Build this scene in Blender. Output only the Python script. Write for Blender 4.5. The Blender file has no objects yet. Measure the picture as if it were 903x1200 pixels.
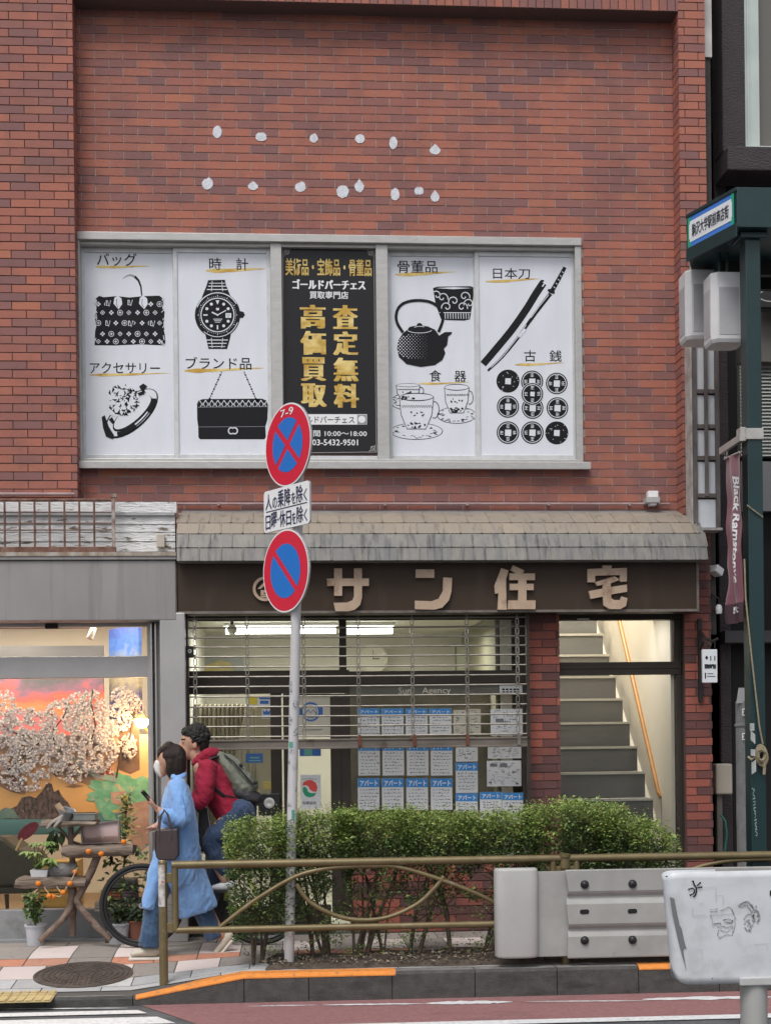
import bpy, bmesh, math, random
from mathutils import Vector, Matrix, noise
random.seed(7)
R = math.radians
S = bpy.context.scene
COL = S.collection
# ---------------------------------------------------------------- camera
FPX, CX, HY, YAW, ROLL = 1660.0, 451.5, 865.0, R(3.9), 0.011
CAM = Vector((0, 0, 1.64))
cd = Vector((math.sin(YAW), math.cos(YAW), 0))
cr = Vector((math.cos(YAW), -math.sin(YAW), 0))
up = Vector((0, 0, 1))
CR = (cr - up * ROLL).normalized()
CU = (up + cr * ROLL).normalized()
cam = bpy.data.cameras.new('camera')
camo = bpy.data.objects.new('camera', cam)
COL.objects.link(camo)
camo.matrix_world = Matrix(((CR.x, CU.x, -cd.x, CAM.x), (CR.y, CU.y, -cd.y, CAM.y), (CR.z, CU.z, -cd.z, CAM.z), (0, 0, 0, 1)))
cam.sensor_fit = 'AUTO'
cam.sensor_width = 36
cam.lens = FPX / 1200 * 36
cam.shift_y = (HY - 600) / 1200
cam.clip_end = 500
S.camera = camo
# ---------------------------------------------------------------- light
w = bpy.data.worlds.new('World')
S.world = w
w.use_nodes = True
nt = w.node_tree
nt.nodes.clear()
out = nt.nodes.new('ShaderNodeOutputWorld')
bg = nt.nodes.new('ShaderNodeBackground')
sky = nt.nodes.new('ShaderNodeTexSky')
sky.sky_type = 'NISHITA'
sky.sun_disc = False
SUN_EL, SUN_AZ = R(58), R(205)
sky.sun_elevation = SUN_EL
sky.sun_rotation = SUN_AZ
sky.dust_density = 4
sky.air_density = 1.0
hsv = nt.nodes.new('ShaderNodeHueSaturation')
hsv.inputs['Saturation'].default_value = 0.35
nt.links.new(sky.outputs[0], hsv.inputs['Color'])
nt.links.new(hsv.outputs[0], bg.inputs[0])
bg.inputs[1].default_value = 0.13
nt.links.new(bg.outputs[0], out.inputs[0])
sl = bpy.data.lights.new('sun', 'SUN')
sl.energy = 1.3
sl.angle = R(25)
sl.color = (1, .97, .93)
so = bpy.data.objects.new('sun', sl)
COL.objects.link(so)
sd = Vector((math.sin(SUN_AZ) * math.cos(SUN_EL), math.cos(SUN_AZ) * math.cos(SUN_EL), math.sin(SUN_EL)))
so.rotation_euler = sd.to_track_quat('Z', 'Y').to_euler()
so.location = (0, -5, 12)
S.view_settings.view_transform = 'Standard'
S.view_settings.look = 'None'
S.view_settings.exposure = 0.25
S.view_settings.gamma = 1
S.view_settings.use_curve_mapping = False
S.cycles.max_bounces = 8
S.cycles.transparent_max_bounces = 16


def ray(px, py):
    return cd + CR * ((px - CX) / FPX) - CU * ((py - HY) / FPX)


def at(px, py, Y):
    d = ray(px, py)
    return CAM + d * (Y / d.y)


def gnd(px, py, z=0.0):
    d = ray(px, py)
    return CAM + d * ((z - CAM.z) / d.z)


def onX(px, py, X):
    d = ray(px, py)
    return CAM + d * (X / d.x)


def rect(x0, y0, x1, y1, Y):
    ym, xm = (y0 + y1) / 2, (x0 + x1) / 2
    return at(x0, ym, Y).x, at(x1, ym, Y).x, at(xm, y1, Y).z, at(xm, y0, Y).z


# ---------------------------------------------------------------- mesh building
ORG = {}


class MB:
    def __init__(self):
        self.v, self.f, self.m = [], [], []

    def add(self, vs, fs, m=0):
        o = len(self.v)
        self.v += [Vector(p) for p in vs]
        for f in fs:
            self.f.append([o + i for i in f])
            self.m.append(m)

    def box(self, x0, x1, y0, y1, z0, z1, m=0):
        self.add([(x0, y0, z0), (x1, y0, z0), (x1, y1, z0), (x0, y1, z0), (x0, y0, z1), (x1, y0, z1), (x1, y1, z1), (x0, y1, z1)],
                 [(0, 3, 2, 1), (4, 5, 6, 7), (0, 1, 5, 4), (1, 2, 6, 5), (2, 3, 7, 6), (3, 0, 4, 7)], m)

    def rbox(self, px0, py0, px1, py1, Y, dep, m=0):
        a, b, c, d = rect(px0, py0, px1, py1, Y)
        self.box(a, b, Y, Y + dep, c, d, m)

    def obox(self, c, a, b, h, m=0):
        c, a, b, h = map(Vector, (c, a, b, h))
        self.add([c - a - b - h, c + a - b - h, c + a + b - h, c - a + b - h, c - a - b + h, c + a - b + h, c + a + b + h, c - a + b + h],
                 [(0, 3, 2, 1), (4, 5, 6, 7), (0, 1, 5, 4), (1, 2, 6, 5), (2, 3, 7, 6), (3, 0, 4, 7)], m)

    def prism(self, pts, ext, m=0, m2=None):
        pts = [Vector(p) for p in pts]
        ext = Vector(ext)
        n = len(pts)
        o = len(self.v)
        self.v += pts + [p + ext for p in pts]
        self.f += [list(range(o, o + n)), list(range(o + 2 * n - 1, o + n - 1, -1))]
        self.m += [m, m]
        for i in range(n):
            j = (i + 1) % n
            self.f.append([o + j, o + i, o + n + i, o + n + j])
            self.m.append(m if m2 is None else m2)

    def flat(self, pts, m=0):
        self.add(pts, [list(range(len(pts)))], m)

    def tube(self, pts, r, seg=10, m=0, cap=True, closed=False, flatr=None, side=None):
        pts = [Vector(p) for p in pts]
        n = len(pts)
        rs = r if isinstance(r, (list, tuple)) else [r] * n
        fr = flatr if isinstance(flatr, (list, tuple)) else ([flatr] * n if flatr else rs)
        o = len(self.v)
        prev = None
        for i, p in enumerate(pts):
            a = pts[i - 1] if (i > 0 or closed) else p
            b = pts[(i + 1) % n] if (i < n - 1 or closed) else p
            t = (b - a).normalized()
            if side is not None:
                s = Vector(side)
            elif prev is None:
                s = Vector((0, 0, 1)) if abs(t.z) < .9 else Vector((0, 1, 0))
            else:
                s = prev
            s = (s - t * s.dot(t)).normalized()
            prev = s
            q = t.cross(s)
            for k in range(seg):
                an = 2 * math.pi * k / seg
                self.v.append(p + q * (math.cos(an) * rs[i]) + s * (math.sin(an) * fr[i]))
        for i in range(n if closed else n - 1):
            j = (i + 1) % n
            for k in range(seg):
                l = (k + 1) % seg
                self.f.append([o + i * seg + k, o + i * seg + l, o + j * seg + l, o + j * seg + k])
                self.m.append(m)
        if cap and not closed:
            self.f.append([o + k for k in range(seg)][::-1])
            self.f.append([o + (n - 1) * seg + k for k in range(seg)])
            self.m += [m, m]

    def lathe(self, c, prof, seg=16, m=0, ax=(0, 0, 1)):
        c, ax = Vector(c), Vector(ax).normalized()
        s = Vector((1, 0, 0)) if abs(ax.x) < .9 else Vector((0, 1, 0))
        s = (s - ax * s.dot(ax)).normalized()
        q = ax.cross(s)
        o = len(self.v)
        n = len(prof)
        for r, z in prof:
            for k in range(seg):
                an = 2 * math.pi * k / seg
                self.v.append(c + ax * z + s * (math.cos(an) * r) + q * (math.sin(an) * r))
        for i in range(n - 1):
            for k in range(seg):
                l = (k + 1) % seg
                self.f.append([o + i * seg + k, o + i * seg + l, o + (i + 1) * seg + l, o + (i + 1) * seg + k])
                self.m.append(m)
        if prof[0][0] > 1e-4:
            self.f.append([o + k for k in range(seg)][::-1])
            self.m.append(m)
        if prof[-1][0] > 1e-4:
            self.f.append([o + (n - 1) * seg + k for k in range(seg)])
            self.m.append(m)

    def ball(self, c, r, seg=12, rings=8, m=0, sc=(1, 1, 1)):
        c = Vector(c)
        o = len(self.v)
        for i in range(rings + 1):
            th = math.pi * i / rings
            for k in range(seg):
                an = 2 * math.pi * k / seg
                self.v.append(c + Vector((math.sin(th) * math.cos(an) * r * sc[0], math.sin(th) * math.sin(an) * r * sc[1], -math.cos(th) * r * sc[2])))
        for i in range(rings):
            for k in range(seg):
                l = (k + 1) % seg
                self.f.append([o + i * seg + k, o + i * seg + l, o + (i + 1) * seg + l, o + (i + 1) * seg + k])
                self.m.append(m)

    def text(self, body, o, rv, uv, m=0, bold=0.0, shear=0.0):
        vs, fs = text_geo(body, min(bold, .008))
        o, rv, uv = Vector(o), Vector(rv), Vector(uv)
        sh = [(0, 0)]
        if bold > .01:          # heavier strokes: the same glyphs laid side by side, each a hair prouder
            n_ = 1 if bold < .03 else 2
            em = uv.length
            sh = [(k * bold * em * .8, 0) for k in range(-n_, n_ + 1)]
            if bold < .034:
                sh += [(0, bold * em * .6)]
        nn = rv.cross(uv).normalized()
        k = 1 - (2 * bold * uv.length / rv.length if bold > .01 else 0)
        ru, uu = rv.normalized(), uv.normalized()
        for i, (dx, dz) in enumerate(sh):
            self.add([o + rv * (.5 + (x - .5) * k + shear * y) + uv * y + ru * dx + uu * dz + nn * (.0002 * i) for x, y in vs], fs, m)

    def ptext(self, body, px0, py0, px1, py1, Y, m=0, bold=0.0):
        a, b, c, d = rect(px0, py0, px1, py1, Y)
        self.text(body, (a, Y, c), (b - a, 0, 0), (0, 0, d - c), m, bold)

    def mesh(self, name, mats, smooth=False, org=Vector()):
        me = bpy.data.meshes.new(name)
        me.from_pydata([v - org for v in self.v], [], self.f)
        for mt in (mats if isinstance(mats, (list, tuple)) else [mats]):
            me.materials.append(mt)
        me.polygons.foreach_set('material_index', self.m)
        if smooth:
            me.polygons.foreach_set('use_smooth', [True] * len(me.polygons))
        me.validate()
        me.update()
        return me


def thing(name, label, cat, loc, group=None):
    o = bpy.data.objects.new(name, None)
    COL.objects.link(o)
    o.location = loc
    o.empty_display_size = .1
    o['label'] = label
    o['category'] = cat
    if group:
        o['group'] = group
    ORG[o] = Vector(loc)
    return o


def finish(o, bevel=0, smooth=False, seg=2):
    if bevel:
        md = o.modifiers.new('bevel', 'BEVEL')
        md.width = bevel
        md.segments = seg
        md.limit_method = 'ANGLE'
        md.angle_limit = R(40)
        md.use_clamp_overlap = True
    if smooth:
        a = o.modifiers.new('split', 'EDGE_SPLIT')
        a.split_angle = R(40)
    return o


def part(mb, name, mats, parent, label=None, smooth=False, bevel=0, kind=None):
    org = ORG[parent]
    me = mb.mesh(name, mats, smooth, org) if isinstance(mb, MB) else mb
    o = bpy.data.objects.new(name, me)
    COL.objects.link(o)
    o.parent = parent
    ORG[o] = org
    if label:
        o['label'] = label
    if kind:
        o['kind'] = kind
    return finish(o, bevel, smooth)


def solo(mb, name, mats, label=None, cat=None, group=None, kind=None, smooth=False, bevel=0):
    xs = [v.x for v in mb.v]
    ys = [v.y for v in mb.v]
    org = Vector(((min(xs) + max(xs)) / 2, (min(ys) + max(ys)) / 2, min(v.z for v in mb.v)))
    if kind == 'structure':
        org = Vector()
    me = mb.mesh(name, mats, smooth, org)
    o = bpy.data.objects.new(name, me)
    COL.objects.link(o)
    o.location = org
    ORG[o] = org
    for k, val in (('label', label), ('category', cat), ('group', group), ('kind', kind)):
        if val:
            o[k] = val
    return finish(o, bevel, smooth)


def copy_thing(root, dx, label=None):
    r = root.copy()
    COL.objects.link(r)
    r.location = root.location + Vector(dx)
    ORG[r] = r.location.copy()
    if label:
        r['label'] = label
    for ch in root.children:
        c = ch.copy()
        COL.objects.link(c)
        c.parent = r
        for g in ch.children:
            d = g.copy()
            COL.objects.link(d)
            d.parent = c
    return r


_TX = {}


def text_geo(body, bold=0.0):
    key = (body, bold)
    if key in _TX:
        return _TX[key]
    cu = bpy.data.curves.new('txt', 'FONT')
    cu.body = body
    cu.offset = bold
    cu.resolution_u = 2
    ob = bpy.data.objects.new('txt', cu)
    COL.objects.link(ob)
    dg = bpy.context.evaluated_depsgraph_get()
    me = bpy.data.meshes.new_from_object(ob.evaluated_get(dg))
    vs = [(v.co.x, v.co.y) for v in me.vertices]
    fs = [list(p.vertices) for p in me.polygons]
    bpy.data.objects.remove(ob)
    bpy.data.curves.remove(cu)
    bpy.data.meshes.remove(me)
    if not vs:
        print('NO GLYPHS', body)
        _TX[key] = ([], [])
        return _TX[key]
    x0, x1 = min(v[0] for v in vs), max(v[0] for v in vs)
    y0, y1 = min(v[1] for v in vs), max(v[1] for v in vs)
    sx, sy = 1 / max(x1 - x0, 1e-6), 1 / max(y1 - y0, 1e-6)
    _TX[key] = ([((x - x0) * sx, (y - y0) * sy) for x, y in vs], fs)
    return _TX[key]


# ---------------------------------------------------------------- materials
def node(nt, t, **kw):
    n = nt.nodes.new(t)
    for k, v in kw.items():
        setattr(n, k, v)
    return n


def ramp(nt, cols, fac):
    r = node(nt, 'ShaderNodeValToRGB')
    e = r.color_ramp.elements
    while len(e) < len(cols):
        e.new(.5)
    for i, (p, c) in enumerate(cols):
        e[i].position = p
        e[i].color = (*c, 1)
    nt.links.new(fac, r.inputs[0])
    return r.outputs[0]


def noisef(nt, scale, det=5, rough=.6, stretch=(1, 1, 1), coord='Object', dist=0):
    tc = node(nt, 'ShaderNodeTexCoord')
    mp = node(nt, 'ShaderNodeMapping')
    mp.inputs['Scale'].default_value = stretch
    nz = node(nt, 'ShaderNodeTexNoise')
    nz.inputs['Scale'].default_value = scale
    nz.inputs['Detail'].default_value = det
    nz.inputs['Roughness'].default_value = rough
    nz.inputs['Distortion'].default_value = dist
    nt.links.new(tc.outputs[coord], mp.inputs[0])
    nt.links.new(mp.outputs[0], nz.inputs[0])
    return nz.outputs[0]


def mixc(nt, a, b, fac, mode='MIX'):
    mx = node(nt, 'ShaderNodeMix', data_type='RGBA', blend_type=mode)
    for s, v in ((mx.inputs[0], fac), (mx.inputs[6], a), (mx.inputs[7], b)):
        if isinstance(v, (int, float)):
            s.default_value = v
        elif isinstance(v, (tuple, list)):
            s.default_value = (*v, 1)
        else:
            nt.links.new(v, s)
    return mx.outputs[2]


MATS = {}


def pm(name, col, rough=.6, col2=None, ns=6, thr=(.35, .65), bump=0, bs=60, metal=0, stretch=(1, 1, 1), isl=None, isl_mix=1.0,
       col3=None, ns3=3, thr3=(.55, .75), st3=(1, 1, 1), spec=.4, emit=0, bst=(1, 1, 1), sheen=0):
    if name in MATS:
        return MATS[name]
    m = bpy.data.materials.new(name)
    m.use_nodes = True
    nt = m.node_tree
    b = nt.nodes['Principled BSDF']
    b.inputs['Roughness'].default_value = rough
    b.inputs['Metallic'].default_value = metal
    b.inputs['Specular IOR Level'].default_value = spec
    if sheen:
        b.inputs['Sheen Weight'].default_value = sheen
    c = None
    if isl:
        g = node(nt, 'ShaderNodeNewGeometry')
        c = ramp(nt, isl, g.outputs['Random Per Island'])
        if isl_mix == 'C':
            pass
    if col2:
        f = noisef(nt, ns, stretch=stretch)
        if c is None:
            c = ramp(nt, [(thr[0], col), (thr[1], col2)], f)
        else:
            f2 = ramp(nt, [(thr[0], (0, 0, 0)), (thr[1], (1, 1, 1))], f)
            c = mixc(nt, c, col2, f2)
    if col3:
        f = noisef(nt, ns3, stretch=st3, det=7)
        f2 = ramp(nt, [(thr3[0], (0, 0, 0)), (thr3[1], (1, 1, 1))], f)
        c = mixc(nt, c if c is not None else col, col3, f2)
    if c is None:
        b.inputs['Base Color'].default_value = (*col, 1)
    else:
        nt.links.new(c, b.inputs['Base Color'])
    if emit:
        b.inputs['Emission Strength'].default_value = emit
        b.inputs['Emission Color'].default_value = (*col, 1)
    if bump:
        bp = node(nt, 'ShaderNodeBump')
        bp.inputs['Strength'].default_value = bump
        bp.inputs['Distance'].default_value = .02
        nt.links.new(noisef(nt, bs, stretch=bst), bp.inputs['Height'])
        nt.links.new(bp.outputs[0], b.inputs['Normal'])
    MATS[name] = m
    return m


def glass(name, tint=(1, 1, 1), refl=.08):
    m = bpy.data.materials.new(name)
    m.use_nodes = True
    nt = m.node_tree
    nt.nodes.clear()
    o = node(nt, 'ShaderNodeOutputMaterial')
    t = node(nt, 'ShaderNodeBsdfTransparent')
    t.inputs[0].default_value = (*tint, 1)
    g = node(nt, 'ShaderNodeBsdfGlossy')
    g.inputs['Roughness'].default_value = .02
    fr = node(nt, 'ShaderNodeFresnel')
    fr.inputs[0].default_value = 1.35
    mu = node(nt, 'ShaderNodeMath', operation='MULTIPLY')
    nt.links.new(fr.outputs[0], mu.inputs[0])
    mu.inputs[1].default_value = refl * 12
    mx = node(nt, 'ShaderNodeMixShader')
    nt.links.new(mu.outputs[0], mx.inputs[0])
    nt.links.new(t.outputs[0], mx.inputs[1])
    nt.links.new(g.outputs[0], mx.inputs[2])
    nt.links.new(mx.outputs[0], o.inputs[0])
    return m


def emis(name, col, st):
    m = bpy.data.materials.new(name)
    m.use_nodes = True
    nt = m.node_tree
    nt.nodes.clear()
    o = node(nt, 'ShaderNodeOutputMaterial')
    e = node(nt, 'ShaderNodeEmission')
    e.inputs[0].default_value = (*col, 1)
    e.inputs[1].default_value = st
    nt.links.new(e.outputs[0], o.inputs[0])
    return m


def srgb(r, g, b):
    f = lambda c: (c / 255) / 12.92 if c / 255 <= .04045 else ((c / 255 + .055) / 1.055) ** 2.4
    return (f(r), f(g), f(b))


BLACK = pm('black_print', (.013, .013, .016), .6, spec=.15)
WHITE = pm('white_paint', (.78, .78, .79), .5)
DARKM = pm('dark_metal', (.024, .022, .021), .5, spec=.25)
GLASS = glass('window_glass', (.95, .96, .95), .06)
# ================================================================ SETTING
ZR, YK, YP, YR = -.2, 9.93, 11.85, 12.05
RX0, RX1 = -1.08, -.30          # the pavement dips towards the crossing left of RX1


def sm(t):
    t = max(0, min(1, t))
    return t * t * (3 - 2 * t)


def zs(x, y):
    sx = 1 - max(0, min(1, (x - RX0 + .04) / (RX1 - RX0 - .0)))
    return -.127 * sx * max(0, min(1, (11.25 - y) / 1.3))


ASPH = pm('asphalt', (.075, .077, .083), .9, (.12, .122, .13), 3, bump=.5, bs=160, col3=(.055, .055, .058), ns3=1.2)
REDLANE = pm('red_lane_paint', (.25, .115, .115), .85, (.31, .16, .16), 34, bump=.5, bs=170, col3=(.17, .09, .09), ns3=2.2, st3=(.6, 2, 1))
LINE = pm('road_line_paint', (.72, .73, .74), .7, (.55, .55, .56), 40, col3=(.3, .29, .3), ns3=16, thr3=(.6, .72))
mb = MB()
mb.flat([(-160, -160, ZR), (160, -160, ZR), (160, 160, ZR), (-160, 160, ZR)])
solo(mb, 'road', ASPH, kind='structure')
mb = MB()
yl = gnd(600, 1196.5, ZR).y
a, b = gnd(166, 1178.5, ZR), gnd(232, 1201, ZR)
sl_ = (b.x - a.x) / (b.y - a.y)
mb.flat([(a.x + (yl - YK) * sl_, yl, ZR + .004), (40, yl, ZR + .004), (40, YK, ZR + .004), (a.x, YK, ZR + .004)])
solo(mb, 'bicycle_lane', REDLANE, kind='structure')
mb = MB()
z = ZR + .008
mb.flat([(a.x + (yl - .12 - YK) * sl_ + .1, yl - .13, z), (40, yl - .13, z), (40, yl + .0, z), (a.x + (yl - YK) * sl_ + .55, yl, z)])
for (y0, y1) in ((1187.3, 1191.5), (1195.7, 1204)):
    p, q = gnd(60, y0, ZR), gnd(60, y1, ZR)
    mb.flat([(-14, q.y, z), (a.x + (q.y - YK) * sl_ - .12, q.y, z), (a.x + (p.y - YK) * sl_ - .12, p.y, z), (-14, p.y, z)])
rr = random.Random(3)
for (x0, x1, y0, y1, th) in ((290, 372, 1180.5, 1179, .018), (378, 500, 1179, 1177.4, .03), (498, 600, 1177.2, 1175.4, .075), (615, 760, 1175, 1174, .02), (752, 905, 1172.5, 1169.5, .07), (-20, 150, 1184, 1182.5, .02)):
    n = 22
    top, bot = [], []
    for i in range(n + 1):
        t = i / n
        p = gnd(x0 + (x1 - x0) * t, y0 + (y1 - y0) * t, ZR)
        wd = th * (math.sin(math.pi * min(1, max(0, t * .98 + .01))) ** .6) * rr.uniform(.6, 1.1)
        top.append((p.x, p.y + wd, z))
        bot.append((p.x, p.y - wd * rr.uniform(.5, 1), z))
    mb.flat(bot + top[::-1])
solo(mb, 'road_marking', LINE, kind='structure')

# pavement tiles: one sheet of separate flags over a dark bed
GT = pm('paving_flag', (.4, .4, .4), .85, isl=[(0, (.36, .365, .37)), (.5, (.46, .465, .47)), (1, (.55, .55, .55))], col2=(.31, .31, .32), ns=26, thr=(.5, .8), bump=.25, bs=120, col3=(.2, .19, .18), ns3=2.5, thr3=(.6, .85))
PW = pm('pale_pink_flag', (.6, .53, .5), .85, isl=[(0, (.58, .5, .48)), (1, (.7, .6, .57))], col2=(.5, .43, .41), ns=30, thr=(.55, .85), bump=.2, bs=120)
GY = pm('grey_flag', (.24, .23, .22), .85, isl=[(0, (.25, .22, .2)), (1, (.32, .29, .265))], col2=(.2, .18, .165), ns=25, thr=(.5, .8), bump=.2, bs=120)
TC = pm('terracotta_flag', (.4, .18, .11), .85, isl=[(0, (.5, .22, .14)), (.6, (.58, .25, .16)), (1, (.42, .25, .18))], col2=(.3, .16, .12), ns=25, thr=(.5, .8), bump=.2, bs=120)
JT = pm('paving_joint', (.09, .085, .08), .95)
mb = MB()
N = 60
xs_ = [-30, -8, -4] + [-3 + i * .1 for i in range(48)] + [2.4, 6, 30]
ys_ = [YK + .03, YK + .07] + [10.05 + i * .15 for i in range(13)]
ys_ = [y for y in ys_ if y < 11.9] + [11.95]
for i in range(len(xs_) - 1):
    for j in range(len(ys_) - 1):
        q = [(xs_[i], ys_[j]), (xs_[i + 1], ys_[j]), (xs_[i + 1], ys_[j + 1]), (xs_[i], ys_[j + 1])]
        mb.flat([(x, y, zs(x, y) - .006) for x, y in q])
for i in range(len(xs_) - 1):
    mb.flat([(xs_[i], YK + .03, ZR), (xs_[i + 1], YK + .03, ZR), (xs_[i + 1], YK + .03, zs(xs_[i + 1], YK) - .006), (xs_[i], YK + .03, zs(xs_[i], YK) - .006)])
bedm = 0


def flag(x0, x1, y0, y1, m, g=.004):
    nx, ny = max(1, int((x1 - x0) / .16)), max(1, int((y1 - y0) / .16))
    o = len(mb.v)
    for j in range(ny + 1):
        for i in range(nx + 1):
            x = x0 + g + (x1 - x0 - 2 * g) * i / nx
            y = y0 + g + (y1 - y0 - 2 * g) * j / ny
            mb.v.append(Vector((x, y, zs(x, y))))
    for j in range(ny):
        for i in range(nx):
            k = o + j * (nx + 1) + i
            mb.f.append([k, k + 1, k + nx + 2, k + nx + 1])
            mb.m.append(m)


rows = [(11.53, 11.9, .6, [3, 3, 1, 3], 0), (11.02, 11.53, .325, [3, 2, 3, 2], .16), (10.8, 11.02, .325, [4, 4, 3, 4], .16),
        (10.42, 10.8, .325, [3, 2, 3, 2], .02), (10.18, 10.42, .42, [1], .3), (YK + .14, 10.18, .42, [1], .1)]
for r_, (y0, y1, wd, pat, off) in enumerate(rows):
    x = -9 + off
    k = 0
    while x < 9:
        flag(x, x + wd, y0, y1, pat[k % len(pat)])
        x += wd
        k += 1
solo(mb, 'pavement', [JT, GT, PW, GY, TC], kind='structure')

# kerb of separate stones with its orange paint
KB = pm('kerb_stone', (.1, .097, .092), .9, (.06, .058, .055), 14, thr=(.3, .7), bump=.6, bs=110, col3=(.035, .034, .033), ns3=3, st3=(1, 1, 4), thr3=(.5, .75))
KT = pm('kerb_top', (.23, .225, .215), .9, (.14, .138, .13), 12, bump=.5, bs=110)
ORP = pm('orange_kerb_paint', (.74, .27, .05), .75, (.64, .22, .045), 20, col3=(.26, .17, .11), ns3=20, thr3=(.58, .68), bump=.4, bs=120)
KW = .15


def kz(x):
    return -.13 * (1 - max(0, min(1, (x - RX0) / (RX1 - RX0 - .03)))) if x < RX1 else 0


mb = MB()
mo = MB()
xk = -1.1
edges = [-1.1 - .6 * i for i in range(14, 0, -1)] + [-1.1, RX1 - .03] + [.12 + i * .585 for i in range(60)]
for i in range(len(edges) - 1):
    x0, x1 = edges[i] + .003, edges[i + 1] - .003
    n = 8 if i == 14 else 1
    for k in range(n):
        a0, a1 = x0 + (x1 - x0) * k / n, x0 + (x1 - x0) * (k + 1) / n
        z0, z1 = kz(a0), kz(a1)
        ins = .02
        P = [[(a, YK, ZR), (a, YK, z_ - ins), (a, YK + ins, z_), (a, YK + KW, z_), (a, YK + KW, ZR)] for a, z_ in ((a0, z0), (a1, z1))]
        for q in range(4):
            mb.add([P[0][q], P[1][q], P[1][q + 1], P[0][q + 1]], [(0, 1, 2, 3)], 0 if q < 2 else 1)
        if k == 0:
            mb.add(P[0], [(4, 3, 2, 1, 0)])
        if k == n - 1:
            mb.add(P[1], [(0, 1, 2, 3, 4)])


def orange(xa, xb, n, y1=YK + .135):
    for k in range(n):
        a0, a1 = xa + (xb - xa) * k / n, xa + (xb - xa) * (k + 1) / n
        mo.flat([(a0, YK - .003, max(kz(a0) - .028, ZR + .004)), (a1, YK - .003, max(kz(a1) - .028, ZR + .004)), (a1, YK - .003, kz(a1) - .019), (a0, YK - .003, kz(a0) - .019)])
        mo.flat([(a0, YK - .003, kz(a0) - .019), (a1, YK - .003, kz(a1) - .019), (a1, YK + .021, kz(a1) + .004), (a0, YK + .021, kz(a0) + .004)])
        mo.flat([(a0, YK + .021, kz(a0) + .004), (a1, YK + .021, kz(a1) + .004), (a1, y1, kz(a1) + .004), (a0, y1, kz(a0) + .004)])


X463 = gnd(463, 1137, 0).x
orange(-1.08, RX1 - .03, 12, YK + .15)
orange(RX1 - .03, X463, 1)
orange(gnd(748, 1132, 0).x, gnd(800, 1132, 0).x + .25, 1)
solo(mb, 'kerb', [KB, KT], kind='structure')
solo(mo, 'kerb_paint', ORP, kind='structure')
# planting bed
SOIL = pm('soil', (.07, .055, .043), .95, (.12, .095, .075), 18, bump=1, bs=45, col3=(.04, .032, .026), ns3=7)
mb = MB()
bx0, bx1 = RX1 + .1, 9
nx, ny = 200, 16
yb0, yb1 = YK + KW, 10.78
for j in range(ny + 1):
    for i in range(nx + 1):
        x, y = bx0 + (bx1 - bx0) * i / nx, yb0 + (yb1 - yb0) * j / ny
        e = min(i, nx - i, j, ny - j)
        mb.v.append(Vector((x, y, (-.01 if e == 0 else .012) + .025 * noise.noise((x * 5, y * 5, 0)) * (e > 0) + .02 * (e > 1))))
for j in range(ny):
    for i in range(nx):
        k = j * (nx + 1) + i
        mb.f.append([k, k + 1, k + nx + 2, k + nx + 1])
        mb.m.append(0)
solo(mb, 'planting_bed', SOIL, kind='structure', smooth=True)
mb = MB()
rr = random.Random(11)
for i in range(2600):
    x, y = rr.uniform(bx0, 3.2), rr.uniform(yb0, 10.75)
    s = rr.uniform(.006, .02)
    c = Vector((x, y, .045 + .025 * noise.noise((x * 5, y * 5, 0)) + rr.uniform(0, .01)))
    d = Vector((rr.uniform(-1, 1), rr.uniform(-1, 1), rr.uniform(-.4, .4))).normalized() * s
    e = d.cross(Vector((rr.uniform(-.4, .4), rr.uniform(-.4, .4), 1))).normalized() * s * .45
    mb.flat([c - d, c + e, c + d, c - e])
solo(mb, 'leaf_litter', pm('dead_leaf', (.2, .14, .09), .9, isl=[(0, (.1, .07, .045)), (.4, (.2, .15, .1)), (.7, (.3, .25, .19)), (1, (.4, .37, .31))]),
     'dry brown leaf litter on the dark soil under the hedge', 'leaf litter', kind='stuff')
# manhole, tactile block
mb = MB()
mc = gnd(98, 1144.5, -.085)
slope = Vector((0, 1, (zs(mc.x, mc.y + .3) - zs(mc.x, mc.y - .3)) / .6)).normalized()
nrm = Vector((1, 0, 0)).cross(slope)
cz = Vector((mc.x, mc.y, zs(mc.x, mc.y)))
mb.lathe(cz, [(.36, -.03), (.36, .008), (.342, .008), (.338, .003), (.33, .003), (.325, .009), (0, .009)], 40, 0, nrm)
for ring in range(1, 8):
    r0 = .0415 * ring
    k = int(ring * 7)
    for i in range(k):
        an = 2 * math.pi * (i + .3 * ring) / k
        rad = Vector((math.cos(an), 0, 0)) + slope * math.sin(an)
        tan = slope * math.cos(an) - Vector((math.sin(an), 0, 0))
        mb.obox(cz + nrm * .010 + rad * r0, tan * .012, rad * .009, nrm * .004)
solo(mb, 'manhole_cover', pm('cast_iron', (.075, .062, .055), .7, (.13, .1, .085), 14, metal=.3, bump=.4, bs=90),
     'round rusty iron manhole cover set in the pale paving flags', 'manhole cover')
mb = MB()
t0 = gnd(60, 1172, -.125)
for k in range(5):
    x1 = t0.x - k * .305
    for i in range(1):
        mb.obox(Vector((x1 - .15, t0.y + .14, zs(x1 - .15, t0.y + .14) + .001)), (.15, 0, 0), (0, .15, zs(x1, t0.y + .29) / 2 - zs(x1, t0.y - .01) / 2), (0, 0, .003))
    for i in range(5):
        for j in range(5):
            px_, py_ = x1 - .03 - i * .06, t0.y + .02 + j * .06
            mb.obox(Vector((px_, py_, zs(px_, py_) + .005)), (.022, 0, 0), (0, .022, .002), (0, 0, .002))
solo(mb, 'tactile_paving', pm('tactile_yellow', (.52, .41, .2), .85, (.44, .34, .17), 12, bump=.3, bs=100), kind='structure')

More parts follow.
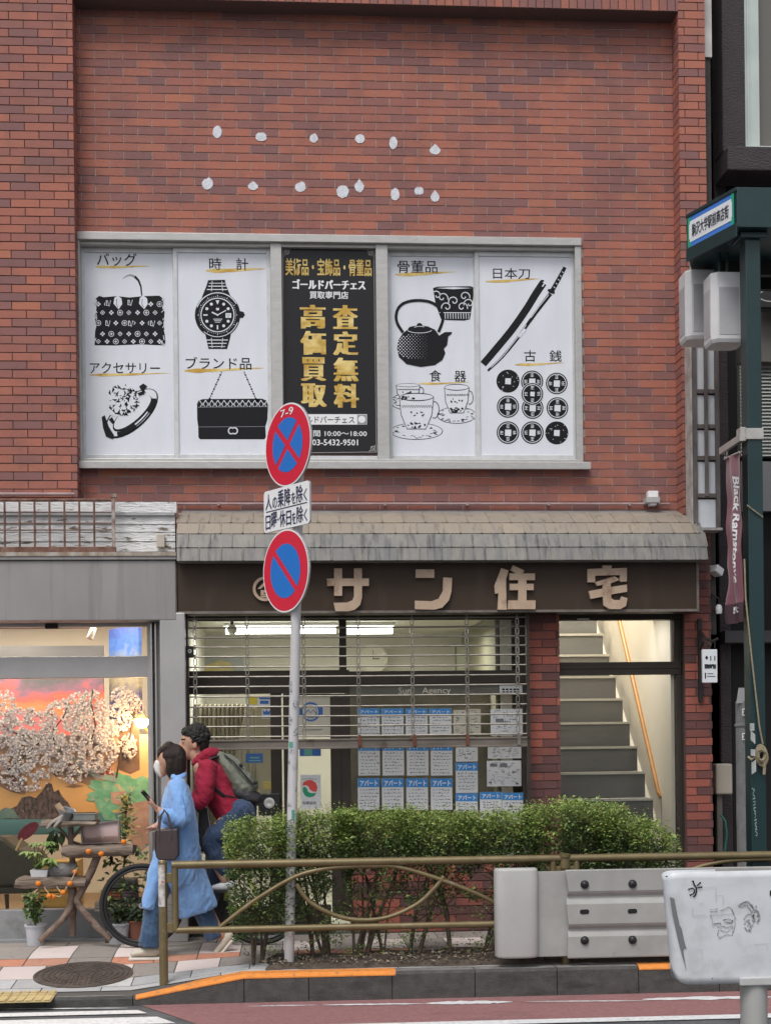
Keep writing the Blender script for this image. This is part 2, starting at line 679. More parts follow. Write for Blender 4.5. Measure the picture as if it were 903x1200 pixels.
# ================================================================ BRICK BUILDING
BK1 = pm('red_brick', (.4, .12, .08), .75, isl=[(0, (.405, .15, .103)), (.35, (.355, .134, .1)), (.55, (.31, .125, .101)), (.72, (.262, .118, .106)), (.87, (.22, .113, .11)), (1, (.425, .16, .1))],
         col2=(.17, .09, .085), ns=3.2, thr=(.5, .9), bump=.25, bs=80, spec=.3, col3=(.2, .09, .078), ns3=1.5, thr3=(.52, 1.05), st3=(1.6, 1, .22))
BK2 = pm('purple_red_brick', (.3, .09, .07), .75, isl=[(0, (.34, .105, .075)), (.4, (.255, .085, .066)), (.7, (.155, .065, .06)), (1, (.1, .055, .055))],
         col2=(.11, .055, .05), ns=4, thr=(.5, .85), bump=.25, bs=80, spec=.25)
MO1 = pm('pale_mortar', (.5, .42, .4), .9, (.4, .32, .3), 9)
MO2 = pm('dark_mortar', (.11, .075, .068), .95)
CH, BL = .0703, .2365


def bricks(mb, X0, X1, Z0, Z1, Y, holes=(), m=0, dep=.02, off=0, bl=BL, zbase=0.0, axis='x', rnd=None, gap=.008):
    rr = random.Random(int(X0 * 977 + Z0 * 131 + off * 17))
    k0, k1 = math.floor((Z0 - zbase) / CH), math.ceil((Z1 - zbase) / CH)
    for k in range(k0, k1):
        z0, z1 = max(Z0, zbase + k * CH + gap / 2), min(Z1, zbase + (k + 1) * CH - gap / 2)
        if z1 - z0 < .02:
            continue
        zm = (z0 + z1) / 2
        iv = [(X0, X1)]
        for hx0, hx1, hz0, hz1 in holes:
            if hz0 - .02 < zm < hz1 + .02:
                nv = []
                for p, q in iv:
                    if hx1 <= p or hx0 >= q:
                        nv.append((p, q))
                    else:
                        if hx0 - p > .02:
                            nv.append((p, hx0))
                        if q - hx1 > .02:
                            nv.append((hx1, q))
                iv = nv
        x = X0 - bl + off + (bl / 2 if k % 2 else 0)
        while x < X1:
            for p, q in iv:
                a, b = max(p, x + gap / 2), min(q, x + bl - gap / 2)
                if b - a > .02:
                    j = rr.uniform(-.0012, .0012)
                    d = rr.uniform(0, .0015)
                    if axis == 'x':
                        mb.box(a, b, Y - d, Y + dep, z0 + j, z1 + j, m)
                    else:
                        mb.box(Y + d if axis == '+' else Y - d, Y - dep if axis == '+' else Y + dep, a, b, z0 + j, z1 + j, m)
            x += bl


xl0, xl1 = -4.6, at(88, 300, YP).x           # left pier
xr0, xr1 = at(797, 300, YP).x, at(828, 300, YP).x   # right pier
xm0, xm1 = at(620.5, 840, YP).x, at(656, 840, YP).x  # pillar between grille and stairs
ztop = at(450, 5, YP).z
zaw = at(500, 604, YP).z                     # awning meets the wall
ZROOF = ztop + 1.6
win = rect(89, 277, 681, 545, YR)
zfas0 = at(500, 718, 11.7).z
zg = 2.62
B = thing('brick_building', 'two-storey building of long red bricks with a recessed upper wall and a wide poster-covered window', 'building', ((xl1 + xr0) / 2, YP, 0))
mb = MB()
m_ = 0
bricks(mb, xl0, xl1, zg + .3, ZROOF, YP, m=0)
bricks(mb, xr0, xr1, zfas0 - 2.7, ZROOF, YP, holes=[(xr0 - 1, xr1 + 1, -1, zaw - .3)], m=0, off=.05)
bricks(mb, xl1, xr0, zaw - .1, ztop + .02, YR, holes=[win], m=0, off=.03)
# reveals of the recess
bricks(mb, YP + .022, YR + .02, zaw - .2, ztop, xr0, m=0, axis='-', bl=.2, off=.0)
bricks(mb, YP + .022, YR + .02, zaw - .2, ztop, xl1, m=0, axis='+', bl=.2, off=.0)
# soldier course over the recess
x = xl1
rr = random.Random(2)
while x < xr0:
    for r_ in range(7):
        z0 = ztop + .004 + r_ * BL
        mb.box(x + .004, min(x + CH - .004, xr0), YP, YP + .03, z0, z0 + BL - .008, 0)
    x += CH
bricks(mb, xr0 - .0, xr1, -.05, zaw - .1, YP, m=2, off=.09)
bricks(mb, xm0, xm1, 0, zfas0 + .05, YP, m=2, off=.11)
bricks(mb, YP + .022, YP + .3, 0, zfas0, xm1, m=2, axis='+')
bricks(mb, YP + .022, YP + .3, 0, zfas0, xm0, m=2, axis='-')
bricks(mb, YP + .022, 16, -.05, ZROOF, xr1, m=2, axis='+')
dx0, dx1 = at(411, 1040, 11.94).x, xm0
zdado = at(510, 1004, 11.94).z
bricks(mb, dx0, dx1, -.02, zdado, 11.94, m=2, off=.06)
mb.box(dx0, dx1, 11.947, 11.97, -.02, zdado, 3)
# mortar / backing
g = .007
mb.box(xl0, xl1 - g, YP + g, YR + .4, zg, ZROOF, 3)
mb.box(xr0 + g, xr1 - g, YP + g, YR + .3, -.05, ZROOF - .01, 3)
mb.box(xm0 + g, xm1 - g, YP + g, YP + .3, 0, zfas0, 3)
mb.box(xl1, xr0, YP + g, YR + .4, ztop, ZROOF - .02, 3)
for (p, q, c, d) in ((xl1 - g, win[0], zaw - .3, ztop), (win[1], xr0 + g, zaw - .3, ztop), (win[0], win[1], zaw - .3, win[2]), (win[0], win[1], win[3], ztop)):
    mb.box(p, q, YR + g, YR + .3, c, d, 1)
mb.box(xr1 - .3, xr1 - g, YP + .3, 16, -.05, ZROOF - .01, 3)
mb.box(xl0, xr1 - .02, 15.8, 16, 3, ZROOF - .02, 3)
mb.box(xl0, xl0 + .2, YR + .4, 16, 0, ZROOF - .02, 3)
wall = part(mb, 'wall', [BK1, MO1, BK2, MO2], B)
mb = MB()
mb.box(xl0, xm0 - .12, YR + .3, 15.8, 2.95, 3.1)
part(mb, 'floor_slab', pm('concrete', (.3, .3, .29), .9), B)
# glue patches left by removed letters
for i, (x, y, rx, ry, k) in enumerate([(137, 87, 14, 19, 0), (266, 101, 17, 13, 1), (420, 106, 13, 13, 2), (556, 107, 15, 14, 3), (654, 119, 13, 19, 0), (776, 138, 17, 16, 4),
                                       (108, 240, 17, 17, 2), (242, 245, 17, 14, 4), (381, 249, 17, 15, 2), (505, 262, 19, 20, 0), (554, 245, 15, 20, 4), (659, 270, 14, 19, 0), (729, 260, 14, 12, 1), (776, 276, 14, 18, 4)]):
    mb = MB()
    s = 903 / 360
    rr = random.Random(i)
    pts = []
    for q in range(22):
        an = 2 * math.pi * q / 22
        ex = .75 if k == 1 else 1
        dx, dy = math.copysign(abs(math.cos(an)) ** ex, math.cos(an)) * rx, math.copysign(abs(math.sin(an)) ** ex, math.sin(an)) * ry
        if k == 4 and dy < 0:
            dx *= max(.12, 1 - (-dy / ry) ** 1.2)
            dy *= 1.15
        if k == 2 and dx > 0 and dy < 0:
            dx *= 1.02
            dy *= 1.25
        jj = rr.uniform(.88, 1.0)
        pts.append(at(200 + (x + dx * jj) / s, 120 + (y + dy * jj) / s, YR - .0045))
    mb.prism(pts, (0, .004, 0))
    part(mb, 'glue_patch', pm('glue_white', (.72, .74, .79), .75, (.56, .57, .61), 26, bump=.3, bs=60), wall)
# security sensor, conduit
mb = MB()
ca, cb = at(207, 590.5, YR - .03), at(784, 588.5, YR - .03)
mb.tube([(ca.x, YR - .03, ca.z), (cb.x, YR - .03, ca.z)], .011)
for i in range(6):
    xx = ca.x + (cb.x - ca.x) * (i + .5) / 6
    mb.box(xx - .01, xx + .01, YR - .045, YR, ca.z - .015, ca.z + .015)
ca = at(60, 579, YP - .03)
mb.tube([(xl0, YP - .03, ca.z), (at(88, 579, YP).x, YP - .03, ca.z)], .013)
part(mb, 'conduit', pm('pinkish_conduit', (.36, .27, .27), .6, (.3, .2, .2), 12), B, smooth=True)
mb = MB()
mb.rbox(759, 575, 771, 583, YR - .09, .07, 0)
mb.rbox(757, 582, 773, 589, YR - .12, .12, 1)
mb.rbox(761, 586, 769, 592, YR - .1, .08, 0)
part(mb, 'sensor', [WHITE, pm('grey_plastic', (.4, .4, .4), .5)], B, bevel=.005)

# --- wide window with its printed panels
AL = pm('old_aluminium', (.47, .465, .45), .45, (.41, .405, .39), 9, metal=.35, stretch=(1, 1, 3), col3=(.26, .245, .225), ns3=14, thr3=(.64, .8))
AL2 = pm('sash_aluminium', (.6, .61, .62), .45, (.5, .51, .52), 10, metal=.2)
wx0, wx1, wz0, wz1 = win
W_ = MB()
W_.box(wx0, wx1, YR - .045, YR + .16, wz1 - .065, wz1)
W_.box(wx0, wx1, YR + .0, YR + .16, wz1 - .095, wz1 - .065)
W_.box(wx0, wx0 + .045, YR - .03, YR + .16, wz0, wz1 - .065)
W_.box(wx1 - .055, wx1, YR - .03, YR + .16, wz0, wz1 - .065)
W_.box(wx0, wx1, YR - .02, YR + .16, wz0, wz0 + .05)
W_.box(wx0 - .02, wx1 + .05, YR - .09, YR + .02, wz0 - .035, wz0 + .008)
W_.box(wx0 - .02, wx1 + .05, YR - .1, YR - .085, wz0 - .05, wz0 + .012)
for a_, b_ in ((318, 331), (441, 455)):
    p, q, _, _ = rect(a_, 290, b_, 530, YR + .02)
    W_.box(p, q, YR - .015, YR + .16, wz0, wz1 - .065)
winf = part(W_, 'window', AL, B, bevel=.004)
SB = MB()
for (a_, b_, yy) in ((95, 208, .07), (204, 318, .045), (454, 560, .07), (557, 675, .045)):
    p, q, _, _ = rect(a_, 290, b_, 530, YR + yy)
    for (c, d, e, f) in ((p, p + .035, wz0 + .05, wz1 - .095), (q - .035, q, wz0 + .05, wz1 - .095), (p + .035, q - .035, wz1 - .135, wz1 - .095), (p + .035, q - .035, wz0 + .05, wz0 + .1)):
        SB.box(c, d, YR + yy, YR + yy + .03, e, f)
p, q, _, _ = rect(331, 290, 441, 530, YR + .02)
SB.box(p, q, YR + .03, YR + .06, wz0 + .05, wz0 + .085)
part(SB, 'sash', AL2, winf, bevel=.003)
# ================================================================ PRINTED WINDOW PANELS
INK = BLACK
FILM = pm('white_film', (.66, .68, .74), .32, (.74, .76, .81), 1.4, thr=(.35, .7), bump=.1, bs=3, spec=.5, col3=(.6, .62, .675), ns3=.8, thr3=(.45, .75), st3=(2.4, 1, .7))
for q_ in [n_ for n_ in FILM.node_tree.nodes if n_.type == 'MAPPING'][1:]:  # diagonal streaks put the light on creases into the film colour
    q_.inputs['Rotation'].default_value = (0, .62, 0)
    q_.inputs['Scale'].default_value = (2.6, 1, .5)
BFILM = pm('black_film', (.013, .013, .015), .35, spec=.3, bump=.05, bs=9)
GOLD = pm('gold_print', (.55, .34, .05), .45, (.78, .62, .25), 5, thr=(.4, .62), stretch=(1, 1, 2.2), col3=(.42, .22, .02), ns3=6, thr3=(.5, .7))
GREYP = pm('grey_print', (.3, .3, .33), .5)
SC = 250 / 903


class Print:
    """flat printed shapes traced on one panel's plane"""

    def __init__(s, ox, oy, Y, sc=SC):
        s.ox, s.oy, s.Y, s.sc, s.k = ox, oy, Y, sc, 0
        s.mb = MB()

    def P(s, x, y, l=0):
        return at(s.ox + x * s.sc, s.oy + y * s.sc, s.Y - .0012 - .0009 * l)

    def poly(s, pts, m=0, l=0):
        s.mb.flat([s.P(x, y, l) for x, y in pts], m)

    def rect(s, x0, y0, x1, y1, m=0, l=0):
        s.poly([(x0, y1), (x1, y1), (x1, y0), (x0, y0)], m, l)

    def ell(s, cx, cy, rx, ry=None, m=0, l=0, n=22, rot=0):
        ry = rx if ry is None else ry
        c, sn = math.cos(rot), math.sin(rot)
        pts = []
        for i in range(n):
            a = -2 * math.pi * i / n
            x, y = math.cos(a) * rx, math.sin(a) * ry
            pts.append((cx + x * c - y * sn, cy + x * sn + y * c))
        s.poly(pts, m, l)

    def ring(s, cx, cy, rx, ry, wd, m=0, l=0, a0=0, a1=360, n=28, rot=0, w2=None):
        c, sn = math.cos(rot), math.sin(rot)
        pts = []
        for i in range(n + 1):
            a = R(a0 + (a1 - a0) * i / n)
            x, y = math.cos(a) * rx, math.sin(a) * ry
            pts.append((cx + x * c - y * sn, cy + x * sn + y * c))
        s.line(pts, wd, m, l, w2)

    def line(s, pts, wd, m=0, l=0, w2=None):
        n = len(pts)
        L, Rr = [], []
        for i, (x, y) in enumerate(pts):
            a, b = pts[max(i - 1, 0)], pts[min(i + 1, n - 1)]
            dx, dy = b[0] - a[0], b[1] - a[1]
            d = math.hypot(dx, dy) or 1
            h = (wd if w2 is None else wd + (w2 - wd) * i / max(n - 1, 1)) / 2
            L.append((x - dy / d * h, y + dx / d * h))
            Rr.append((x + dy / d * h, y - dx / d * h))
        for i in range(n - 1):
            s.poly([L[i], L[i + 1], Rr[i + 1], Rr[i]], m, l)

    def curve(s, pts, sub=5):
        out = []
        n = len(pts)
        for i in range(n - 1):
            p0, p1, p2, p3 = pts[max(i - 1, 0)], pts[i], pts[i + 1], pts[min(i + 2, n - 1)]
            for k in range(sub):
                t = k / sub
                out.append(tuple(.5 * (2 * p1[a] + (p2[a] - p0[a]) * t + (2 * p0[a] - 5 * p1[a] + 4 * p2[a] - p3[a]) * t * t + (3 * p1[a] - p0[a] - 3 * p2[a] + p3[a]) * t ** 3) for a in (0, 1)))
        out.append(pts[-1])
        return out

    def brush(s, x0, y0, x1, y1, th, m=0):
        n = 14
        rr = random.Random(int(x0))
        tp, bt = [], []
        for i in range(n + 1):
            t = i / n
            h = th * (min(1, t * 5 + .25) * (1 - t) ** .7 + .06) * rr.uniform(.75, 1.15)
            x, y = x0 + (x1 - x0) * t, y0 + (y1 - y0) * t + 2 * math.sin(t * 5)
            tp.append((x, y - h * .5))
            bt.append((x, y + h * .5))
        s.poly(bt + tp[::-1], m)

    def text(s, body, x0, y0, x1, y1, m=0, bold=0.0, l=0):
        a, b = s.P(x0, y1, l), s.P(x1, y0, l)
        s.mb.text(body, a, (b.x - a.x, 0, 0), (0, 0, b.z - a.z), m, bold)

    def new(s):
        mb, s.mb = s.mb, MB()
        return mb


def panel(px, Y, label, mat):
    a, b, c, d = rect(*px, Y)
    t = thing('window_poster', label, 'window poster', ((a + b) / 2, Y, c), 'printed panels in the wide window')
    mb = MB()
    mb.box(a, b, Y, Y + .006, c, d)
    part(mb, 'film', mat, t)
    return t


PICS = [INK, FILM, GREYP]
# --- panel 1: bag and ring
Y1 = YR + .082
t = panel((97, 284, 206, 536), Y1, 'white window poster with a monogram handbag above a diamond ring', FILM)
p = Print(80, 270, Y1)
p.text('バッグ', 122, 97, 290, 150, 0, .006)
part(p.new(), 'lettering', INK, t)
p.text('アクセサリー', 92, 560, 388, 605, 0, .006)
part(p.new(), 'lettering', INK, t)
p.brush(116, 153, 348, 153, 13)
part(p.new(), 'gold_stroke', GOLD, t)
p.brush(90, 611, 432, 606, 13)
part(p.new(), 'gold_stroke', GOLD, t)
p.poly([(112, 486), (114, 430), (120, 400), (111, 370), (120, 330), (117, 288), (132, 277), (150, 283), (205, 278), (260, 284), (320, 278), (385, 276), (397, 285), (405, 296), (399, 330), (408, 345), (405, 400), (412, 470), (408, 487), (300, 482), (200, 487)])
for x in (192, 300):
    p.poly([(x, 310), (x + 4, 285), (x + 18, 276), (x + 34, 288), (x + 37, 312), (x + 22, 334)], 1, 1)
    p.line([(x + 14, 290), (x + 12, 312), (x + 20, 326)], 2, 0, 2)
arc = [(230, 206), (245, 194), (262, 189), (282, 195), (298, 212), (308, 238), (312, 276)]
p.line(arc[:4], 2, 2, 0, 11)
p.line(arc[3:], 11, 0, 0, 5)
rr = random.Random(4)
for r_, yy in enumerate((312, 348, 392, 438, 470)):
    for q in range(8):
        x = 128 + q * 37 + (18 if r_ % 2 else 0)
        if x > 398 or (yy < 340 and (180 < x < 350)):
            continue
        k = (q + r_ * 2) % 3
        if k == 0:
            s_ = 10
            for dx, dy in ((0, -s_ * .6), (0, s_ * .6), (-s_ * .6, 0), (s_ * .6, 0)):
                p.ell(x + dx, yy + dy, s_ * .42, s_ * .42, 1, 1, 6)
        elif k == 1:
            p.ring(x, yy, 11, 11, 2.5, 1, 1, n=12)
            p.line([(x - 6, yy), (x + 6, yy)], 4, 1, 1)
            p.line([(x, yy - 6), (x, yy + 6)], 4, 1, 1)
        else:
            for dx, dy in ((0, -9), (9, 0), (0, 9), (-9, 0)):
                p.line([(x + dx, yy + dy), (x - dy, yy + dx)], 2.5, 1, 1)
            p.ell(x, yy, 3, 3, 1, 1, 6)
for x, yy in ((168, 393), (264, 394), (357, 394), (262, 306), (170, 308)):
    p.poly([(x - 14, yy - 20), (x + 14, yy - 20), (x + 14, yy + 20), (x - 14, yy + 20)][::-1], 0, 2)
    p.line([(x - 8, yy - 12), (x - 8, yy + 9), (x + 4, yy + 9)], 3.5, 1, 3)
    p.line([(x - 4, yy - 12), (x + 4, yy + 14), (x + 10, yy - 12)], 3, 1, 3)
for i in range(40):
    sx = rr.choice((116, 402))
    y = rr.uniform(285, 480)
    p.line([(sx + rr.uniform(-6, 6), y), (sx + rr.uniform(-8, 8), y + rr.uniform(6, 18))], 3, 1, 1)
part(p.new(), 'handbag_print', PICS, t)
ro = R(-42)
p.ell(268, 775, 140, 66, 0, 0, 30, ro)
p.ell(268, 772, 134, 59, 1, 1, 30, ro)
p.ell(272, 775, 106, 40, 0, 2, 30, ro)
p.ell(272, 770, 101, 34, 1, 3, 30, ro)
p.ring(268, 774, 120, 50, 20, 0, 4, 20, 62, 8, ro)
p.ring(268, 774, 120, 50, 17, 0, 4, 100, 150, 8, ro)
p.ring(268, 774, 120, 50, 14, 0, 4, -60, -35, 8, ro)
p.ring(268, 774, 122, 52, 5, 0, 4, 62, 100, 8, ro)
p.poly([(142, 790), (155, 782), (172, 830), (195, 868), (190, 884), (160, 872), (148, 835)], 0, 4)
p.poly([(172, 800), (186, 790), (198, 812), (188, 820)], 0, 5)
p.poly([(160, 690), (190, 660), (235, 643), (270, 655), (300, 700), (298, 740), (250, 770), (205, 790), (175, 780), (168, 730)][::-1], 1, 5)
for i in range(85):
    a_ = rr.uniform(0, 6.28)
    d_ = rr.uniform(0, 1) ** .6
    cx, cy = 232 + math.cos(a_) * d_ * 64, 716 + math.sin(a_) * d_ * 66
    a1 = rr.uniform(0, 6.28)
    l_ = rr.uniform(5, 15)
    p.poly([(cx + math.cos(a1 + b_) * l_ * f_, cy + math.sin(a1 + b_) * l_ * f_) for b_, f_ in ((0, 1), (-1.9, .45), (-3.6, .8))], 0, 6)
p.poly([(300, 660), (318, 648), (335, 660), (322, 675), (330, 690), (312, 680)][::-1], 0, 6)
part(p.new(), 'ring_print', PICS, t)
# --- panel 2: watch and chain bag
Y2 = YR + .057
t = panel((208, 286, 318, 537), Y2, 'white window poster with a diver wristwatch above a black quilted chain bag', FILM)
p = Print(80, 270, Y2)
p.text('時　計', 597, 117, 762, 168, 0, .006)
part(p.new(), 'lettering', INK, t)
p.text('ブランド品', 498, 537, 775, 588, 0, .006)
part(p.new(), 'lettering', INK, t)
p.brush(583, 170, 835, 164, 20)
part(p.new(), 'gold_stroke', GOLD, t)
p.brush(492, 594, 830, 584, 18)
part(p.new(), 'gold_stroke', GOLD, t)
p.poly([(592, 211), (663, 209), (668, 232), (680, 262), (690, 285), (565, 285), (574, 262), (586, 232)][::-1])
p.poly([(578, 430), (690, 430), (684, 462), (672, 502), (594, 502), (585, 462)][::-1])
for y, h in ((222, 3), (234, 4), (248, 4), (462, 4), (476, 4), (490, 3)):
    wd_ = 30 + abs(y - 211) * .35 if y < 300 else 30 + abs(502 - y) * .4
    p.rect(630 - wd_, y, 630 + wd_, y + h, 1, 1)
for x in (-20, 20):
    p.line([(630 + x, 214), (630 + x * 1.2, 258)], 2.5, 1, 1)
    p.line([(630 + x * 1.2, 455), (630 + x, 498)], 2.5, 1, 1)
p.poly([(722, 340), (742, 345), (748, 358), (740, 370), (722, 372)][::-1])
p.ell(632, 358, 96, 98, 0, 1, 36)
p.ring(632, 358, 92, 94, 4, 1, 2, 200, 330, 20)
p.ring(632, 358, 90, 92, 3, 1, 2, 20, 130, 20)
p.ring(632, 358, 70, 71, 4, 1, 2, n=36)
for i in range(60):
    a_ = 2 * math.pi * i / 60
    p.line([(632 + math.cos(a_) * 76, 358 + math.sin(a_) * 77), (632 + math.cos(a_) * (84 if i % 5 == 0 else 79), 358 + math.sin(a_) * (85 if i % 5 == 0 else 80))], 2.2, 1, 2)
for i in range(12):
    a_ = 2 * math.pi * i / 12
    cx, cy = 632 + math.sin(a_) * 52, 358 - math.cos(a_) * 53
    if i == 0:
        p.poly([(cx - 8, cy - 9), (cx, cy + 9), (cx + 8, cy - 9)], 1, 3)
    elif i in (6, 9):
        p.line([(632 + math.sin(a_) * 42, 358 - math.cos(a_) * 43), (632 + math.sin(a_) * 60, 358 - math.cos(a_) * 61)], 6, 1, 3)
    elif i == 3:
        p.rect(666, 350, 690, 370, 1, 3)
        p.line([(672, 354), (676, 366), (683, 354)], 2, 0, 4)
    else:
        p.ell(cx, cy, 6.5, 6.5, 1, 3, 10)
p.line([(632, 358), (608, 346)], 6, 1, 4)
p.line([(632, 358), (668, 338)], 4, 1, 4)
p.ell(632, 358, 4.5, 4.5, 1, 4, 8)
p.rect(614, 374, 652, 377, 1, 3)
p.rect(618, 381, 648, 384, 1, 3)
p.rect(622, 388, 644, 390, 1, 3)
p.poly([(625, 332), (628, 326), (632, 331), (636, 326), (639, 332), (637, 338), (627, 338)], 1, 3)
part(p.new(), 'wristwatch_print', PICS, t)
p.poly([(545, 735), (552, 720), (570, 714), (820, 712), (838, 720), (845, 738), (843, 800), (834, 830), (836, 875), (830, 884), (558, 884), (551, 876), (550, 830), (546, 800)])
for i in range(11):
    x = 556 + i * 26
    p.line([(x, 720), (x + 13, 740), (x + 26, 718)], 3.5, 1, 1)
    p.line([(x + 4, 746), (x + 13, 730), (x + 22, 746)], 2.5, 1, 1)
p.line([(548, 748), (842, 746)], 2, 2, 1)
p.line([(550, 832), (835, 830)], 1.5, 2, 1)
for sgn in (-1, 1):
    p.ring(697 + sgn * 7, 848, 12, 13, 5, 1, 2, 45 if sgn < 0 else 225, 315 if sgn < 0 else 495, 14)
for (x0, y0, x1, y1) in ((650, 598, 596, 718), (744, 598, 796, 718)):
    for i in range(12):
        t0, t1 = i / 12, (i + .72) / 12
        p.line([(x0 + (x1 - x0) * t0, y0 + (y1 - y0) * t0), (x0 + (x1 - x0) * t1, y0 + (y1 - y0) * t1)], 7 if i % 2 else 4)
p.ell(596, 719, 9, 6)
p.ell(796, 719, 9, 6)
part(p.new(), 'chain_bag_print', PICS, t)
# --- panel 3: black and gold notice
Y3 = YR + .04
t = panel((332, 289, 440, 531), Y3, 'black window poster with large gold and white lettering', BFILM)
p = Print(310, 270, Y3)
LN = pm('silver_line', (.33, .32, .31), .4)
for pts in ([(110, 76), (430, 80)], [(462, 112), (472, 905)], [(440, 938), (110, 942)], [(80, 905), (78, 110)]):
    p.line(pts, 2.2)
for cx, cy, sx, sy in ((78, 76, 1, 1), (464, 80, -1, 1), (474, 938, -1, -1), (80, 942, 1, -1)):
    p.line([(cx, cy + sy * 34), (cx, cy), (cx + sx * 34, cy)], 3)
    p.ring(cx + sx * 16, cy + sy * 16, 9, 9, 3, n=10)
    p.line([(cx + sx * 6, cy + sy * 30), (cx + sx * 12, cy + sy * 12), (cx + sx * 32, cy + sy * 5)], 3)
    p.line([(cx + sx * 4, cy + sy * 4), (cx + sx * 24, cy + sy * 24)], 3)
part(p.new(), 'border', LN, t)
p.text('美術品・宝飾品・骨董品', 88, 122, 452, 190, 0, .011)
part(p.new(), 'gold_lettering', GOLD, t)
for i, c in enumerate('高価買取'):
    p.text(c, 152 + i * 1.5, 315 + i * 111, 256 + i * 1.5, 415 + i * 111, 0, .035)
part(p.new(), 'gold_lettering', GOLD, t)
for i, c in enumerate('査定無料'):
    p.text(c, 290 + i * 1.5, 317 + i * 111, 392 + i * 1.5, 417 + i * 111, 0, .035)
part(p.new(), 'gold_lettering', GOLD, t)
p.text('ゴールドパーチェス', 118, 210, 426, 248, 0, .03)
part(p.new(), 'white_lettering', WHITE, t)
p.text('買取専門店', 190, 259, 354, 289, 0, .02)
part(p.new(), 'white_lettering', WHITE, t)
p.text('営業時間 10:00〜18:00', 104, 846, 432, 872, 0, .009)
part(p.new(), 'white_lettering', WHITE, t)
p.text('03-5432-9501', 202, 885, 395, 910, 0, .015)
part(p.new(), 'white_lettering', WHITE, t)
p.rect(105, 778, 433, 822)
p.text('ゴールドパーチェス', 118, 786, 380, 815, 1, .01, 1)
p.rect(392, 780, 432, 821, 2, 1)
p.ell(411, 800, 15, 15, 0, 2, 18)
part(p.new(), 'search_bar', [WHITE, BLACK, GREYP], t)
# --- panel 4: kettle and cups
Y4 = YR + .082
t = panel((457, 291, 558, 538), Y4, 'white window poster with a black iron kettle above patterned teacups', FILM)
p = Print(310, 270, Y4)
p.text('骨董品', 562, 128, 730, 180, 0, .006)
part(p.new(), 'lettering', INK, t)
p.text('食　器', 697, 592, 852, 640, 0, .006)
part(p.new(), 'lettering', INK, t)
p.brush(553, 187, 808, 177, 16)
part(p.new(), 'gold_stroke', GOLD, t)
p.brush(652, 648, 868, 644, 10)
part(p.new(), 'gold_stroke', GOLD, t)
p.poly([(712, 244), (730, 238), (870, 236), (886, 242), (880, 300), (868, 376), (845, 382), (770, 380), (745, 374), (722, 310)])
p.poly([(722, 244), (800, 240), (876, 244), (800, 249)], 1, 1)
for cx, cy, s0 in ((752, 285, 1), (800, 300, -1), (845, 280, 1), (770, 325, -1), (835, 325, 1), (865, 310, -1), (728, 275, -1)):
    pts = [(cx + s0 * math.cos(a_ * .55) * (3 + a_ * 1.75), cy + math.sin(a_ * .55) * (3 + a_ * 1.75)) for a_ in range(13)]
    p.line(pts, 4, 1, 1)
for i in range(11):
    x = 752 + i * 11
    p.line([(x, 350), (x + 1, 374)], 3, 1, 1)
p.line([(738, 348), (872, 348)], 3, 1, 1)
part(p.new(), 'sake_cup_print', PICS, t)
kb = [(560, 500), (565, 465), (585, 435), (610, 415), (640, 405), (690, 406), (720, 420), (738, 445), (758, 432), (766, 430), (792, 430), (790, 438), (776, 450), (772, 485), (758, 500), (764, 520), (752, 548), (720, 570), (660, 578), (600, 566), (568, 535)]
p.poly(kb, 0, 2)
p.line(p.curve([(585, 432), (562, 395), (556, 360), (568, 325), (600, 303), (650, 296), (700, 303), (735, 325), (752, 355), (752, 385), (735, 430)]), 12, 0, 3)
p.ell(655, 402, 12, 10, 0, 3)
p.ell(655, 415, 48, 12, 0, 3)
p.ring(655, 420, 52, 14, 2.5, 1, 4, 10, 170)
p.ring(656, 412, 22, 6, 2.5, 1, 5, 180, 330, 10)
for i in range(15):
    for j in range(9):
        x = 566 + j * 14 + (7 if i % 2 else 0)
        y = 442 + i * 7
        if ((x - 655) / 96) ** 2 + ((y - 490) / 62) ** 2 < 1:
            r_ = 3.6 - j * .36
            if r_ > .7:
                p.ell(x, y, r_ * .95, r_ * .8, 1, 4, 6)
part(p.new(), 'iron_kettle_print', PICS, t)
rr = random.Random(9)


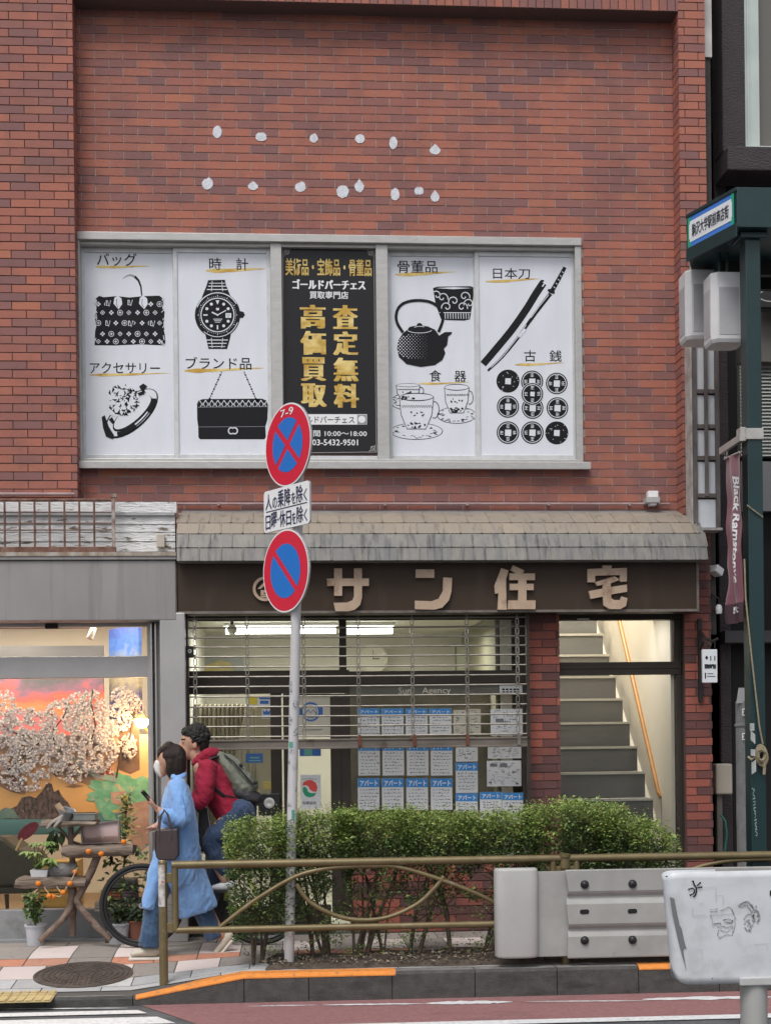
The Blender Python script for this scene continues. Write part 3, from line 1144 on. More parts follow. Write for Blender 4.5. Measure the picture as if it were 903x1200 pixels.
def cup(cx, cy, w_, h_, sw):
    p.ell(cx, cy + h_ + 10, w_ * sw, 36, 0, 0, 30)
    p.ell(cx, cy + h_ + 10, w_ * sw - 3, 33.5, 1, 1, 30)
    for i in range(34):
        a_ = rr.uniform(0, 6.28)
        f_ = rr.uniform(.62, .95)
        x, y = cx + math.cos(a_) * w_ * sw * f_, cy + h_ + 10 + math.sin(a_) * 33 * f_
        p.line([(x - rr.uniform(3, 7), y), (x + rr.uniform(3, 7), y + rr.uniform(-4, 4))], 2.4, 0, 2)
    body = [(cx - w_, cy), (cx - w_ * .9, cy + h_ * .55), (cx - w_ * .55, cy + h_), (cx + w_ * .55, cy + h_), (cx + w_ * .9, cy + h_ * .55), (cx + w_, cy)]
    p.poly(body, 1, 3)
    p.line(body, 2.4, 0, 4)
    p.ell(cx, cy, w_ * 1.0, h_ * .13, 0, 4, 24)
    p.ell(cx, cy, w_ * .97, h_ * .1, 1, 5, 24)
    p.ring(cx + w_ * 1.05, cy + h_ * .4, w_ * .28, h_ * .26, 2.6, 0, 3, -100, 110, 12)
    for i in range(13):
        x = cx - w_ * .85 + i * w_ * 1.7 / 12
        p.line([(x, cy + h_ * .26), (x + 4, cy + h_ * .34), (x + 8, cy + h_ * .26)], 2.2, 0, 5)
    for i in range(8):
        x, y = cx + rr.uniform(-.5, .5) * w_, cy + h_ * rr.uniform(.45, .62)
        p.ell(x, y, rr.uniform(2, 5), rr.uniform(2, 4), 0, 5, 7)
    for i in range(16):
        x, y = cx + rr.uniform(-.5, .5) * w_, cy + h_ * rr.uniform(.8, .98)
        p.ell(x, y, rr.uniform(3, 7), rr.uniform(2, 5), 0, 5, 7)


cup(606, 655, 50, 60, 1.5)
part(p.new(), 'teacup_print', PICS, t)
cup(812, 664, 52, 108, 1.6)
part(p.new(), 'teacup_print', PICS, t)
p.k = 0
cup(642, 705, 72, 135, 1.55)
part(p.new(), 'teacup_print', PICS, t)
# --- panel 5: swords and coins
Y5 = YR + .057
t = panel((561, 294, 671, 541), Y5, 'white window poster with a sword and scabbard above ten old coins', FILM)
p = Print(450, 270, Y5)
p.text('日本刀', 460, 160, 616, 205, 0, .006)
part(p.new(), 'lettering', INK, t)
p.text('古　銭', 592, 508, 750, 555, 0, .006)
part(p.new(), 'lettering', INK, t)
p.brush(430, 216, 660, 206, 14)
part(p.new(), 'gold_stroke', GOLD, t)
p.brush(553, 568, 764, 562, 12)
part(p.new(), 'gold_stroke', GOLD, t)
p.line(p.curve([(418, 566), (470, 505), (540, 420), (600, 335), (640, 270), (672, 222)]), 30, 0, 0, 32)
p.poly([(600, 305), (618, 290), (632, 262), (648, 268), (625, 300), (610, 302)], 0, 1)
p.ell(668, 214, 8, 5)
p.line([(668, 238), (676, 226)], 5, 1, 1)
part(p.new(), 'scabbard_print', PICS, t)
p.line(p.curve([(438, 594), (500, 535), (560, 462), (610, 392), (655, 330), (703, 268)]), 9, 0, 0, 17)
p.line([(452, 580), (505, 528), (562, 455), (600, 400)], 3, 1, 1)
p.line([(568, 450), (596, 418)], 12, 1, 2)
p.line([(620, 370), (655, 322), (695, 272)], 3, 1, 1)
p.line([(706, 262), (738, 205), (764, 156)], 19, 0, 0, 15)
for i in range(5):
    p.line([(716 + i * 9, 238 - i * 16), (722 + i * 9, 244 - i * 16)], 3, 1, 1)
p.ell(706, 258, 17, 8, 0, 1, 14, R(25))
part(p.new(), 'sword_print', PICS, t)
for i, (cx, cy, r_) in enumerate([(523, 638, 49), (625, 640, 47), (729, 648, 46), (523, 746, 47), (627, 752, 46), (732, 752, 46), (626, 692, 46), (523, 856, 48), (626, 856, 48), (729, 857, 49)]):
    l = 4 if i == 6 else 0
    if i == 6:
        p.ell(cx, cy, r_ + 2, r_ + 2, 1, 3, 26)
    p.ell(cx, cy, r_, r_, 0, l, 30)
    if i not in (9, 0):
        p.ring(cx, cy, r_ * .86, r_ * .86, 3, 1, l + 1)
    q = 13 if i not in (0, 6, 9) else 12
    if i == 6:
        q = 9
    p.poly([(cx - q, cy + q), (cx + q, cy + q + 2), (cx + q + 1, cy - q), (cx - q + 1, cy - q)], 1, l + 1)
    if i not in (0, 9):
        for dx, dy in ((0, -27), (0, 27), (-27, 0), (27, 0)):
            for k in range(3):
                p.line([(cx + dx - 7, cy + dy - 6 + k * 6), (cx + dx + 7, cy + dy - 6 + k * 6 + rr.uniform(-2, 2))], 2.2, 1, l + 1)
            p.line([(cx + dx + rr.uniform(-4, 4), cy + dy - 8), (cx + dx, cy + dy + 8)], 2.2, 1, l + 1)
    else:
        for k in range(14):
            a_, f_ = rr.uniform(0, 6.28), rr.uniform(.45, .95)
            p.ell(cx + math.cos(a_) * r_ * f_, cy + math.sin(a_) * r_ * f_, 2.2, 1.6, 1, l + 1, 6)
    part(p.new(), 'coin_print', PICS, t)
# ================================================================ STREET FRONT
# --- pent roof of curved metal shingles
AWM = pm('roof_tan', (.36, .28, .2), .6, isl=[(0, (.27, .236, .195)), (1, (.315, .268, .212))], col2=(.25, .22, .19), ns=9, thr=(.45, .8), stretch=(1.6, 1, .5), metal=.1, bump=.1, bs=20, col3=(.13, .12, .11), ns3=7, st3=(3, 1, .25), thr3=(.56, .75))
AWG = pm('roof_grey', (.24, .23, .21), .6, isl=[(0, (.205, .198, .183)), (1, (.24, .228, .203))], col2=(.14, .145, .15), ns=9, thr=(.4, .75), stretch=(1.6, 1, .4), metal=.1, bump=.1, bs=20, col3=(.07, .072, .078), ns3=7, st3=(3.2, 1, .22), thr3=(.52, .7))
prof = []
for y, Y in ((598, YR - .01), (601, 11.95), (605, 11.82), (612.5, 11.68), (625, 11.57), (641, 11.5), (656.5, 11.47)):
    prof.append((Y, at(500, y, Y).z))
bands = [(1, 3, 0), (3, 4, 0), (4, 5, 1), (5, 6, 1)]
A = thing('pent_roof', 'weathered curved sheet-metal pent roof in tan and grey over the brown shop fascia', 'roof', (at(500, 656, 11.5).x, 11.6, prof[-1][1]))
rr = random.Random(5)
for bi, (i0, i1, mt) in enumerate(bands):
    mb = MB()
    P0, P1 = prof[i0], prof[i1]
    ex = [at(828 - (12 if bi < 1 else 9 if bi == 1 else 0), 650, P1[0]).x, at(207, 650, P1[0]).x]
    xa, xb = ex[1], ex[0]
    x = xa - (.0 if bi % 2 else .09)
    while x < xb:
        w_ = .178
        a_, b_ = max(x, xa) + .002, min(x + w_, xb) - .002
        if b_ - a_ > .01:
            n = i1 - i0
            lift = .007
            for k in range(i0, i1):
                (ya, za), (yb, zb) = prof[k], prof[k + 1]
                t1 = rr.uniform(-.0004, .0004)
                yb2 = yb - lift * (k + 1 - i0) / n + t1
                ya2 = ya - lift * (k - i0) / n
                mb.add([(a_, ya2, za), (b_, ya2, za), (b_, yb2, zb), (a_, yb2, zb), (a_, yb2 + .012, zb - .004), (b_, yb2 + .012, zb - .004)], [(3, 2, 1, 0), (4, 5, 2, 3)])
            # standing seam
            for k in range(i0, i1):
                (ya, za), (yb, zb) = prof[k], prof[k + 1]
                mb.tube([(b_ + .002, ya - lift * (k - i0) / n - .002, za), (b_ + .002, yb - lift * (k + 1 - i0) / n - .002, zb)], .0065, 6, cap=False)
        x += w_
    part(mb, 'shingle_course', [AWM, AWG][mt], A)
mb = MB()
for xx, s in ((at(207, 650, 11.5).x, 1), (at(828, 650, 11.5).x, -1)):
    pts = [(xx + s * .004, y + .004, z) for y, z in prof] + [(xx + s * .004, YR - .01, prof[-1][1])]
    mb.prism(pts if s > 0 else pts[::-1], (s * .006, 0, 0))
xa, xb = at(207, 650, 11.5).x + .01, at(828, 650, 11.5).x - .01
mb.box(xa, xb, 11.48, YP, prof[-1][1] - .004, prof[-1][1] + .004)
mb.prism([(xa, y + .006, z - .003) for y, z in prof] + [(xa, YR, prof[-1][1])], (xb - xa, 0, 0))
part(mb, 'eaves_flashing', pm('eaves_grey', (.3, .31, .32), .5, (.2, .2, .2), 8, metal=.3), A)

# --- brown fascia with raised letters
FY = 11.62
fx0, fx1, fz0, fz1 = rect(208, 659, 818, 718, FY)
BRN = pm('brown_fascia', (.053, .036, .026), .5, (.058, .04, .029), 3, col3=(.085, .062, .05), ns3=5, st3=(1, 1, .2), thr3=(.55, .95), spec=.2)
F_ = thing('shop_fascia', 'dark brown sign fascia with raised beige Japanese letters under the pent roof', 'shop sign', ((fx0 + fx1) / 2, FY, fz0))
mb = MB()
mb.box(fx0, fx1, FY, YP - .004, fz0, fz1)
part(mb, 'panel', BRN, F_, bevel=.006)
mb = MB()
mb.box(fx0, fx1, FY - .008, FY, fz0, fz0 + .02)
mb.box(fx1 - .02, fx1, FY - .008, FY, fz0 + .02, fz1)
for i in range(4):
    mb.ball((fx1 - .01, FY - .008, fz0 + .02 + i * .09), .006, 6, 4)
mb.box(fx0 - .03, fx0 - .006, FY - .01, FY + .04, fz0 - .0, fz1 + .01)
part(mb, 'trim', pm('fascia_trim', (.2, .17, .15), .5, (.12, .1, .09), 8), F_)
LET = pm('beige_letter', (.44, .32, .23), .6, (.52, .39, .29), 7, bump=.15, bs=50, col3=(.24, .14, .09), ns3=6, thr3=(.58, .75))
LES = pm('letter_side', (.58, .47, .38), .6)


def letter(polys, ox, oy, s):
    mb = MB()
    for pl in polys:
        pts = [at(ox + x / s, oy + y / s, FY - .04) for x, y in pl]
        ar = sum(pts[i].x * pts[(i + 1) % len(pts)].z - pts[(i + 1) % len(pts)].x * pts[i].z for i in range(len(pts)))
        if ar < 0:
            pts = pts[::-1]
        mb.prism(pts, (0, .036, 0), 0, 1)
    return part(mb, 'letter', [LET, LES], F_)


c1 = (380, 640, 3.225)
letter([[(10, 122), (37, 122), (37, 84), (67, 84), (67, 122), (112, 122), (112, 84), (142, 84), (142, 122), (168, 122), (168, 150), (142, 150), (142, 195), (135, 222), (115, 240), (90, 246), (42, 246), (35, 214), (85, 213), (105, 205), (112, 190), (112, 150), (67, 150), (67, 187), (37, 187), (37, 150), (10, 150)]], *c1)
letter([[(345, 88), (415, 88), (415, 119), (345, 119)], [(449, 118), (482, 120), (480, 170), (470, 205), (445, 232), (415, 240), (342, 238), (342, 206), (405, 208), (432, 198), (447, 170)]], *c1)
letter([[(668, 83), (695, 92), (685, 128), (688, 240), (655, 240), (657, 178), (645, 180), (642, 150)],
        [(712, 72), (755, 92), (748, 103), (795, 103), (795, 128), (763, 128), (763, 142), (790, 142), (790, 166), (763, 166), (763, 205), (797, 205), (797, 238), (692, 238), (694, 205), (732, 205), (732, 166), (700, 166), (700, 142), (732, 142), (732, 128), (698, 128), (698, 103), (722, 103), (703, 90)]], *c1)
letter([[(302, 236), (332, 236), (332, 246), (383, 244), (383, 290), (360, 290), (360, 268), (277, 270), (277, 292), (252, 292), (252, 248), (302, 246)],
        [(342, 272), (360, 284), (329, 296), (329, 308), (383, 300), (384, 324), (330, 333), (331, 345), (340, 352), (362, 352), (366, 340), (385, 346), (380, 372), (362, 382), (325, 382), (306, 370), (303, 340), (262, 348), (256, 322), (303, 313), (303, 300), (284, 304), (277, 292)]], 600, 580, 2.858)
mb = MB()
cc = at(310.5, 690, FY - .03)
n = 28
for i in range(n):
    a0, a1 = 2 * math.pi * i / n, 2 * math.pi * (i + 1) / n
    q = [cc + Vector((math.cos(a_) * r_, 0, math.sin(a_) * r_)) for a_, r_ in ((a0, .1), (a1, .1), (a1, .077), (a0, .077))]
    mb.prism(q, (0, .027, 0))
for pl in ([(-.06, .0), (0, .06), (.06, 0), (.035, 0), (0, .03), (-.035, 0)][::-1], [(-.035, -.01), (.035, -.01), (.035, -.03), (-.01, -.03), (-.01, -.04), (.035, -.04), (.035, -.07), (-.035, -.07), (-.035, -.055), (.01, -.055), (.01, -.05), (-.035, -.05)][::-1]):
    mb.prism([cc + Vector((x, -.002, z)) for x, z in pl][::-1], (0, .027, 0))
part(mb, 'round_emblem', LET, F_)

# --- grey gallery shopfront on the left
GX0 = -4.6
GF = 11.6
STL = pm('grey_steel_panel', (.31, .295, .29), .5, (.255, .243, .24), 2, stretch=(1, 1, .5), metal=.15, col3=(.13, .125, .125), ns3=3.4, st3=(2.6, 1, .12), thr3=(.54, .8), spec=.45)
STC = pm('grey_steel_column', (.42, .41, .405), .4, (.36, .35, .348), 2, metal=.3, spec=.5)
G = thing('gallery_shopfront', 'grey steel shopfront with a tall display window of paintings on the left', 'shopfront', (-2.3, GF, 0))
_, gx1, gz0, gz1 = rect(0, 657, 206, 727, GF)
gx1 = at(206, 690, GF).x
cx0, cx1 = at(189, 900, GF).x, at(218.5, 900, GF).x
mb = MB()
mb.box(GX0, gx1, GF, YP + .2, gz0, gz1)
mb.box(GX0, gx1 + .01, GF - .02, YP, gz1 + .004, gz1 + .05)
part(mb, 'fascia', STL, G, bevel=.006)
mb = MB()
mb.box(cx0, cx1, GF + .003, YP + .25, 0, gz0 + .06)
part(mb, 'column', STC, G, bevel=.008)
GG = YP + .06
mb = MB()
sx, _, tz0, tz1 = rect(176, 769, 190, 794, GG)
jx = [at(x, 900, GG).x for x in (175, 181, 184, 188.5)]
mb.box(GX0, jx[0], GG - .05, GG + .06, tz0, tz1)
mb.box(jx[0], jx[1], GG - .08, GG + .06, .0, gz0)
mb.box(jx[1], jx[2], GG + .0, GG + .05, .0, gz0)
mb.box(jx[2], cx0, GG - .06, GG + .06, .0, gz0)
mb.box(GX0, jx[0], GG - .03, GG + .06, gz0 - .03, gz0)
k0, k1, _, _ = rect(54, 726, 69, 732, GG)
mb.box(k0, k1, GG - .05, GG, gz0 - .045, gz0 - .0, 1)
part(mb, 'frame', [STC, DARKM], G, bevel=.005)
for xa_, xb_ in ((178, 180.5), (183, 185.5)):
    mb = MB()
    mb.box(at(xa_, 900, GG - .1).x, at(xb_, 900, GG - .1).x, GG - .115, GG - .085, .026, gz0 - .004)
    part(mb, 'jamb_strip', pm('brushed_steel', (.55, .54, .53), .22, metal=.85), G, bevel=.006)
sz = at(60, 1066, YP - .02).z
mb = MB()
mb.box(GX0, jx[0] + .1, YP - .02, GG + .05, 0.0, sz)
mb.box(GX0, cx0, YP - .1, YP + .3, -.05, .025)
part(mb, 'sill', pm('sill_grey', (.2, .205, .215), .5, (.26, .265, .27), 3, col3=(.14, .14, .14), ns3=5), G, bevel=.004)
mb = MB()
mb.box(GX0, jx[0], GG, GG + .008, sz, gz0 - .03)
part(mb, 'glass', GLASS, G)
# room behind
CRM = pm('cream_wall', (.74, .69, .6), .85, (.7, .65, .57), 2)
gyb = 14.6
mb = MB()
mb.box(GX0, cx0 + .0, gyb, gyb + .1, 0, 3.0, 0)
mb.box(cx0 + .02, cx0 + .1, GG + .07, gyb, 0, 3.0, 0)
mb.box(GX0 - .1, GX0, GG, gyb, 0, 3.0, 0)
mb.box(GX0, cx0, GG + .07, gyb, 2.86, 2.95, 0)
mb.box(GX0, cx0, GG + .06, gyb, 0, .1, 1)
part(mb, 'room', [CRM, pm('wood_floor', (.3, .2, .11), .5, (.22, .14, .08), 5, stretch=(1, 6, 1))], G)
mb = MB()
l0 = at(70, 728, 13.3)
mb.box(GX0 + .3, l0.x + .5, 12.8, 13.0, 2.82, 2.85)
mb.box(GX0 + .3, l0.x + .5, 13.6, 13.8, 2.82, 2.85)
part(mb, 'ceiling_light', emis('ceiling_lamp', (1, .93, .8), 6), G)
for (lx, ly, en, tl) in ((-2.7, 13.2, 34, 0), (-1.5, 13.0, 18, 0), (-2.7, 12.06, 10, 14), (-1.75, 12.06, 7, 14)):
    al = bpy.data.lights.new('gallery_lamp', 'AREA')
    al.energy = en
    al.size = .9
    if tl:
        al.shape = 'RECTANGLE'
        al.size_y = .1
    al.color = (1, .86, .66)
    ao = bpy.data.objects.new('gallery_lamp', al)
    COL.objects.link(ao)
    ao.location = (lx, ly, 2.55 if tl else 2.78)
    ao.rotation_euler = (R(tl), 0, 0)
# spot lamp on the ceiling track
sp = at(108, 742, 12.7)
t = thing('spotlight', 'small silver track spotlight under the gallery ceiling', 'spotlight', sp)
mb = MB()
mb.tube([sp + Vector((0, 0, .3)), sp + Vector((0, 0, .04))], .008, 8)
part(mb, 'stem', pm('chrome', (.6, .6, .6), .25, metal=.8), t)
mb = MB()
mb.lathe(sp + Vector((.02, 0, .05)), [(.02, 0), (.03, .02), (.036, .11), (.03, .112)], 14, 0, (-.35, -.2, -1))
part(mb, 'head', pm('chrome', (.6, .6, .6), .25, metal=.8), t, smooth=True)
# wall lamp, lit
wl = at(166, 845, 12.3)
t = thing('wall_lamp', 'small lit wall lamp glowing warm beside the display window jamb', 'wall lamp', wl)
mb = MB()
mb.ball(wl, .06, 16, 10)
part(mb, 'bulb', emis('warm_bulb', (1, .62, .28), 110), t, smooth=True)
mb = MB()
mb.tube([wl + Vector((.02, 0, -.05)), wl + Vector((.06, .0, -.1)), (jx[3] - .01, wl.y, wl.z - .1)], .012, 8)
mb.lathe(wl + Vector((.0, 0, .03)), [(.02, .03), (.075, -.01), (.07, -.015), (.015, .02)], 16)
part(mb, 'bracket', pm('brass', (.5, .35, .12), .35, metal=.8), t, smooth=True)
pl_ = bpy.data.lights.new('wall_lamp_light', 'POINT')
pl_.energy = 14
pl_.color = (1, .6, .28)
pl_.shadow_soft_size = .05
po = bpy.data.objects.new('wall_lamp_light', pl_)
COL.objects.link(po)
po.location = wl + Vector((-.02, -.09, .0))

# --- paintings inside
def art(name, scale, cols, stretch=(1, 1, 1), dist=1.5, rough=.5):
    m = bpy.data.materials.new(name)
    m.use_nodes = True
    nt = m.node_tree
    b = nt.nodes['Principled BSDF']
    b.inputs['Roughness'].default_value = rough
    nt.links.new(ramp(nt, cols, noisef(nt, scale, 6, .6, stretch, 'Object', dist)), b.inputs[0])
    return m


def canvas(px, Y, label, mat, name='painting', extra=None, dep=.04, frame=None):
    a, b, c, d = rect(*px, Y)
    t = thing(name, label, 'painting', ((a + b) / 2, Y, c))
    mb = MB()
    mb.box(a, b, Y, Y + dep, c, d)
    part(mb, 'canvas', mat, t)
    return t


def vgrad(name, cols, wob=.15, ns=2.5, det=4, axis=2, mottled=None):
    """a painted picture: bands of paint that change up the canvas, with brushed edges"""
    m = bpy.data.materials.new(name)
    m.use_nodes = True
    nt = m.node_tree
    b = nt.nodes['Principled BSDF']
    b.inputs['Roughness'].default_value = .55
    tc = node(nt, 'ShaderNodeTexCoord')
    sp_ = node(nt, 'ShaderNodeSeparateXYZ')
    nt.links.new(tc.outputs['Generated'], sp_.inputs[0])
    nz = noisef(nt, ns, det, .6, (1, 1, 2.5), 'Object', 1)
    mm = node(nt, 'ShaderNodeMath', operation='MULTIPLY_ADD')
    nt.links.new(nz, mm.inputs[0])
    mm.inputs[1].default_value = wob * 2
    mm.inputs[2].default_value = -wob
    ad = node(nt, 'ShaderNodeMath', operation='ADD')
    nt.links.new(mm.outputs[0], ad.inputs[0])
    nt.links.new(sp_.outputs[axis], ad.inputs[1])
    nt.links.new(ramp(nt, cols, ad.outputs[0]), b.inputs[0])
    return m


red_art = vgrad('red_cloud_paint', [(0, (.65, .3, .26)), (.25, (.7, .16, .12)), (.4, (.5, .16, .2)), (.5, (.75, .25, .1)), (.6, (.62, .12, .1)), (.68, (.26, .13, .2)), (.76, (.11, .11, .125)), (1, (.08, .08, .09))], .3, 1.9, 5)
canvas((-60, 757, 122, 905), 13.4, 'large red and orange cloud painting under a dark grey sky behind the cherry blossom', red_art)
bl = vgrad('blue_waterfall_paint', [(0, (.03, .04, .2)), (.2, (.1, .1, .22)), (.42, (.42, .36, .22)), (.6, (.2, .25, .38)), (.78, (.04, .14, .5)), (1, (.03, .07, .35))], .35, 5, 5)
Pq = [onX(128, 735, -1.18) for _ in range(1)]
xw = cx0 - .0
a_, b_ = at(128, 790, 13.6), at(163, 790, 12.9)
zt0, zt1 = at(128, 738, 13.6).z, at(128, 843, 13.6).z
t = thing('painting', 'tall blue and yellow waterfall painting angled against the right wall', 'painting', (b_.x, 13.2, zt1))
mb = MB()
nv = Vector((b_.y - a_.y, a_.x - b_.x, 0)).normalized() * .03
mb.prism([(a_.x, a_.y, zt1), (b_.x, b_.y, zt1), (b_.x, b_.y, zt0), (a_.x, a_.y, zt0)], -nv if nv.y < 0 else nv)
part(mb, 'canvas', bl, t)
# landscape board: orange evening sky over a teal sea with rocky islands
LY = 12.45
land = vgrad('evening_sea_paint', [(0, (.05, .13, .13)), (.14, (.1, .22, .22)), (.205, (.09, .2, .2)), (.215, (.62, .33, .12)), (.5, (.72, .4, .15)), (.7, (.6, .33, .17)), (1, (.42, .27, .22))], .012, 3, 4)
L_ = canvas((-70, 862, 176, 978), LY, 'painted board of rocky islands in a teal sea under an orange evening sky', land)
ROCK = pm('rock_paint', (.045, .032, .03), .6, (.16, .11, .1), 16, thr=(.42, .62), stretch=(2, 1, 1), col3=(.3, .22, .19), ns3=22, thr3=(.6, .68))
CLD = pm('cloud_paint', (.22, .13, .1), .6, (.4, .23, .14), 9)
p = Print(0, 720, LY, 220 / 677)
p.poly([(15, 738), (40, 700), (62, 690), (80, 660), (108, 655), (130, 662), (150, 640), (172, 606), (188, 612), (196, 640), (212, 632), (228, 660), (246, 678), (262, 705), (275, 738)][::-1])
part(p.new(), 'painted_island', ROCK, L_)
p.poly([(0, 735), (0, 708), (20, 696), (48, 702), (70, 735)][::-1], 0, 1)
p.poly([(262, 736), (300, 715), (340, 722), (360, 736)][::-1], 0, 1)
part(p.new(), 'painted_island', pm('teal_rock_paint', (.1, .18, .17), .6, (.18, .25, .2), 12), L_)
for pts in ([(180, 560), (240, 530), (310, 560), (350, 600), (330, 622), (270, 596), (200, 585)], [(235, 622), (270, 612), (305, 618), (270, 626)], [(0, 560), (60, 560), (100, 610), (90, 650), (40, 640), (0, 620)]):
    p.poly(pts[::-1], 0, 1)
part(p.new(), 'painted_cloud', CLD, L_)
GRN = pm('green_paint', (.1, .33, .2), .6, (.22, .45, .3), 14, thr=(.35, .65), col3=(.5, .4, .27), ns3=9, thr3=(.58, .66))
pts = []
for i in range(60):
    a = 2 * math.pi * i / 60
    f = 1 + .13 * math.sin(a * 7 + 1) + .08 * math.sin(a * 17)
    pts.append((445 + math.cos(a) * 125 * f, 640 + math.sin(a) * 62 * f))
p.poly(pts[::-1], 0, 2)
p.poly([(340, 668), (400, 690), (420, 740), (380, 742), (352, 700)][::-1], 0, 3)
part(p.new(), 'painted_foliage', GRN, L_)
p.poly([(400, 640), (455, 638), (470, 668), (440, 690), (402, 680)][::-1], 0, 4)
p.poly([(430, 690), (540, 670), (540, 830), (505, 860), (455, 800), (440, 740)][::-1], 0, 4)
part(p.new(), 'painted_trunk', pm('mauve_paint', (.36, .2, .17), .6, (.5, .32, .25), 8, col3=(.25, .25, .14), ns3=12), L_)
p.line([(150, 455), (220, 490), (280, 530), (350, 580), (420, 592)], 10, 0, 4, 26)
p.line([(290, 530), (300, 490), (320, 460), (330, 440)], 16, 0, 4, 10)
part(p.new(), 'painted_branch', pm('pale_green_paint', (.25, .4, .3), .6, (.45, .38, .4), 12), L_)
p.poly([(360, 560), (375, 552), (385, 565), (398, 552), (410, 565), (412, 582), (385, 578), (362, 580)][::-1], 0, 5)
part(p.new(), 'painted_bird', pm('painted_dark_red', (.3, .05, .04), .6, (.75, .65, .55), 40, thr=(.5, .55)), L_)
for pts in ([(425, 345), (500, 300), (505, 560), (470, 575), (430, 560)], ):
    p.poly(pts[::-1], 0, 1)
part(p.new(), 'painted_shade', pm('dark_bark_paint', (.09, .055, .045), .6, (.18, .11, .08), 10), L_)
# cherry blossom: many small petals
rr = random.Random(21)
mb = MB()
BLS = [(90, 420, 110, 85, 1300), (40, 480, 110, 100, 1200), (230, 415, 90, 110, 1300), (180, 500, 90, 70, 900), (330, 380, 60, 110, 900), (350, 490, 70, 80, 800), (290, 340, 60, 60, 500), (90, 590, 90, 50, 500), (460, 320, 42, 50, 260), (450, 370, 30, 50, 200), (465, 475, 30, 45, 260), (440, 300, 40, 40, 160), (20, 320, 40, 50, 200), (260, 560, 60, 50, 260), (395, 430, 45, 110, 500), (500, 345, 25, 40, 90)]
for (cx, cy, rx, ry, n) in BLS:
    for i in range(int(n * 2.3)):
        a, d = rr.uniform(0, 6.283), rr.uniform(0, 1) ** .55
        if noise.noise((cx * .1 + math.cos(a) * d * 3.3, cy * .1 + math.sin(a) * d * 3.3, 2)) < -.13:
            continue
        c = at((cx + math.cos(a) * d * rx) * 220 / 677, 720 + (cy + math.sin(a) * d * ry) * 220 / 677, LY - rr.uniform(.01, .04))
        s = rr.uniform(.004, .0105)
        u = Vector((rr.uniform(-1, 1), rr.uniform(-.15, .15), rr.uniform(-1, 1))).normalized() * s
        v = u.cross(Vector((rr.uniform(-.2, .2), -1, rr.uniform(-.1, .45)))).normalized() * s
        pts = []
        for k in range(5):
            b = 2 * math.pi * k / 5
            pts.append(c + u * math.cos(b) + v * math.sin(b))
        mb.flat(pts)
solo(mb, 'cherry_blossom', pm('petal', (.6, .48, .45), .7, isl=[(0, (.28, .24, .27)), (.3, (.42, .38, .42)), (.6, (.53, .5, .53)), (.9, (.63, .6, .59)), (1, (.54, .4, .41))]),
     'mass of pale pink and white blossom spread across the front of the painted board', 'blossom', kind='stuff')
mb = MB()
for pts, r_ in (([(150, 460), (110, 440), (60, 430), (10, 400)], .006), ([(200, 480), (190, 420), (230, 370), (250, 320)], .006), ([(330, 460), (345, 400), (330, 320), (335, 270)], .007), ([(420, 590), (440, 480), (470, 440), (490, 330)], .008), ([(150, 455), (80, 520), (30, 560)], .006)):
    mb.tube([at(x * 220 / 677, 720 + y * 220 / 677, LY - .03) for x, y in pts], r_, 6)
solo(mb, 'blossom_branch', pm('bark_dark', (.05, .035, .028), .8), 'thin dark cherry branches among the pale blossom in the display window', 'branch')
# things on the gallery floor
WOODY = pm('golden_wood', (.5, .33, .1), .5, (.4, .24, .07), 6, stretch=(1, 1, 6))
t = thing('chest', 'yellow wooden chest of drawers behind the driftwood stand', 'chest', at(67, 1064, 12.3))
mb = MB()
for (x0, y0, x1, y1) in ((48, 1030, 88, 1045), (48, 1046.5, 88, 1063), (48, 1014, 88, 1028.5)):
    mb.rbox(x0, y0, x1, y1, 12.28, .03)
part(mb, 'drawer', WOODY, t, bevel=.004)
mb = MB()
mb.rbox(45, 1010, 91, 1066, 12.3, .35)
part(mb, 'body', pm('golden_wood_dark', (.3, .19, .06), .5), t)
t = thing('armchair', 'dark olive tub armchair at the left edge of the display window', 'armchair', at(15, 1064, 12.5))
DCH = pm('olive_leather', (.035, .034, .024), .5, (.05, .048, .035), 6, bump=.2, bs=60)
mb = MB()
pts = [at(x, y, 12.4) for x, y in ((-60, 985), (-20, 978), (5, 982), (22, 995), (38, 1000), (46, 1012), (44, 1040), (-60, 1040))]
mb.prism(pts[::-1], (0, .55, 0))
part(mb, 'shell', DCH, t, bevel=.03)
mb = MB()
mb.rbox(-60, 1040, 36, 1048, 12.42, .5)
part(mb, 'seat', DCH, t, bevel=.01)
mb = MB()
for x in (-20, 8, 30):
    p0 = at(x, 1048, 12.45)
    mb.tube([p0, (p0.x + .01, p0.y, .1)], [.02, .012], 8)
part(mb, 'legs_frame', pm('chair_wood', (.06, .04, .03), .5), t)
t = thing('hand_fan', 'round dark red hand fan with a pale handle standing by the chair', 'fan', at(33, 990, 12.2))
mb = MB()
fc = at(33, 974, 12.2)
pts = []
for i in range(24):
    a = 2 * math.pi * i / 24
    x, z = math.cos(a) * .095, math.sin(a) * .075
    pts.append(fc + Vector((x * .9 + z * .3, 0, z * .95 + x * .35)))
mb.prism(pts, (0, .008, 0))
part(mb, 'leaf', pm('fan_red', (.13, .012, .025), .6, (.2, .03, .05), 20, stretch=(3, 1, 1), col3=(.4, .2, .15), ns3=30, thr3=(.62, .66)), t)
mb = MB()
mb.tube([fc + Vector((-.05, -.004, -.06)), fc + Vector((-.1, -.004, -.16))], .009, 8)
part(mb, 'handle', pm('bamboo', (.55, .4, .2), .5), t)

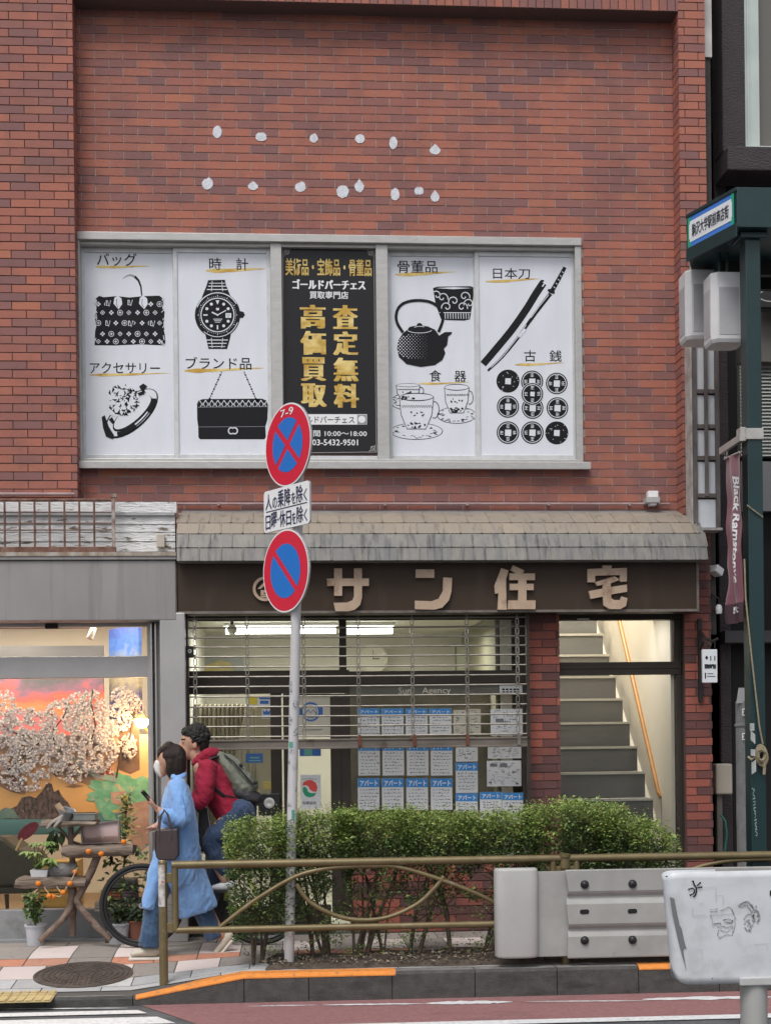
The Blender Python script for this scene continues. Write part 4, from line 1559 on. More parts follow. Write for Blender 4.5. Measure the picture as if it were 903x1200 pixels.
# --- weathered white boards and rusty railing above the gallery
PEEL = pm('peeling_white_paint', (.76, .76, .76), .8, (.64, .64, .64), 8, stretch=(1, 1, 4), bump=.8, bs=16, bst=(1, 1, 5), col3=(.17, .15, .12), ns3=5.5, st3=(1, 1, 4.5), thr3=(.565, .63))
BY = 11.74
t = thing('parapet_boarding', 'peeling white painted horizontal boards above the grey shop fascia', 'boarding', (-2.5, BY, gz1 + .06))
bx1 = at(205, 620, BY).x
rows_ = [(588, 600.5, .0), (604, 614, .012), (614.6, 623, .016), (623.6, 634, .016), (634.6, 646, .02)]
mb = MB()
rr = random.Random(8)
for (y0, y1, o_) in rows_:
    _, _, c, d = rect(0, y0, 205, y1, BY)
    n = 90
    x1 = bx1 + (.015 if y0 < 590 else 0)
    for i in range(n):
        xa, xb = GX0 + (x1 - GX0) * i / n, GX0 + (x1 - GX0) * (i + 1) / n
        f = lambda x: .007 * noise.noise((x * 9, c * 31, 0)) + .004 * noise.noise((x * 40, c * 57, 3))
        ya, yb = BY + o_ + f(xa), BY + o_ + f(xb)
        mb.add([(xa, ya, c), (xb, yb, c), (xb, yb + .003, d), (xa, ya + .003, d), (xa, ya + .05, c), (xb, yb + .05, c), (xb, yb + .05, d), (xa, ya + .05, d)],
               [(0, 1, 2, 3), (1, 0, 4, 5), (3, 2, 6, 7)])
    mb.flat([(x1, BY + o_, c), (x1, BY + o_ + .1, c), (x1, BY + o_ + .1, d), (x1, BY + o_, d)])
part(mb, 'board', PEEL, t)
mb = MB()
zc, zd = at(100, 647, BY).z, at(100, 587, BY).z
mb.box(GX0, bx1, BY + .05, YP + .0, zc - .02, zd)
p0, p1, c, d = rect(0, 601, 205, 604, BY)
mb.box(GX0, bx1, BY - .01, BY + .05, c, d, 1)
part(mb, 'backing', [pm('old_timber', (.12, .1, .085), .9), pm('zinc', (.4, .41, .42), .5, (.3, .3, .3), 8)], t)
mb = MB()
_, _, c, d = rect(0, 647.5, 205, 652, GF)
mb.box(GX0, bx1 + .02, GF - .03, BY + .05, c, d)
part(mb, 'ledge', pm('rust_stained_ledge', (.4, .37, .33), .7, (.25, .19, .14), 6, stretch=(2, 1, 1), thr=(.4, .6)), t)
mb = MB()
mb.rbox(183.5, 626, 193, 641, BY - .04, .05)
part(mb, 'junction_box', pm('beige_plastic', (.5, .46, .38), .6, (.4, .36, .3), 10), t, bevel=.004)
RUST = pm('rusty_iron', (.13, .06, .04), .85, (.22, .13, .1), 14, col3=(.055, .03, .024), ns3=9, bump=.4, bs=80)
RY = 11.64
t = thing('rusty_railing', 'low rusty iron railing in front of the peeling white boards', 'railing', (-2.5, RY, at(60, 646, RY).z))
ZT, ZB, ZM = at(60, 586, RY).z, at(60, 641, RY).z, at(60, 600, RY).z
rx1 = at(133, 615, RY).x
mb = MB()
mb.tube([(GX0, RY, ZT), (rx1, RY, ZT)], .013, 8)
part(mb, 'rail', RUST, t)
mb = MB()
mb.box(GX0, rx1 + .02, RY - .02, RY + .02, ZB - .05, ZB)
part(mb, 'rail', RUST, t, bevel=.004)
for zz in (ZM, at(60, 613, RY).z, at(60, 621, RY).z):
    mb = MB()
    mb.tube([(GX0, RY + .006, zz), (rx1, RY + .006, zz)], .0055, 6)
    part(mb, 'thin_rail', RUST, t)
xb0 = at(6, 615, RY).x
stp = at(41.5, 615, RY).x - at(24, 615, RY).x
i = -20
while True:
    x = xb0 + stp * i
    i += 1
    if x < GX0:
        continue
    if x > rx1 - .05:
        break
    mb = MB()
    mb.tube([(x, RY - .004, ZT), (x, RY - .004, ZB)], .0085, 6)
    mb.tube([(x, RY - .004, ZB), (x - .02, RY - .02, ZB - .045)], .0085, 6)
    part(mb, 'baluster', RUST, t)
mb = MB()
mb.box(rx1 - .012, rx1 + .014, RY - .015, RY + .015, ZB - .03, ZT + .03)
mb.box(rx1 - .02, rx1 + .03, RY - .02, RY + .02, ZT + .02, ZT + .05)
part(mb, 'end_post', pm('pale_rusty_post', (.4, .36, .33), .8, (.2, .12, .09), 14), t)
# ================================================================ ESTATE AGENT: WINDOW, ROOM, GRILLE
RWY = 11.98
gxa, gxb = cx1, xm0
DB = pm('dark_bronze_frame', (.042, .034, .029), .5, (.054, .044, .037), 4, metal=.2, spec=.25)
E = thing('agency_shopfront', 'bronze framed glass shopfront of the estate agency behind the grille', 'shopfront', ((gxa + gxb) / 2, RWY, 0))
ztr = at(400, 722, RWY).z
mb = MB()


def fr(x0, y0, x1, y1, d0=-.03, d1=.04):
    a, b, c, d = rect(x0, y0, x1, y1, RWY)
    mb.box(a, b, RWY + d0, RWY + d1, c, d)


fr(200, 786, 409, 813)
fr(409, 786, 625, 801)
fr(397, 718, 405.5, 786, -.028)
fr(388, 813, 411, 1075, -.028)
fr(399.5, 813, 400.5, 1075, -.034)
fr(318, 813, 331, 1075, -.026)
fr(333, 813, 346, 1075, -.032)
fr(346, 813, 388, 816, -.02)
fr(606, 718, 625, 786, -.028)
fr(613, 801, 625, 1075, -.028)
fr(200, 712, 625, 727, -.026)
fr(411, 1030, 613, 1090, -.02)
fr(200, 1062, 388, 1090, -.02)
part(mb, 'frame', DB, E, bevel=.003)
mb = MB()
mb.box(gxa, gxb, RWY, RWY + .006, .02, ztr)
part(mb, 'glass', GLASS, E)
ROOM = pm('office_wall', (.62, .6, .52), .85, (.56, .54, .47), 1.5)
mb = MB()
zc_ = 2.72
mb.box(gxa - .02, gxb + .1, 14.6, 14.7, 0, 3)
mb.box(gxa - .1, gxa - .0, RWY + .05, 14.6, 0, 3)
mb.box(gxb + .1, gxb + .2, YP + .32, 14.6, 0, 3)
mb.box(gxa, gxb + .1, RWY - .1, 14.6, zc_, zc_ + .08)
mb.box(gxa, gxb + .1, RWY + .05, 14.6, -.02, .03)
mb.box(gxb - .24, gxb - .215, YP + .33, 14.55, .04, 2.71, 1)  # thin darker sheet added to tone down the lamp-lit side wall
part(mb, 'room', [ROOM, pm('dimming_wall_sheet', (.2, .19, .13), .85)], E)
# blinds and curtains
CUR = pm('pale_curtain', (.68, .63, .5), .9, (.4, .36, .27), 24, stretch=(3, 3, .15), thr=(.45, .62))
mb = MB()
a, b, c, d = rect(222, 825, 300, 1000, 12.5)
n = 70
for i in range(n):
    u0, u1 = i / n, (i + 1) / n
    f = lambda u: 12.5 + .025 * math.sin(u * 95) + .01 * math.sin(u * 31)
    mb.flat([(a + (b - a) * u0, f(u0), c), (a + (b - a) * u1, f(u1), c), (a + (b - a) * u1, f(u1), d), (a + (b - a) * u0, f(u0), d)])
part(mb, 'curtain', CUR, E)
mb = MB()
for i in range(9):
    p0, p1 = at(268 + i * 6, 830, 12.45), at(230 + i * 5, 990, 12.45)
    p0, p1 = at(306 - i * 2, 830 , 12.45), at(296 - i * 5, 985, 12.45)
    mb.tube([p0, p1], .018, 6)
part(mb, 'tied_curtain', CUR, E)
mb = MB()
mb.rbox(302, 826, 318, 955, 12.3, .3)
part(mb, 'cabinet', pm('cream_cabinet', (.6, .54, .38), .5), E)
# tubes
t = thing('fluorescent_lamp', 'long lit fluorescent tube on the agency ceiling left of the window post', 'ceiling lamp', at(328, 739, 13.2))
TUB = emis('tube_light', (1, 1, .93), 9)
for i, (x0, x1, lb, yy) in enumerate(((262, 396, None, 13.2), (404, 462, 'lit fluorescent tube on the agency ceiling right of the window post', 13.2))):
    p0, p1 = at(x0, 739, yy), at(x1, 736, yy)
    if i:
        t = thing('fluorescent_lamp', lb, 'ceiling lamp', p0)
    mb = MB()
    mb.box(p0.x, p1.x, yy - .05, yy + .05, p0.z + .04, zc_ - .001)
    part(mb, 'housing', WHITE, t)
    mb = MB()
    mb.tube([(p0.x + .02, yy, p0.z), (p1.x - .02, yy, p0.z)], .033, 10)
    part(mb, 'tube', TUB, t)
for lx in (-.1, 1.0):
    al = bpy.data.lights.new('agency_lamp', 'AREA')
    al.energy = 27
    al.shape = 'RECTANGLE'
    al.size = 1.1
    al.size_y = .3
    al.color = (1, .98, .88)
    ao = bpy.data.objects.new('agency_lamp', al)
    COL.objects.link(ao)
    ao.location = (lx, 12.75, 2.6)
t = thing('downlight', 'small glass globe light beside the fluorescent tube over the agency door', 'lamp', at(272, 738, 12.6))
mb = MB()
mb.ball(at(272, 738, 12.6), .045, 14, 10)
part(mb, 'globe', pm('frosted_globe', (.5, .5, .45), .2), t, smooth=True)
mb = MB()
g0 = at(272, 732, 12.6)
mb.tube([g0, (g0.x, g0.y, zc_)], .015, 8)
part(mb, 'stem', DARKM, t)
# things inside seen through the upper lights
t = thing('wall_picture', 'framed yellow landscape picture high on the agency wall', 'picture', at(255, 787, 14.3))
mb = MB()
mb.rbox(230, 770, 286, 790, 14.3, .04)
part(mb, 'frame', pm('picture_frame_grey', (.25, .27, .25), .5), t)
mb = MB()
p = Print(0, 0, 14.29, 1)
p.poly([(236, 789), (240, 780), (250, 776), (258, 773), (270, 777), (277, 789)][::-1])
part(p.new(), 'picture', pm('yellow_landscape', (.5, .38, .12), .6, (.3, .28, .15), 9), t)
t = thing('wall_clock', 'faint round wall clock on the agency back wall', 'clock', at(437, 772, 14.4))
mb = MB()
mb.lathe(at(437, 772, 14.45), [(.15, 0), (.15, .03), (.135, .03), (.13, .02), (0, .02)], 30, 0, (0, -1, 0))
part(mb, 'case', pm('clock_white', (.62, .6, .5), .5), t)
mb = MB()
c_ = at(437, 772, 14.42)
mb.obox(c_ + Vector((.0, 0, .04)), (.002, 0, 0), (0, .002, 0), (0, 0, .05))
mb.obox(c_ + Vector((.03, 0, .0)), (.035, 0, .0), (0, .002, 0), (0, 0, .004))
part(mb, 'hands', DARKM, t)
for i, (x0, y0, x1, y1) in enumerate(((533, 756, 560, 788), (566, 757, 588, 787), (590, 757, 606, 787))):
    t = thing('cabinet_door', ['wide glazed cabinet door on the agency back wall, leftmost', 'glazed cabinet door in the middle on the agency back wall', 'narrow glazed cabinet door nearest the brick pillar'][i], 'cabinet', at(x0, y1, 14.2), 'wall cabinets')
    mb = MB()
    mb.rbox(x0, y0, x1, y1, 14.2, .03, 0)
    mb.rbox(x0 + 2, y0 + 2, x1 - 2, y1 - 2, 14.195, .006, 1)
    part(mb, 'door', [pm('olive_frame', (.22, .21, .13), .5), pm('pale_panel', (.5, .5, .38), .85)], t)
# notice boards / stickers on the door glass
SG = RWY - .002


def sheet(px, label, name='notice', cat='notice', mat=None, group=None, Y=None, th=.002):
    Y = Y or SG - .004
    a, b, c, d = rect(*px, Y)
    t = thing(name, label, cat, ((a + b) / 2, Y, c), group)
    mb = MB()
    mb.box(a, b, Y, Y + th, c, d)
    part(mb, 'paper', mat or PAPER, t)
    return t


PAPER = pm('printed_paper', (.55, .56, .57), .6, (.6, .61, .62), 3)
YPAP = pm('old_paper', (.5, .47, .38), .7, (.44, .42, .34), 3)
HDR = pm('blue_header', (.035, .2, .5), .5, (.05, .24, .55), 8)
TXT = pm('grey_writing', (.16, .16, .18), .7)
BLUEP = pm('blue_print', (.04, .12, .35), .5)
REDP = pm('red_print', (.62, .07, .06), .5)
GRP = pm('green_print', (.02, .26, .14), .5)
t = sheet((346, 817, 388, 862), 'white door notice with a round blue ring emblem behind the grille', mat=YPAP)
p = Print(210, 780, SG - .004, 220 / 903)
p.ring(632, 222, 42, 42, 9, n=30)
p.ring(632, 222, 30, 30, 3, n=26)
p.line([(605, 232), (620, 212), (632, 228), (645, 212), (660, 232)], 5)
p.line([(600, 245), (665, 245)], 6)
p.rect(578, 205, 590, 240)
p.rect(676, 200, 690, 236)
part(p.new(), 'emblem', BLUEP, t)
p.rect(590, 306, 690, 309)
for i in range(9):
    p.line([(588 + i * 11, 318 - i * .6), (594 + i * 11, 312 - i)], 3)
part(p.new(), 'writing', TXT, t)
t = sheet((352, 908, 376, 948), 'white poster with a red and green swirl emblem on the agency door')
p = Print(210, 780, SG - .004, 220 / 903)
sw = [(592, 580), (596, 562), (612, 552), (635, 550), (655, 562), (665, 585), (660, 606), (645, 606), (628, 596), (622, 582), (608, 574), (598, 576)]
p.poly(sw[::-1])
part(p.new(), 'red_swirl', REDP, t)
p.poly([(660, 612), (648, 628), (625, 634), (605, 626), (594, 606), (594, 588), (604, 582), (614, 592), (620, 608), (636, 614)][::-1])
part(p.new(), 'green_swirl', GRP, t)
p.text('宅建協会', 592, 652, 660, 668, 0, .02)
for i in range(6):
    p.rect(590 + i * 12, 546 - abs(i - 2.5) * -1.2 - 4, 598 + i * 12, 549 - abs(i - 2.5) * -1.2 - 4)
part(p.new(), 'lettering', TXT, t)
t = sheet((288, 816, 317, 828), 'small yellow and white sticker high on the left door pane', 'sticker', 'sticker')
p = Print(210, 780, SG - .004, 220 / 903)
p.rect(330, 150, 376, 188)
part(p.new(), 'yellow_field', pm('sticker_yellow', (.6, .47, .05), .5), t)
p.rect(385, 154, 436, 162, 0)
p.rect(388, 168, 430, 184, 0)
part(p.new(), 'writing', BLUEP, t)
t = sheet((307, 831, 317, 842), 'small blue crest sticker under the yellow sticker on the door', 'sticker', 'sticker')
p = Print(210, 780, SG - .004, 220 / 903)
p.poly([(402, 212), (412, 222), (420, 210), (428, 222), (438, 212), (436, 236), (404, 236)][::-1])
p.rect(402, 240, 438, 250)
part(p.new(), 'crest', BLUEP, t)
t = sheet((288, 883, 308, 894), 'dark blue sticker with a pale line of writing on the left door pane', 'sticker', 'sticker', BLUEP)
p = Print(210, 780, SG - .004, 220 / 903)
p.rect(340, 440, 385, 446)
p.rect(335, 455, 392, 459)
part(p.new(), 'writing', pm('sticker_teal', (.2, .45, .3), .5), t)
t = sheet((351, 877, 376, 886), 'blue and white photo strip notice below the grille rail on the door', 'sticker', 'sticker', BLUEP)
p = Print(210, 780, SG - .004, 220 / 903)
p.rect(600, 402, 640, 432)
part(p.new(), 'picture', pm('sticker_green', (.1, .3, .25), .5), t)
t = thing('control_box', 'black box with a round silver keyhole plate by the agency door', 'control box', at(310, 953, 11.9))
mb = MB()
mb.rbox(303, 930, 328, 956, 11.9, .05)
part(mb, 'case', pm('black_plastic', (.02, .02, .022), .4), t, bevel=.006)
mb = MB()
mb.lathe(at(315.5, 941, 11.9), [(.045, 0), (.045, .006), (.03, .008), (.0, .004)], 24, 0, (0, -1, 0))
part(mb, 'round_plate', pm('silver_plate', (.6, .6, .58), .4, metal=.5), t)
t = sheet((311, 915, 316, 925), 'small yellow striped label on the cream cabinet', 'sticker', 'sticker', YPAP)
p = Print(210, 780, SG - .006, 220 / 903)
for i in range(3):
    p.rect(404, 558 + i * 13, 450, 566 + i * 13)
part(p.new(), 'stripes', pm('sticker_yellow', (.6, .47, .05), .5), t)
# agency name on the glass, and the listings
t = sheet((408, 801, 607, 815), 'grey header strip with pale agency lettering across the display window', 'name_strip', 'sign', pm('dull_strip', (.22, .2, .17), .6), Y=SG + .01)
p = Print(400, 790, SG + .0, 230 / 903)
p.text('Sun', 262, 60, 320, 92, 0, .005)
p.text('Agency', 370, 60, 502, 98, 0, .005)
part(p.new(), 'lettering', pm('pale_lettering', (.62, .58, .5), .5), t)
t = sheet((585, 803, 612, 812), 'small white notice at the top right corner of the display window', 'sticker', 'sticker')
p = Print(400, 790, SG - .004, 230 / 903)
for i in range(5):
    p.rect(738 + i * 17, 66, 750 + i * 17, 74)
    p.rect(740 + i * 17, 78, 750 + i * 17, 84)
part(p.new(), 'writing', BLACK, t)
mb = MB()
a, b, c, d = rect(405, 796, 618, 1040, 12.5)
mb.box(a, b, 12.55, 12.6, c - .1, d)
part(mb, 'display_back', pm('tan_board', (.33, .29, .22), .8, (.2, .175, .14), 2.5), E)
rr = random.Random(31)
LB = []
for i, x in enumerate((75, 185, 295, 405)):
    LB.append((x, 158, x + 100, 282, 28, 'apartment listing sheet behind the grille bars, %s of its row of four' % ('leftmost', 'second from left', 'third from left', 'rightmost')[i]))
for i, x in enumerate((77, 188, 300, 410)):
    LB.append((x, 306, x + 99, 466, 46, 'apartment listing sheet cut by the grille rail, %s of its row' % ('leftmost', 'second from left', 'third from left', 'rightmost')[i]))
for i, x in enumerate((75, 186, 298, 410)):
    LB.append((x, 480, x + 99, 625, 40, 'apartment listing sheet just above the hedge, %s of its row of four' % ('leftmost', 'second from left', 'third from left', 'rightmost')[i]))
LB += [(525, 408, 626, 546, 36, 'apartment listing sheet in the column of three, the middle one'), (525, 549, 626, 690, 36, 'lowest apartment listing sheet in the column of three, above the hedge'),
       (636, 542, 735, 682, 34, 'apartment listing sheet between two others at the low right of the window'), (738, 546, 835, 690, 34, 'apartment listing sheet at the lowest right corner beside the brick pillar')]
for (x0, y0, x1, y1, hh, lab) in LB:
    s = 230 / 903
    t = sheet((400 + x0 * s, 790 + y0 * s, 400 + x1 * s, 790 + y1 * s), lab, 'listing_sheet', 'notice', group='apartment listing sheets in the agency window')
    p = Print(400, 790, SG - .004, s)
    p.rect(x0, y0, x1, y0 + hh)
    part(p.new(), 'header', HDR, t)
    p.text('アパート', x0 + 10, y0 + 8, x1 - 8, y0 + hh - 5, 0, .02)
    part(p.new(), 'title', WHITE, t)
    y = y0 + hh + 12
    while y < y1 - 8:
        x = x0 + rr.uniform(8, 16)
        while x < x1 - 14:
            l = rr.uniform(4, 13)
            p.line([(x, y + rr.uniform(-2, 2)), (x + l, y + rr.uniform(-2.5, 2.5))], rr.uniform(2, 5))
            x += l + rr.uniform(2, 8)
        y += rr.uniform(13, 17)
    part(p.new(), 'writing', TXT, t)
for (x0, y0, x1, y1, lab) in ((515, 165, 575, 280, 'small plain grey flyer behind the grille, left of two flyers'), (582, 160, 640, 280, 'plain flyer behind the grille between a grey flyer and a floor plan'), (685, 160, 832, 282, 'wide floor plan sheet behind the grille near the pillar'),
                              (525, 336, 626, 402, 'plain white sheet under the grille rail above the column of listings'), (672, 330, 826, 388, 'wide floor plan sheet cut by the grille bottom rail'), (668, 398, 826, 516, 'wide floor plan sheet with black boxes below the grille')):
    s = 230 / 903
    t = sheet((400 + x0 * s, 790 + y0 * s, 400 + x1 * s, 790 + y1 * s), lab, 'flyer', 'notice', YPAP if x0 < 650 and y0 < 300 else PAPER, group='plain flyers in the agency window')
    p = Print(400, 790, SG - .004, s)
    for i in range(int((x1 - x0) * (y1 - y0) / 260)):
        x, y = rr.uniform(x0 + 6, x1 - 20), rr.uniform(y0 + 6, y1 - 8)
        if rr.random() < .3:
            p.line([(x, y), (x, min(y1 - 5, y + rr.uniform(8, 20)))], 2)
        else:
            p.line([(x, y), (x + rr.uniform(5, 16), y)], rr.uniform(1.5, 3.5))
    if x0 == 668:
        p.rect(682, 412, 716, 426)
        p.rect(728, 410, 762, 428)
    if x0 == 685:
        p.rect(708, 205, 745, 222)
    part(p.new(), 'writing', TXT, t)

# --- roller grille, half lowered
GRY = 11.74
GRM = pm('grille_steel', (.3, .28, .25), .42, (.2, .18, .15), 9, metal=.5)
T = thing('roller_grille', 'half lowered steel rod roller grille in front of the agency window', 'roller grille', (at(418, 870, GRY).x, GRY, at(418, 877, GRY).z))
ga, gb = at(218, 800, GRY).x + .004, at(619, 800, GRY).x
ys = [724, 735, 746.5, 757.5, 768.5, 780.5, 792, 803.5, 815, 827, 838.5, 850, 862]
for y in ys:
    z = at(418, y, GRY).z
    mb = MB()
    mb.tube([(ga, GRY, z), ((ga + gb) / 2, GRY, z - .003), (gb, GRY, z)], .0075, 6)
    part(mb, 'rod', GRM, T)
mb = MB()
z0, z1 = at(418, 877, GRY).z, at(418, 866, GRY).z
mb.box(ga, gb, GRY - .022, GRY + .022, z0, z1)
mb.box(ga, gb, GRY - .03, GRY - .02, z1 - .012, z1 + .004)
mb.box(ga, gb, GRY - .027, GRY - .02, z0 - .002, z0 + .014)
part(mb, 'bottom_rail', pm('rail_steel', (.23, .2, .175), .5, (.14, .12, .1), 6, metal=.35, stretch=(.4, 1, 2), col3=(.08, .05, .035), ns3=7, thr3=(.58, .75)), T, bevel=.003)
for x in (229, 290, 356, 420, 483, 547, 606):
    mb = MB()
    zs_ = [at(418, y, GRY).z for y in ys]
    xx = at(x, 800, GRY).x
    for i in range(len(zs_)):
        zt = zs_[i]
        zb = zs_[i + 1] if i + 1 < len(zs_) else z1
        if i % 1 == 0:
            h = (zt - zb) * .62
            zm = (zt + zb) / 2
            for s in (-1, 1):
                mb.box(xx + s * .012 - .0035, xx + s * .012 + .0035, GRY - .012, GRY - .006, zm - h / 2, zm + h / 2)
            for s in (-1, 1):
                mb.box(xx - .012, xx + .012, GRY - .0125, GRY - .0065, zm + s * h / 2 - .004, zm + s * h / 2 + .004)
            mb.box(xx - .005, xx + .005, GRY - .011, GRY - .005, zt - (zt - zb) * .22, zt + (zt - zb) * .22)
    part(mb, 'chain', GRM, T)
RUSTC = pm('rust_clip', (.2, .06, .035), .8, (.12, .05, .035), 20)
for x in (421, 485, 547, 607):
    mb = MB()
    xx = at(x, 860, GRY).x
    mb.box(xx - .014, xx + .014, GRY - .04, GRY - .022, z0 + .015, z1 + .012)
    mb.box(xx - .009, xx + .009, GRY - .035, GRY - .005, z1 + .012, z1 + .035)
    part(mb, 'clip', RUSTC if x < 600 else GRM, T)
for xa_, xb_ in ((ga, ga + .02), (gb - .02, gb + .005)):
    mb = MB()
    mb.box(xa_, xb_, GRY - .03, GRY + .03, .02, zfas0)
    part(mb, 'guide_channel', DB, T)
t = thing('lock_box', 'small dark lock box with pale marking at the left end of the grille', 'lock box', at(222, 772, GRY - .05))
mb = MB()
mb.rbox(218.5, 757, 227, 769, GRY - .06, .05)
part(mb, 'case', DARKM, t, bevel=.003)
mb = MB()
mb.lathe(at(222.5, 763, GRY - .06), [(.016, 0), (.016, .003), (.01, .003), (.009, 0)], 14, 0, (0, -1, 0))
part(mb, 'ring', pm('silver_plate', (.6, .6, .58), .4, metal=.5), t)

# ================================================================ STAIRCASE ENTRY
SY = 11.98
D = thing('stair_entrance', 'bronze framed glass entrance with a transom light between the brick pillar and pier', 'doorway', ((xm1 + xr0) / 2, SY, 0))
mb = MB()
RWY_ = RWY
RWY = SY
fr(640, 717, 810, 727, -.05, .05)
fr(652, 776, 797, 791, -.03, .04)
fr(652, 781, 797, 784, -.036, .03)
fr(788, 727, 802, 776, -.03, .04)
fr(792, 791, 802, 1090, -.035, .04)
fr(795.5, 727, 797, 1090, -.045, .03)
fr(655, 1040, 792, 1085, -.02, .03)
RWY = RWY_
part(mb, 'frame', DB, D, bevel=.003)
mb = MB()
a, b, c, d = rect(650, 722, 800, 1085, SY)
mb.box(a, b, SY, SY + .006, c, d)
part(mb, 'glass', GLASS, D)
mb = MB()
a, b, c, d = rect(676, 724.5, 690, 726.5, SY - .06)
mb.box(a, b, SY - .06, SY - .05, c, d)
part(mb, 'closer', AL, D)
# stairs
al = bpy.data.lights.new('stair_fill', 'AREA')  # unseen fill light, added to brighten the stairwell
al.energy = 95
al.size = 1.0
al.color = (1, .95, .86)
ao = bpy.data.objects.new('stair_fill', al)
COL.objects.link(ao)
ao.location = ((xm1 + xr0) / 2 - .1, 13.3, 4.9)
al = bpy.data.lights.new('stair_entry_fill', 'AREA')  # second unseen fill, added to lift the lower steps
al.energy = 6
al.size = .45
al.color = (1, .96, .9)
ao = bpy.data.objects.new('stair_entry_fill', al)
COL.objects.link(ao)
ao.location = ((xm1 + xr0) / 2, 12.28, 2.69)
X_R = at(764.5, 936, 12.32).x
X_W = at(792.5, 900, 12.05).x
X_L = xm0 - .1
ST = pm('stair_riser', (.15, .145, .14), .6, (.12, .118, .112), 3, stretch=(.5, 1, 2), bump=.1, bs=150)
NOSE = pm('stair_nosing', (.5, .47, .41), .5, (.42, .4, .35), 9)
z0_, r_, tr_, y0_ = at(700, 936, 12.32).z, .228, .275, 12.32
T = thing('staircase', 'grey stair flight with pale nosings climbing behind the glass entrance', 'staircase', ((X_L + X_R) / 2, 12.3, 0))
for i in range(-5, 12):
    zt, y = z0_ + i * r_, y0_ + i * tr_
    if y < 12.05:
        continue
    mb = MB()
    mb.box(X_L, X_R, y, y + tr_ + .03, zt - r_, zt - .004, 0)
    mb.box(X_L, X_R + .004, y - .012, y + .05, zt - .022, zt, 1)
    part(mb, 'step', [ST, NOSE], T)
STW = pm('stair_wall_cream', (.76, .71, .62), .7, (.71, .66, .58), 1.6, bump=.05, bs=40)
mb = MB()
ya, yb = 12.05, y0_ + 12 * tr_
zz = lambda y: z0_ + (y - y0_) / tr_ * r_
mb.prism([(X_R + .002, ya, -.05), (X_R + .002, yb, -.05), (X_R + .002, yb, zz(yb) - .4), (X_R + .002, ya + .05, zz(ya) - .34), (X_R + .002, ya, zz(ya) - .38)], (X_W - X_R - .004, 0, 0))
part(mb, 'stringer', STW, T)
mb = MB()
mb.box(X_W, xr1 - .31, 12.02, 12.5, -.05, 2.8)
mb.box(X_W, xr1 - .31, 12.5, 15.6, -.05, 5)
mb.box(X_L - .1, X_L, 12.17, 12.5, -.05, 2.8)
mb.box(X_L - .1, X_L, 12.5, 15.6, -.05, 5)
mb.box(X_L, X_W, 15.6, 15.7, -.05, 5)
mb.box(X_L, X_W, 12.02, 12.5, 2.72, 2.8)
mb.box(X_L, X_W, 12.5, 12.6, 2.72, 5)
mb.box(X_L - .1, xr1 - .31, 12.5, 15.7, 5, 5.1)
part(mb, 'stair_well_wall', STW, D)
SEAM = pm('seam_line', (.1, .085, .07), .8)
mb = MB()
sA, sB = onX(774, 935, X_W - .002), onX(716, 740, X_W - .002)
mb.tube([(X_W - .001, sA.y, sA.z), (X_W - .001, sB.y, sB.z)], .004, 5)
mb.tube([(X_W - .001, sA.y, sA.z), (X_W - .001, 12.06, sA.z)], .004, 5)
part(mb, 'skirting_line', SEAM, D)
T = thing('handrail', 'varnished wooden handrail on the cream stair wall', 'handrail', (X_W - .06, 12.5, 1.2))
HW = pm('varnished_wood', (.45, .22, .06), .35, (.36, .16, .04), 5, stretch=(1, .3, .3), spec=.6)
hA, hB = onX(772, 930, X_W - .07), onX(725, 725, X_W - .07)
hx = X_W - .07
hd = (Vector((hx, hB.y, hB.z)) - Vector((hx, hA.y, hA.z)))
mb = MB()
mb.tube([Vector((hx + .05, hA.y, hA.z - .03)), Vector((hx + .01, hA.y + .005, hA.z - .02)), Vector((hx, hA.y + .03, hA.z + .01)), Vector((hx, hA.y, hA.z)) + hd * 1.3], .021, 10)
part(mb, 'rail', HW, T, smooth=True)
for f in (.02, .47, .95):
    c_ = Vector((hx, hA.y, hA.z)) + hd * f
    mb = MB()
    mb.tube([c_ + Vector((0, 0, -.015)), c_ + Vector((.02, 0, -.05)), c_ + Vector((.07, 0, -.05))], .008, 8)
    mb.lathe(c_ + Vector((.066, 0, -.05)), [(.025, 0), (.025, .004)], 12, 0, (-1, 0, 0))
    part(mb, 'bracket', DARKM, T)
c_ = Vector((hx + .02, hA.y, hA.z))
mb = MB()
mb.tube([c_ + Vector((0, 0, -.03)), (c_.x, c_.y, .4)], .006, 6)
part(mb, 'rod', pm('rod_brown', (.12, .08, .05), .5), T)
# ================================================================ RIGHT-HAND SIDE
PUR = pm('purple_black_stucco', (.05, .042, .047), .8, (.065, .055, .06), 3, bump=1.0, bs=38, bst=(1, 1, 2.2))
BLK = pm('black_wall', (.012, .011, .012), .85)
NY = 12.1
N_ = thing('dark_building', 'neighbouring building of dark purple textured render with a pale framed upper window', 'building', (at(903, 400, NY).x + 1, NY, 0))
nx0 = at(846, 100, NY).x
zs1, zs0 = at(880, 178, NY).z, at(880, 206, NY).z
wxa, wxb = at(872.5, 90, NY).x, 8.5
mb = MB()
mb.box(nx0, wxa, NY, NY + .25, zs1, ZROOF + .5)
mb.box(nx0, 9, NY - .12, NY + .25, zs0, zs1)
mb.box(wxb, 9, NY, NY + .25, zs1, ZROOF + .5)
mb.box(nx0 - .0, nx0 + .1, NY + .25, 16, 0, ZROOF + .5)
part(mb, 'wall', PUR, N_, bevel=.012)
mb = MB()
mb.box(nx0, 9, NY + .3, 16, -.02, zs0 + .5, 0)
mb.box(nx0, 9, NY + .1, NY + .3, at(870, 752, NY).z, at(870, 738, NY).z, 1)
mb.box(xr1 + .01, nx0, 13.6, 13.8, 0, ZROOF, 0)
part(mb, 'recess_wall', [BLK, pm('dark_grey_trim', (.05, .05, .055), .6)], N_)
mb = MB()
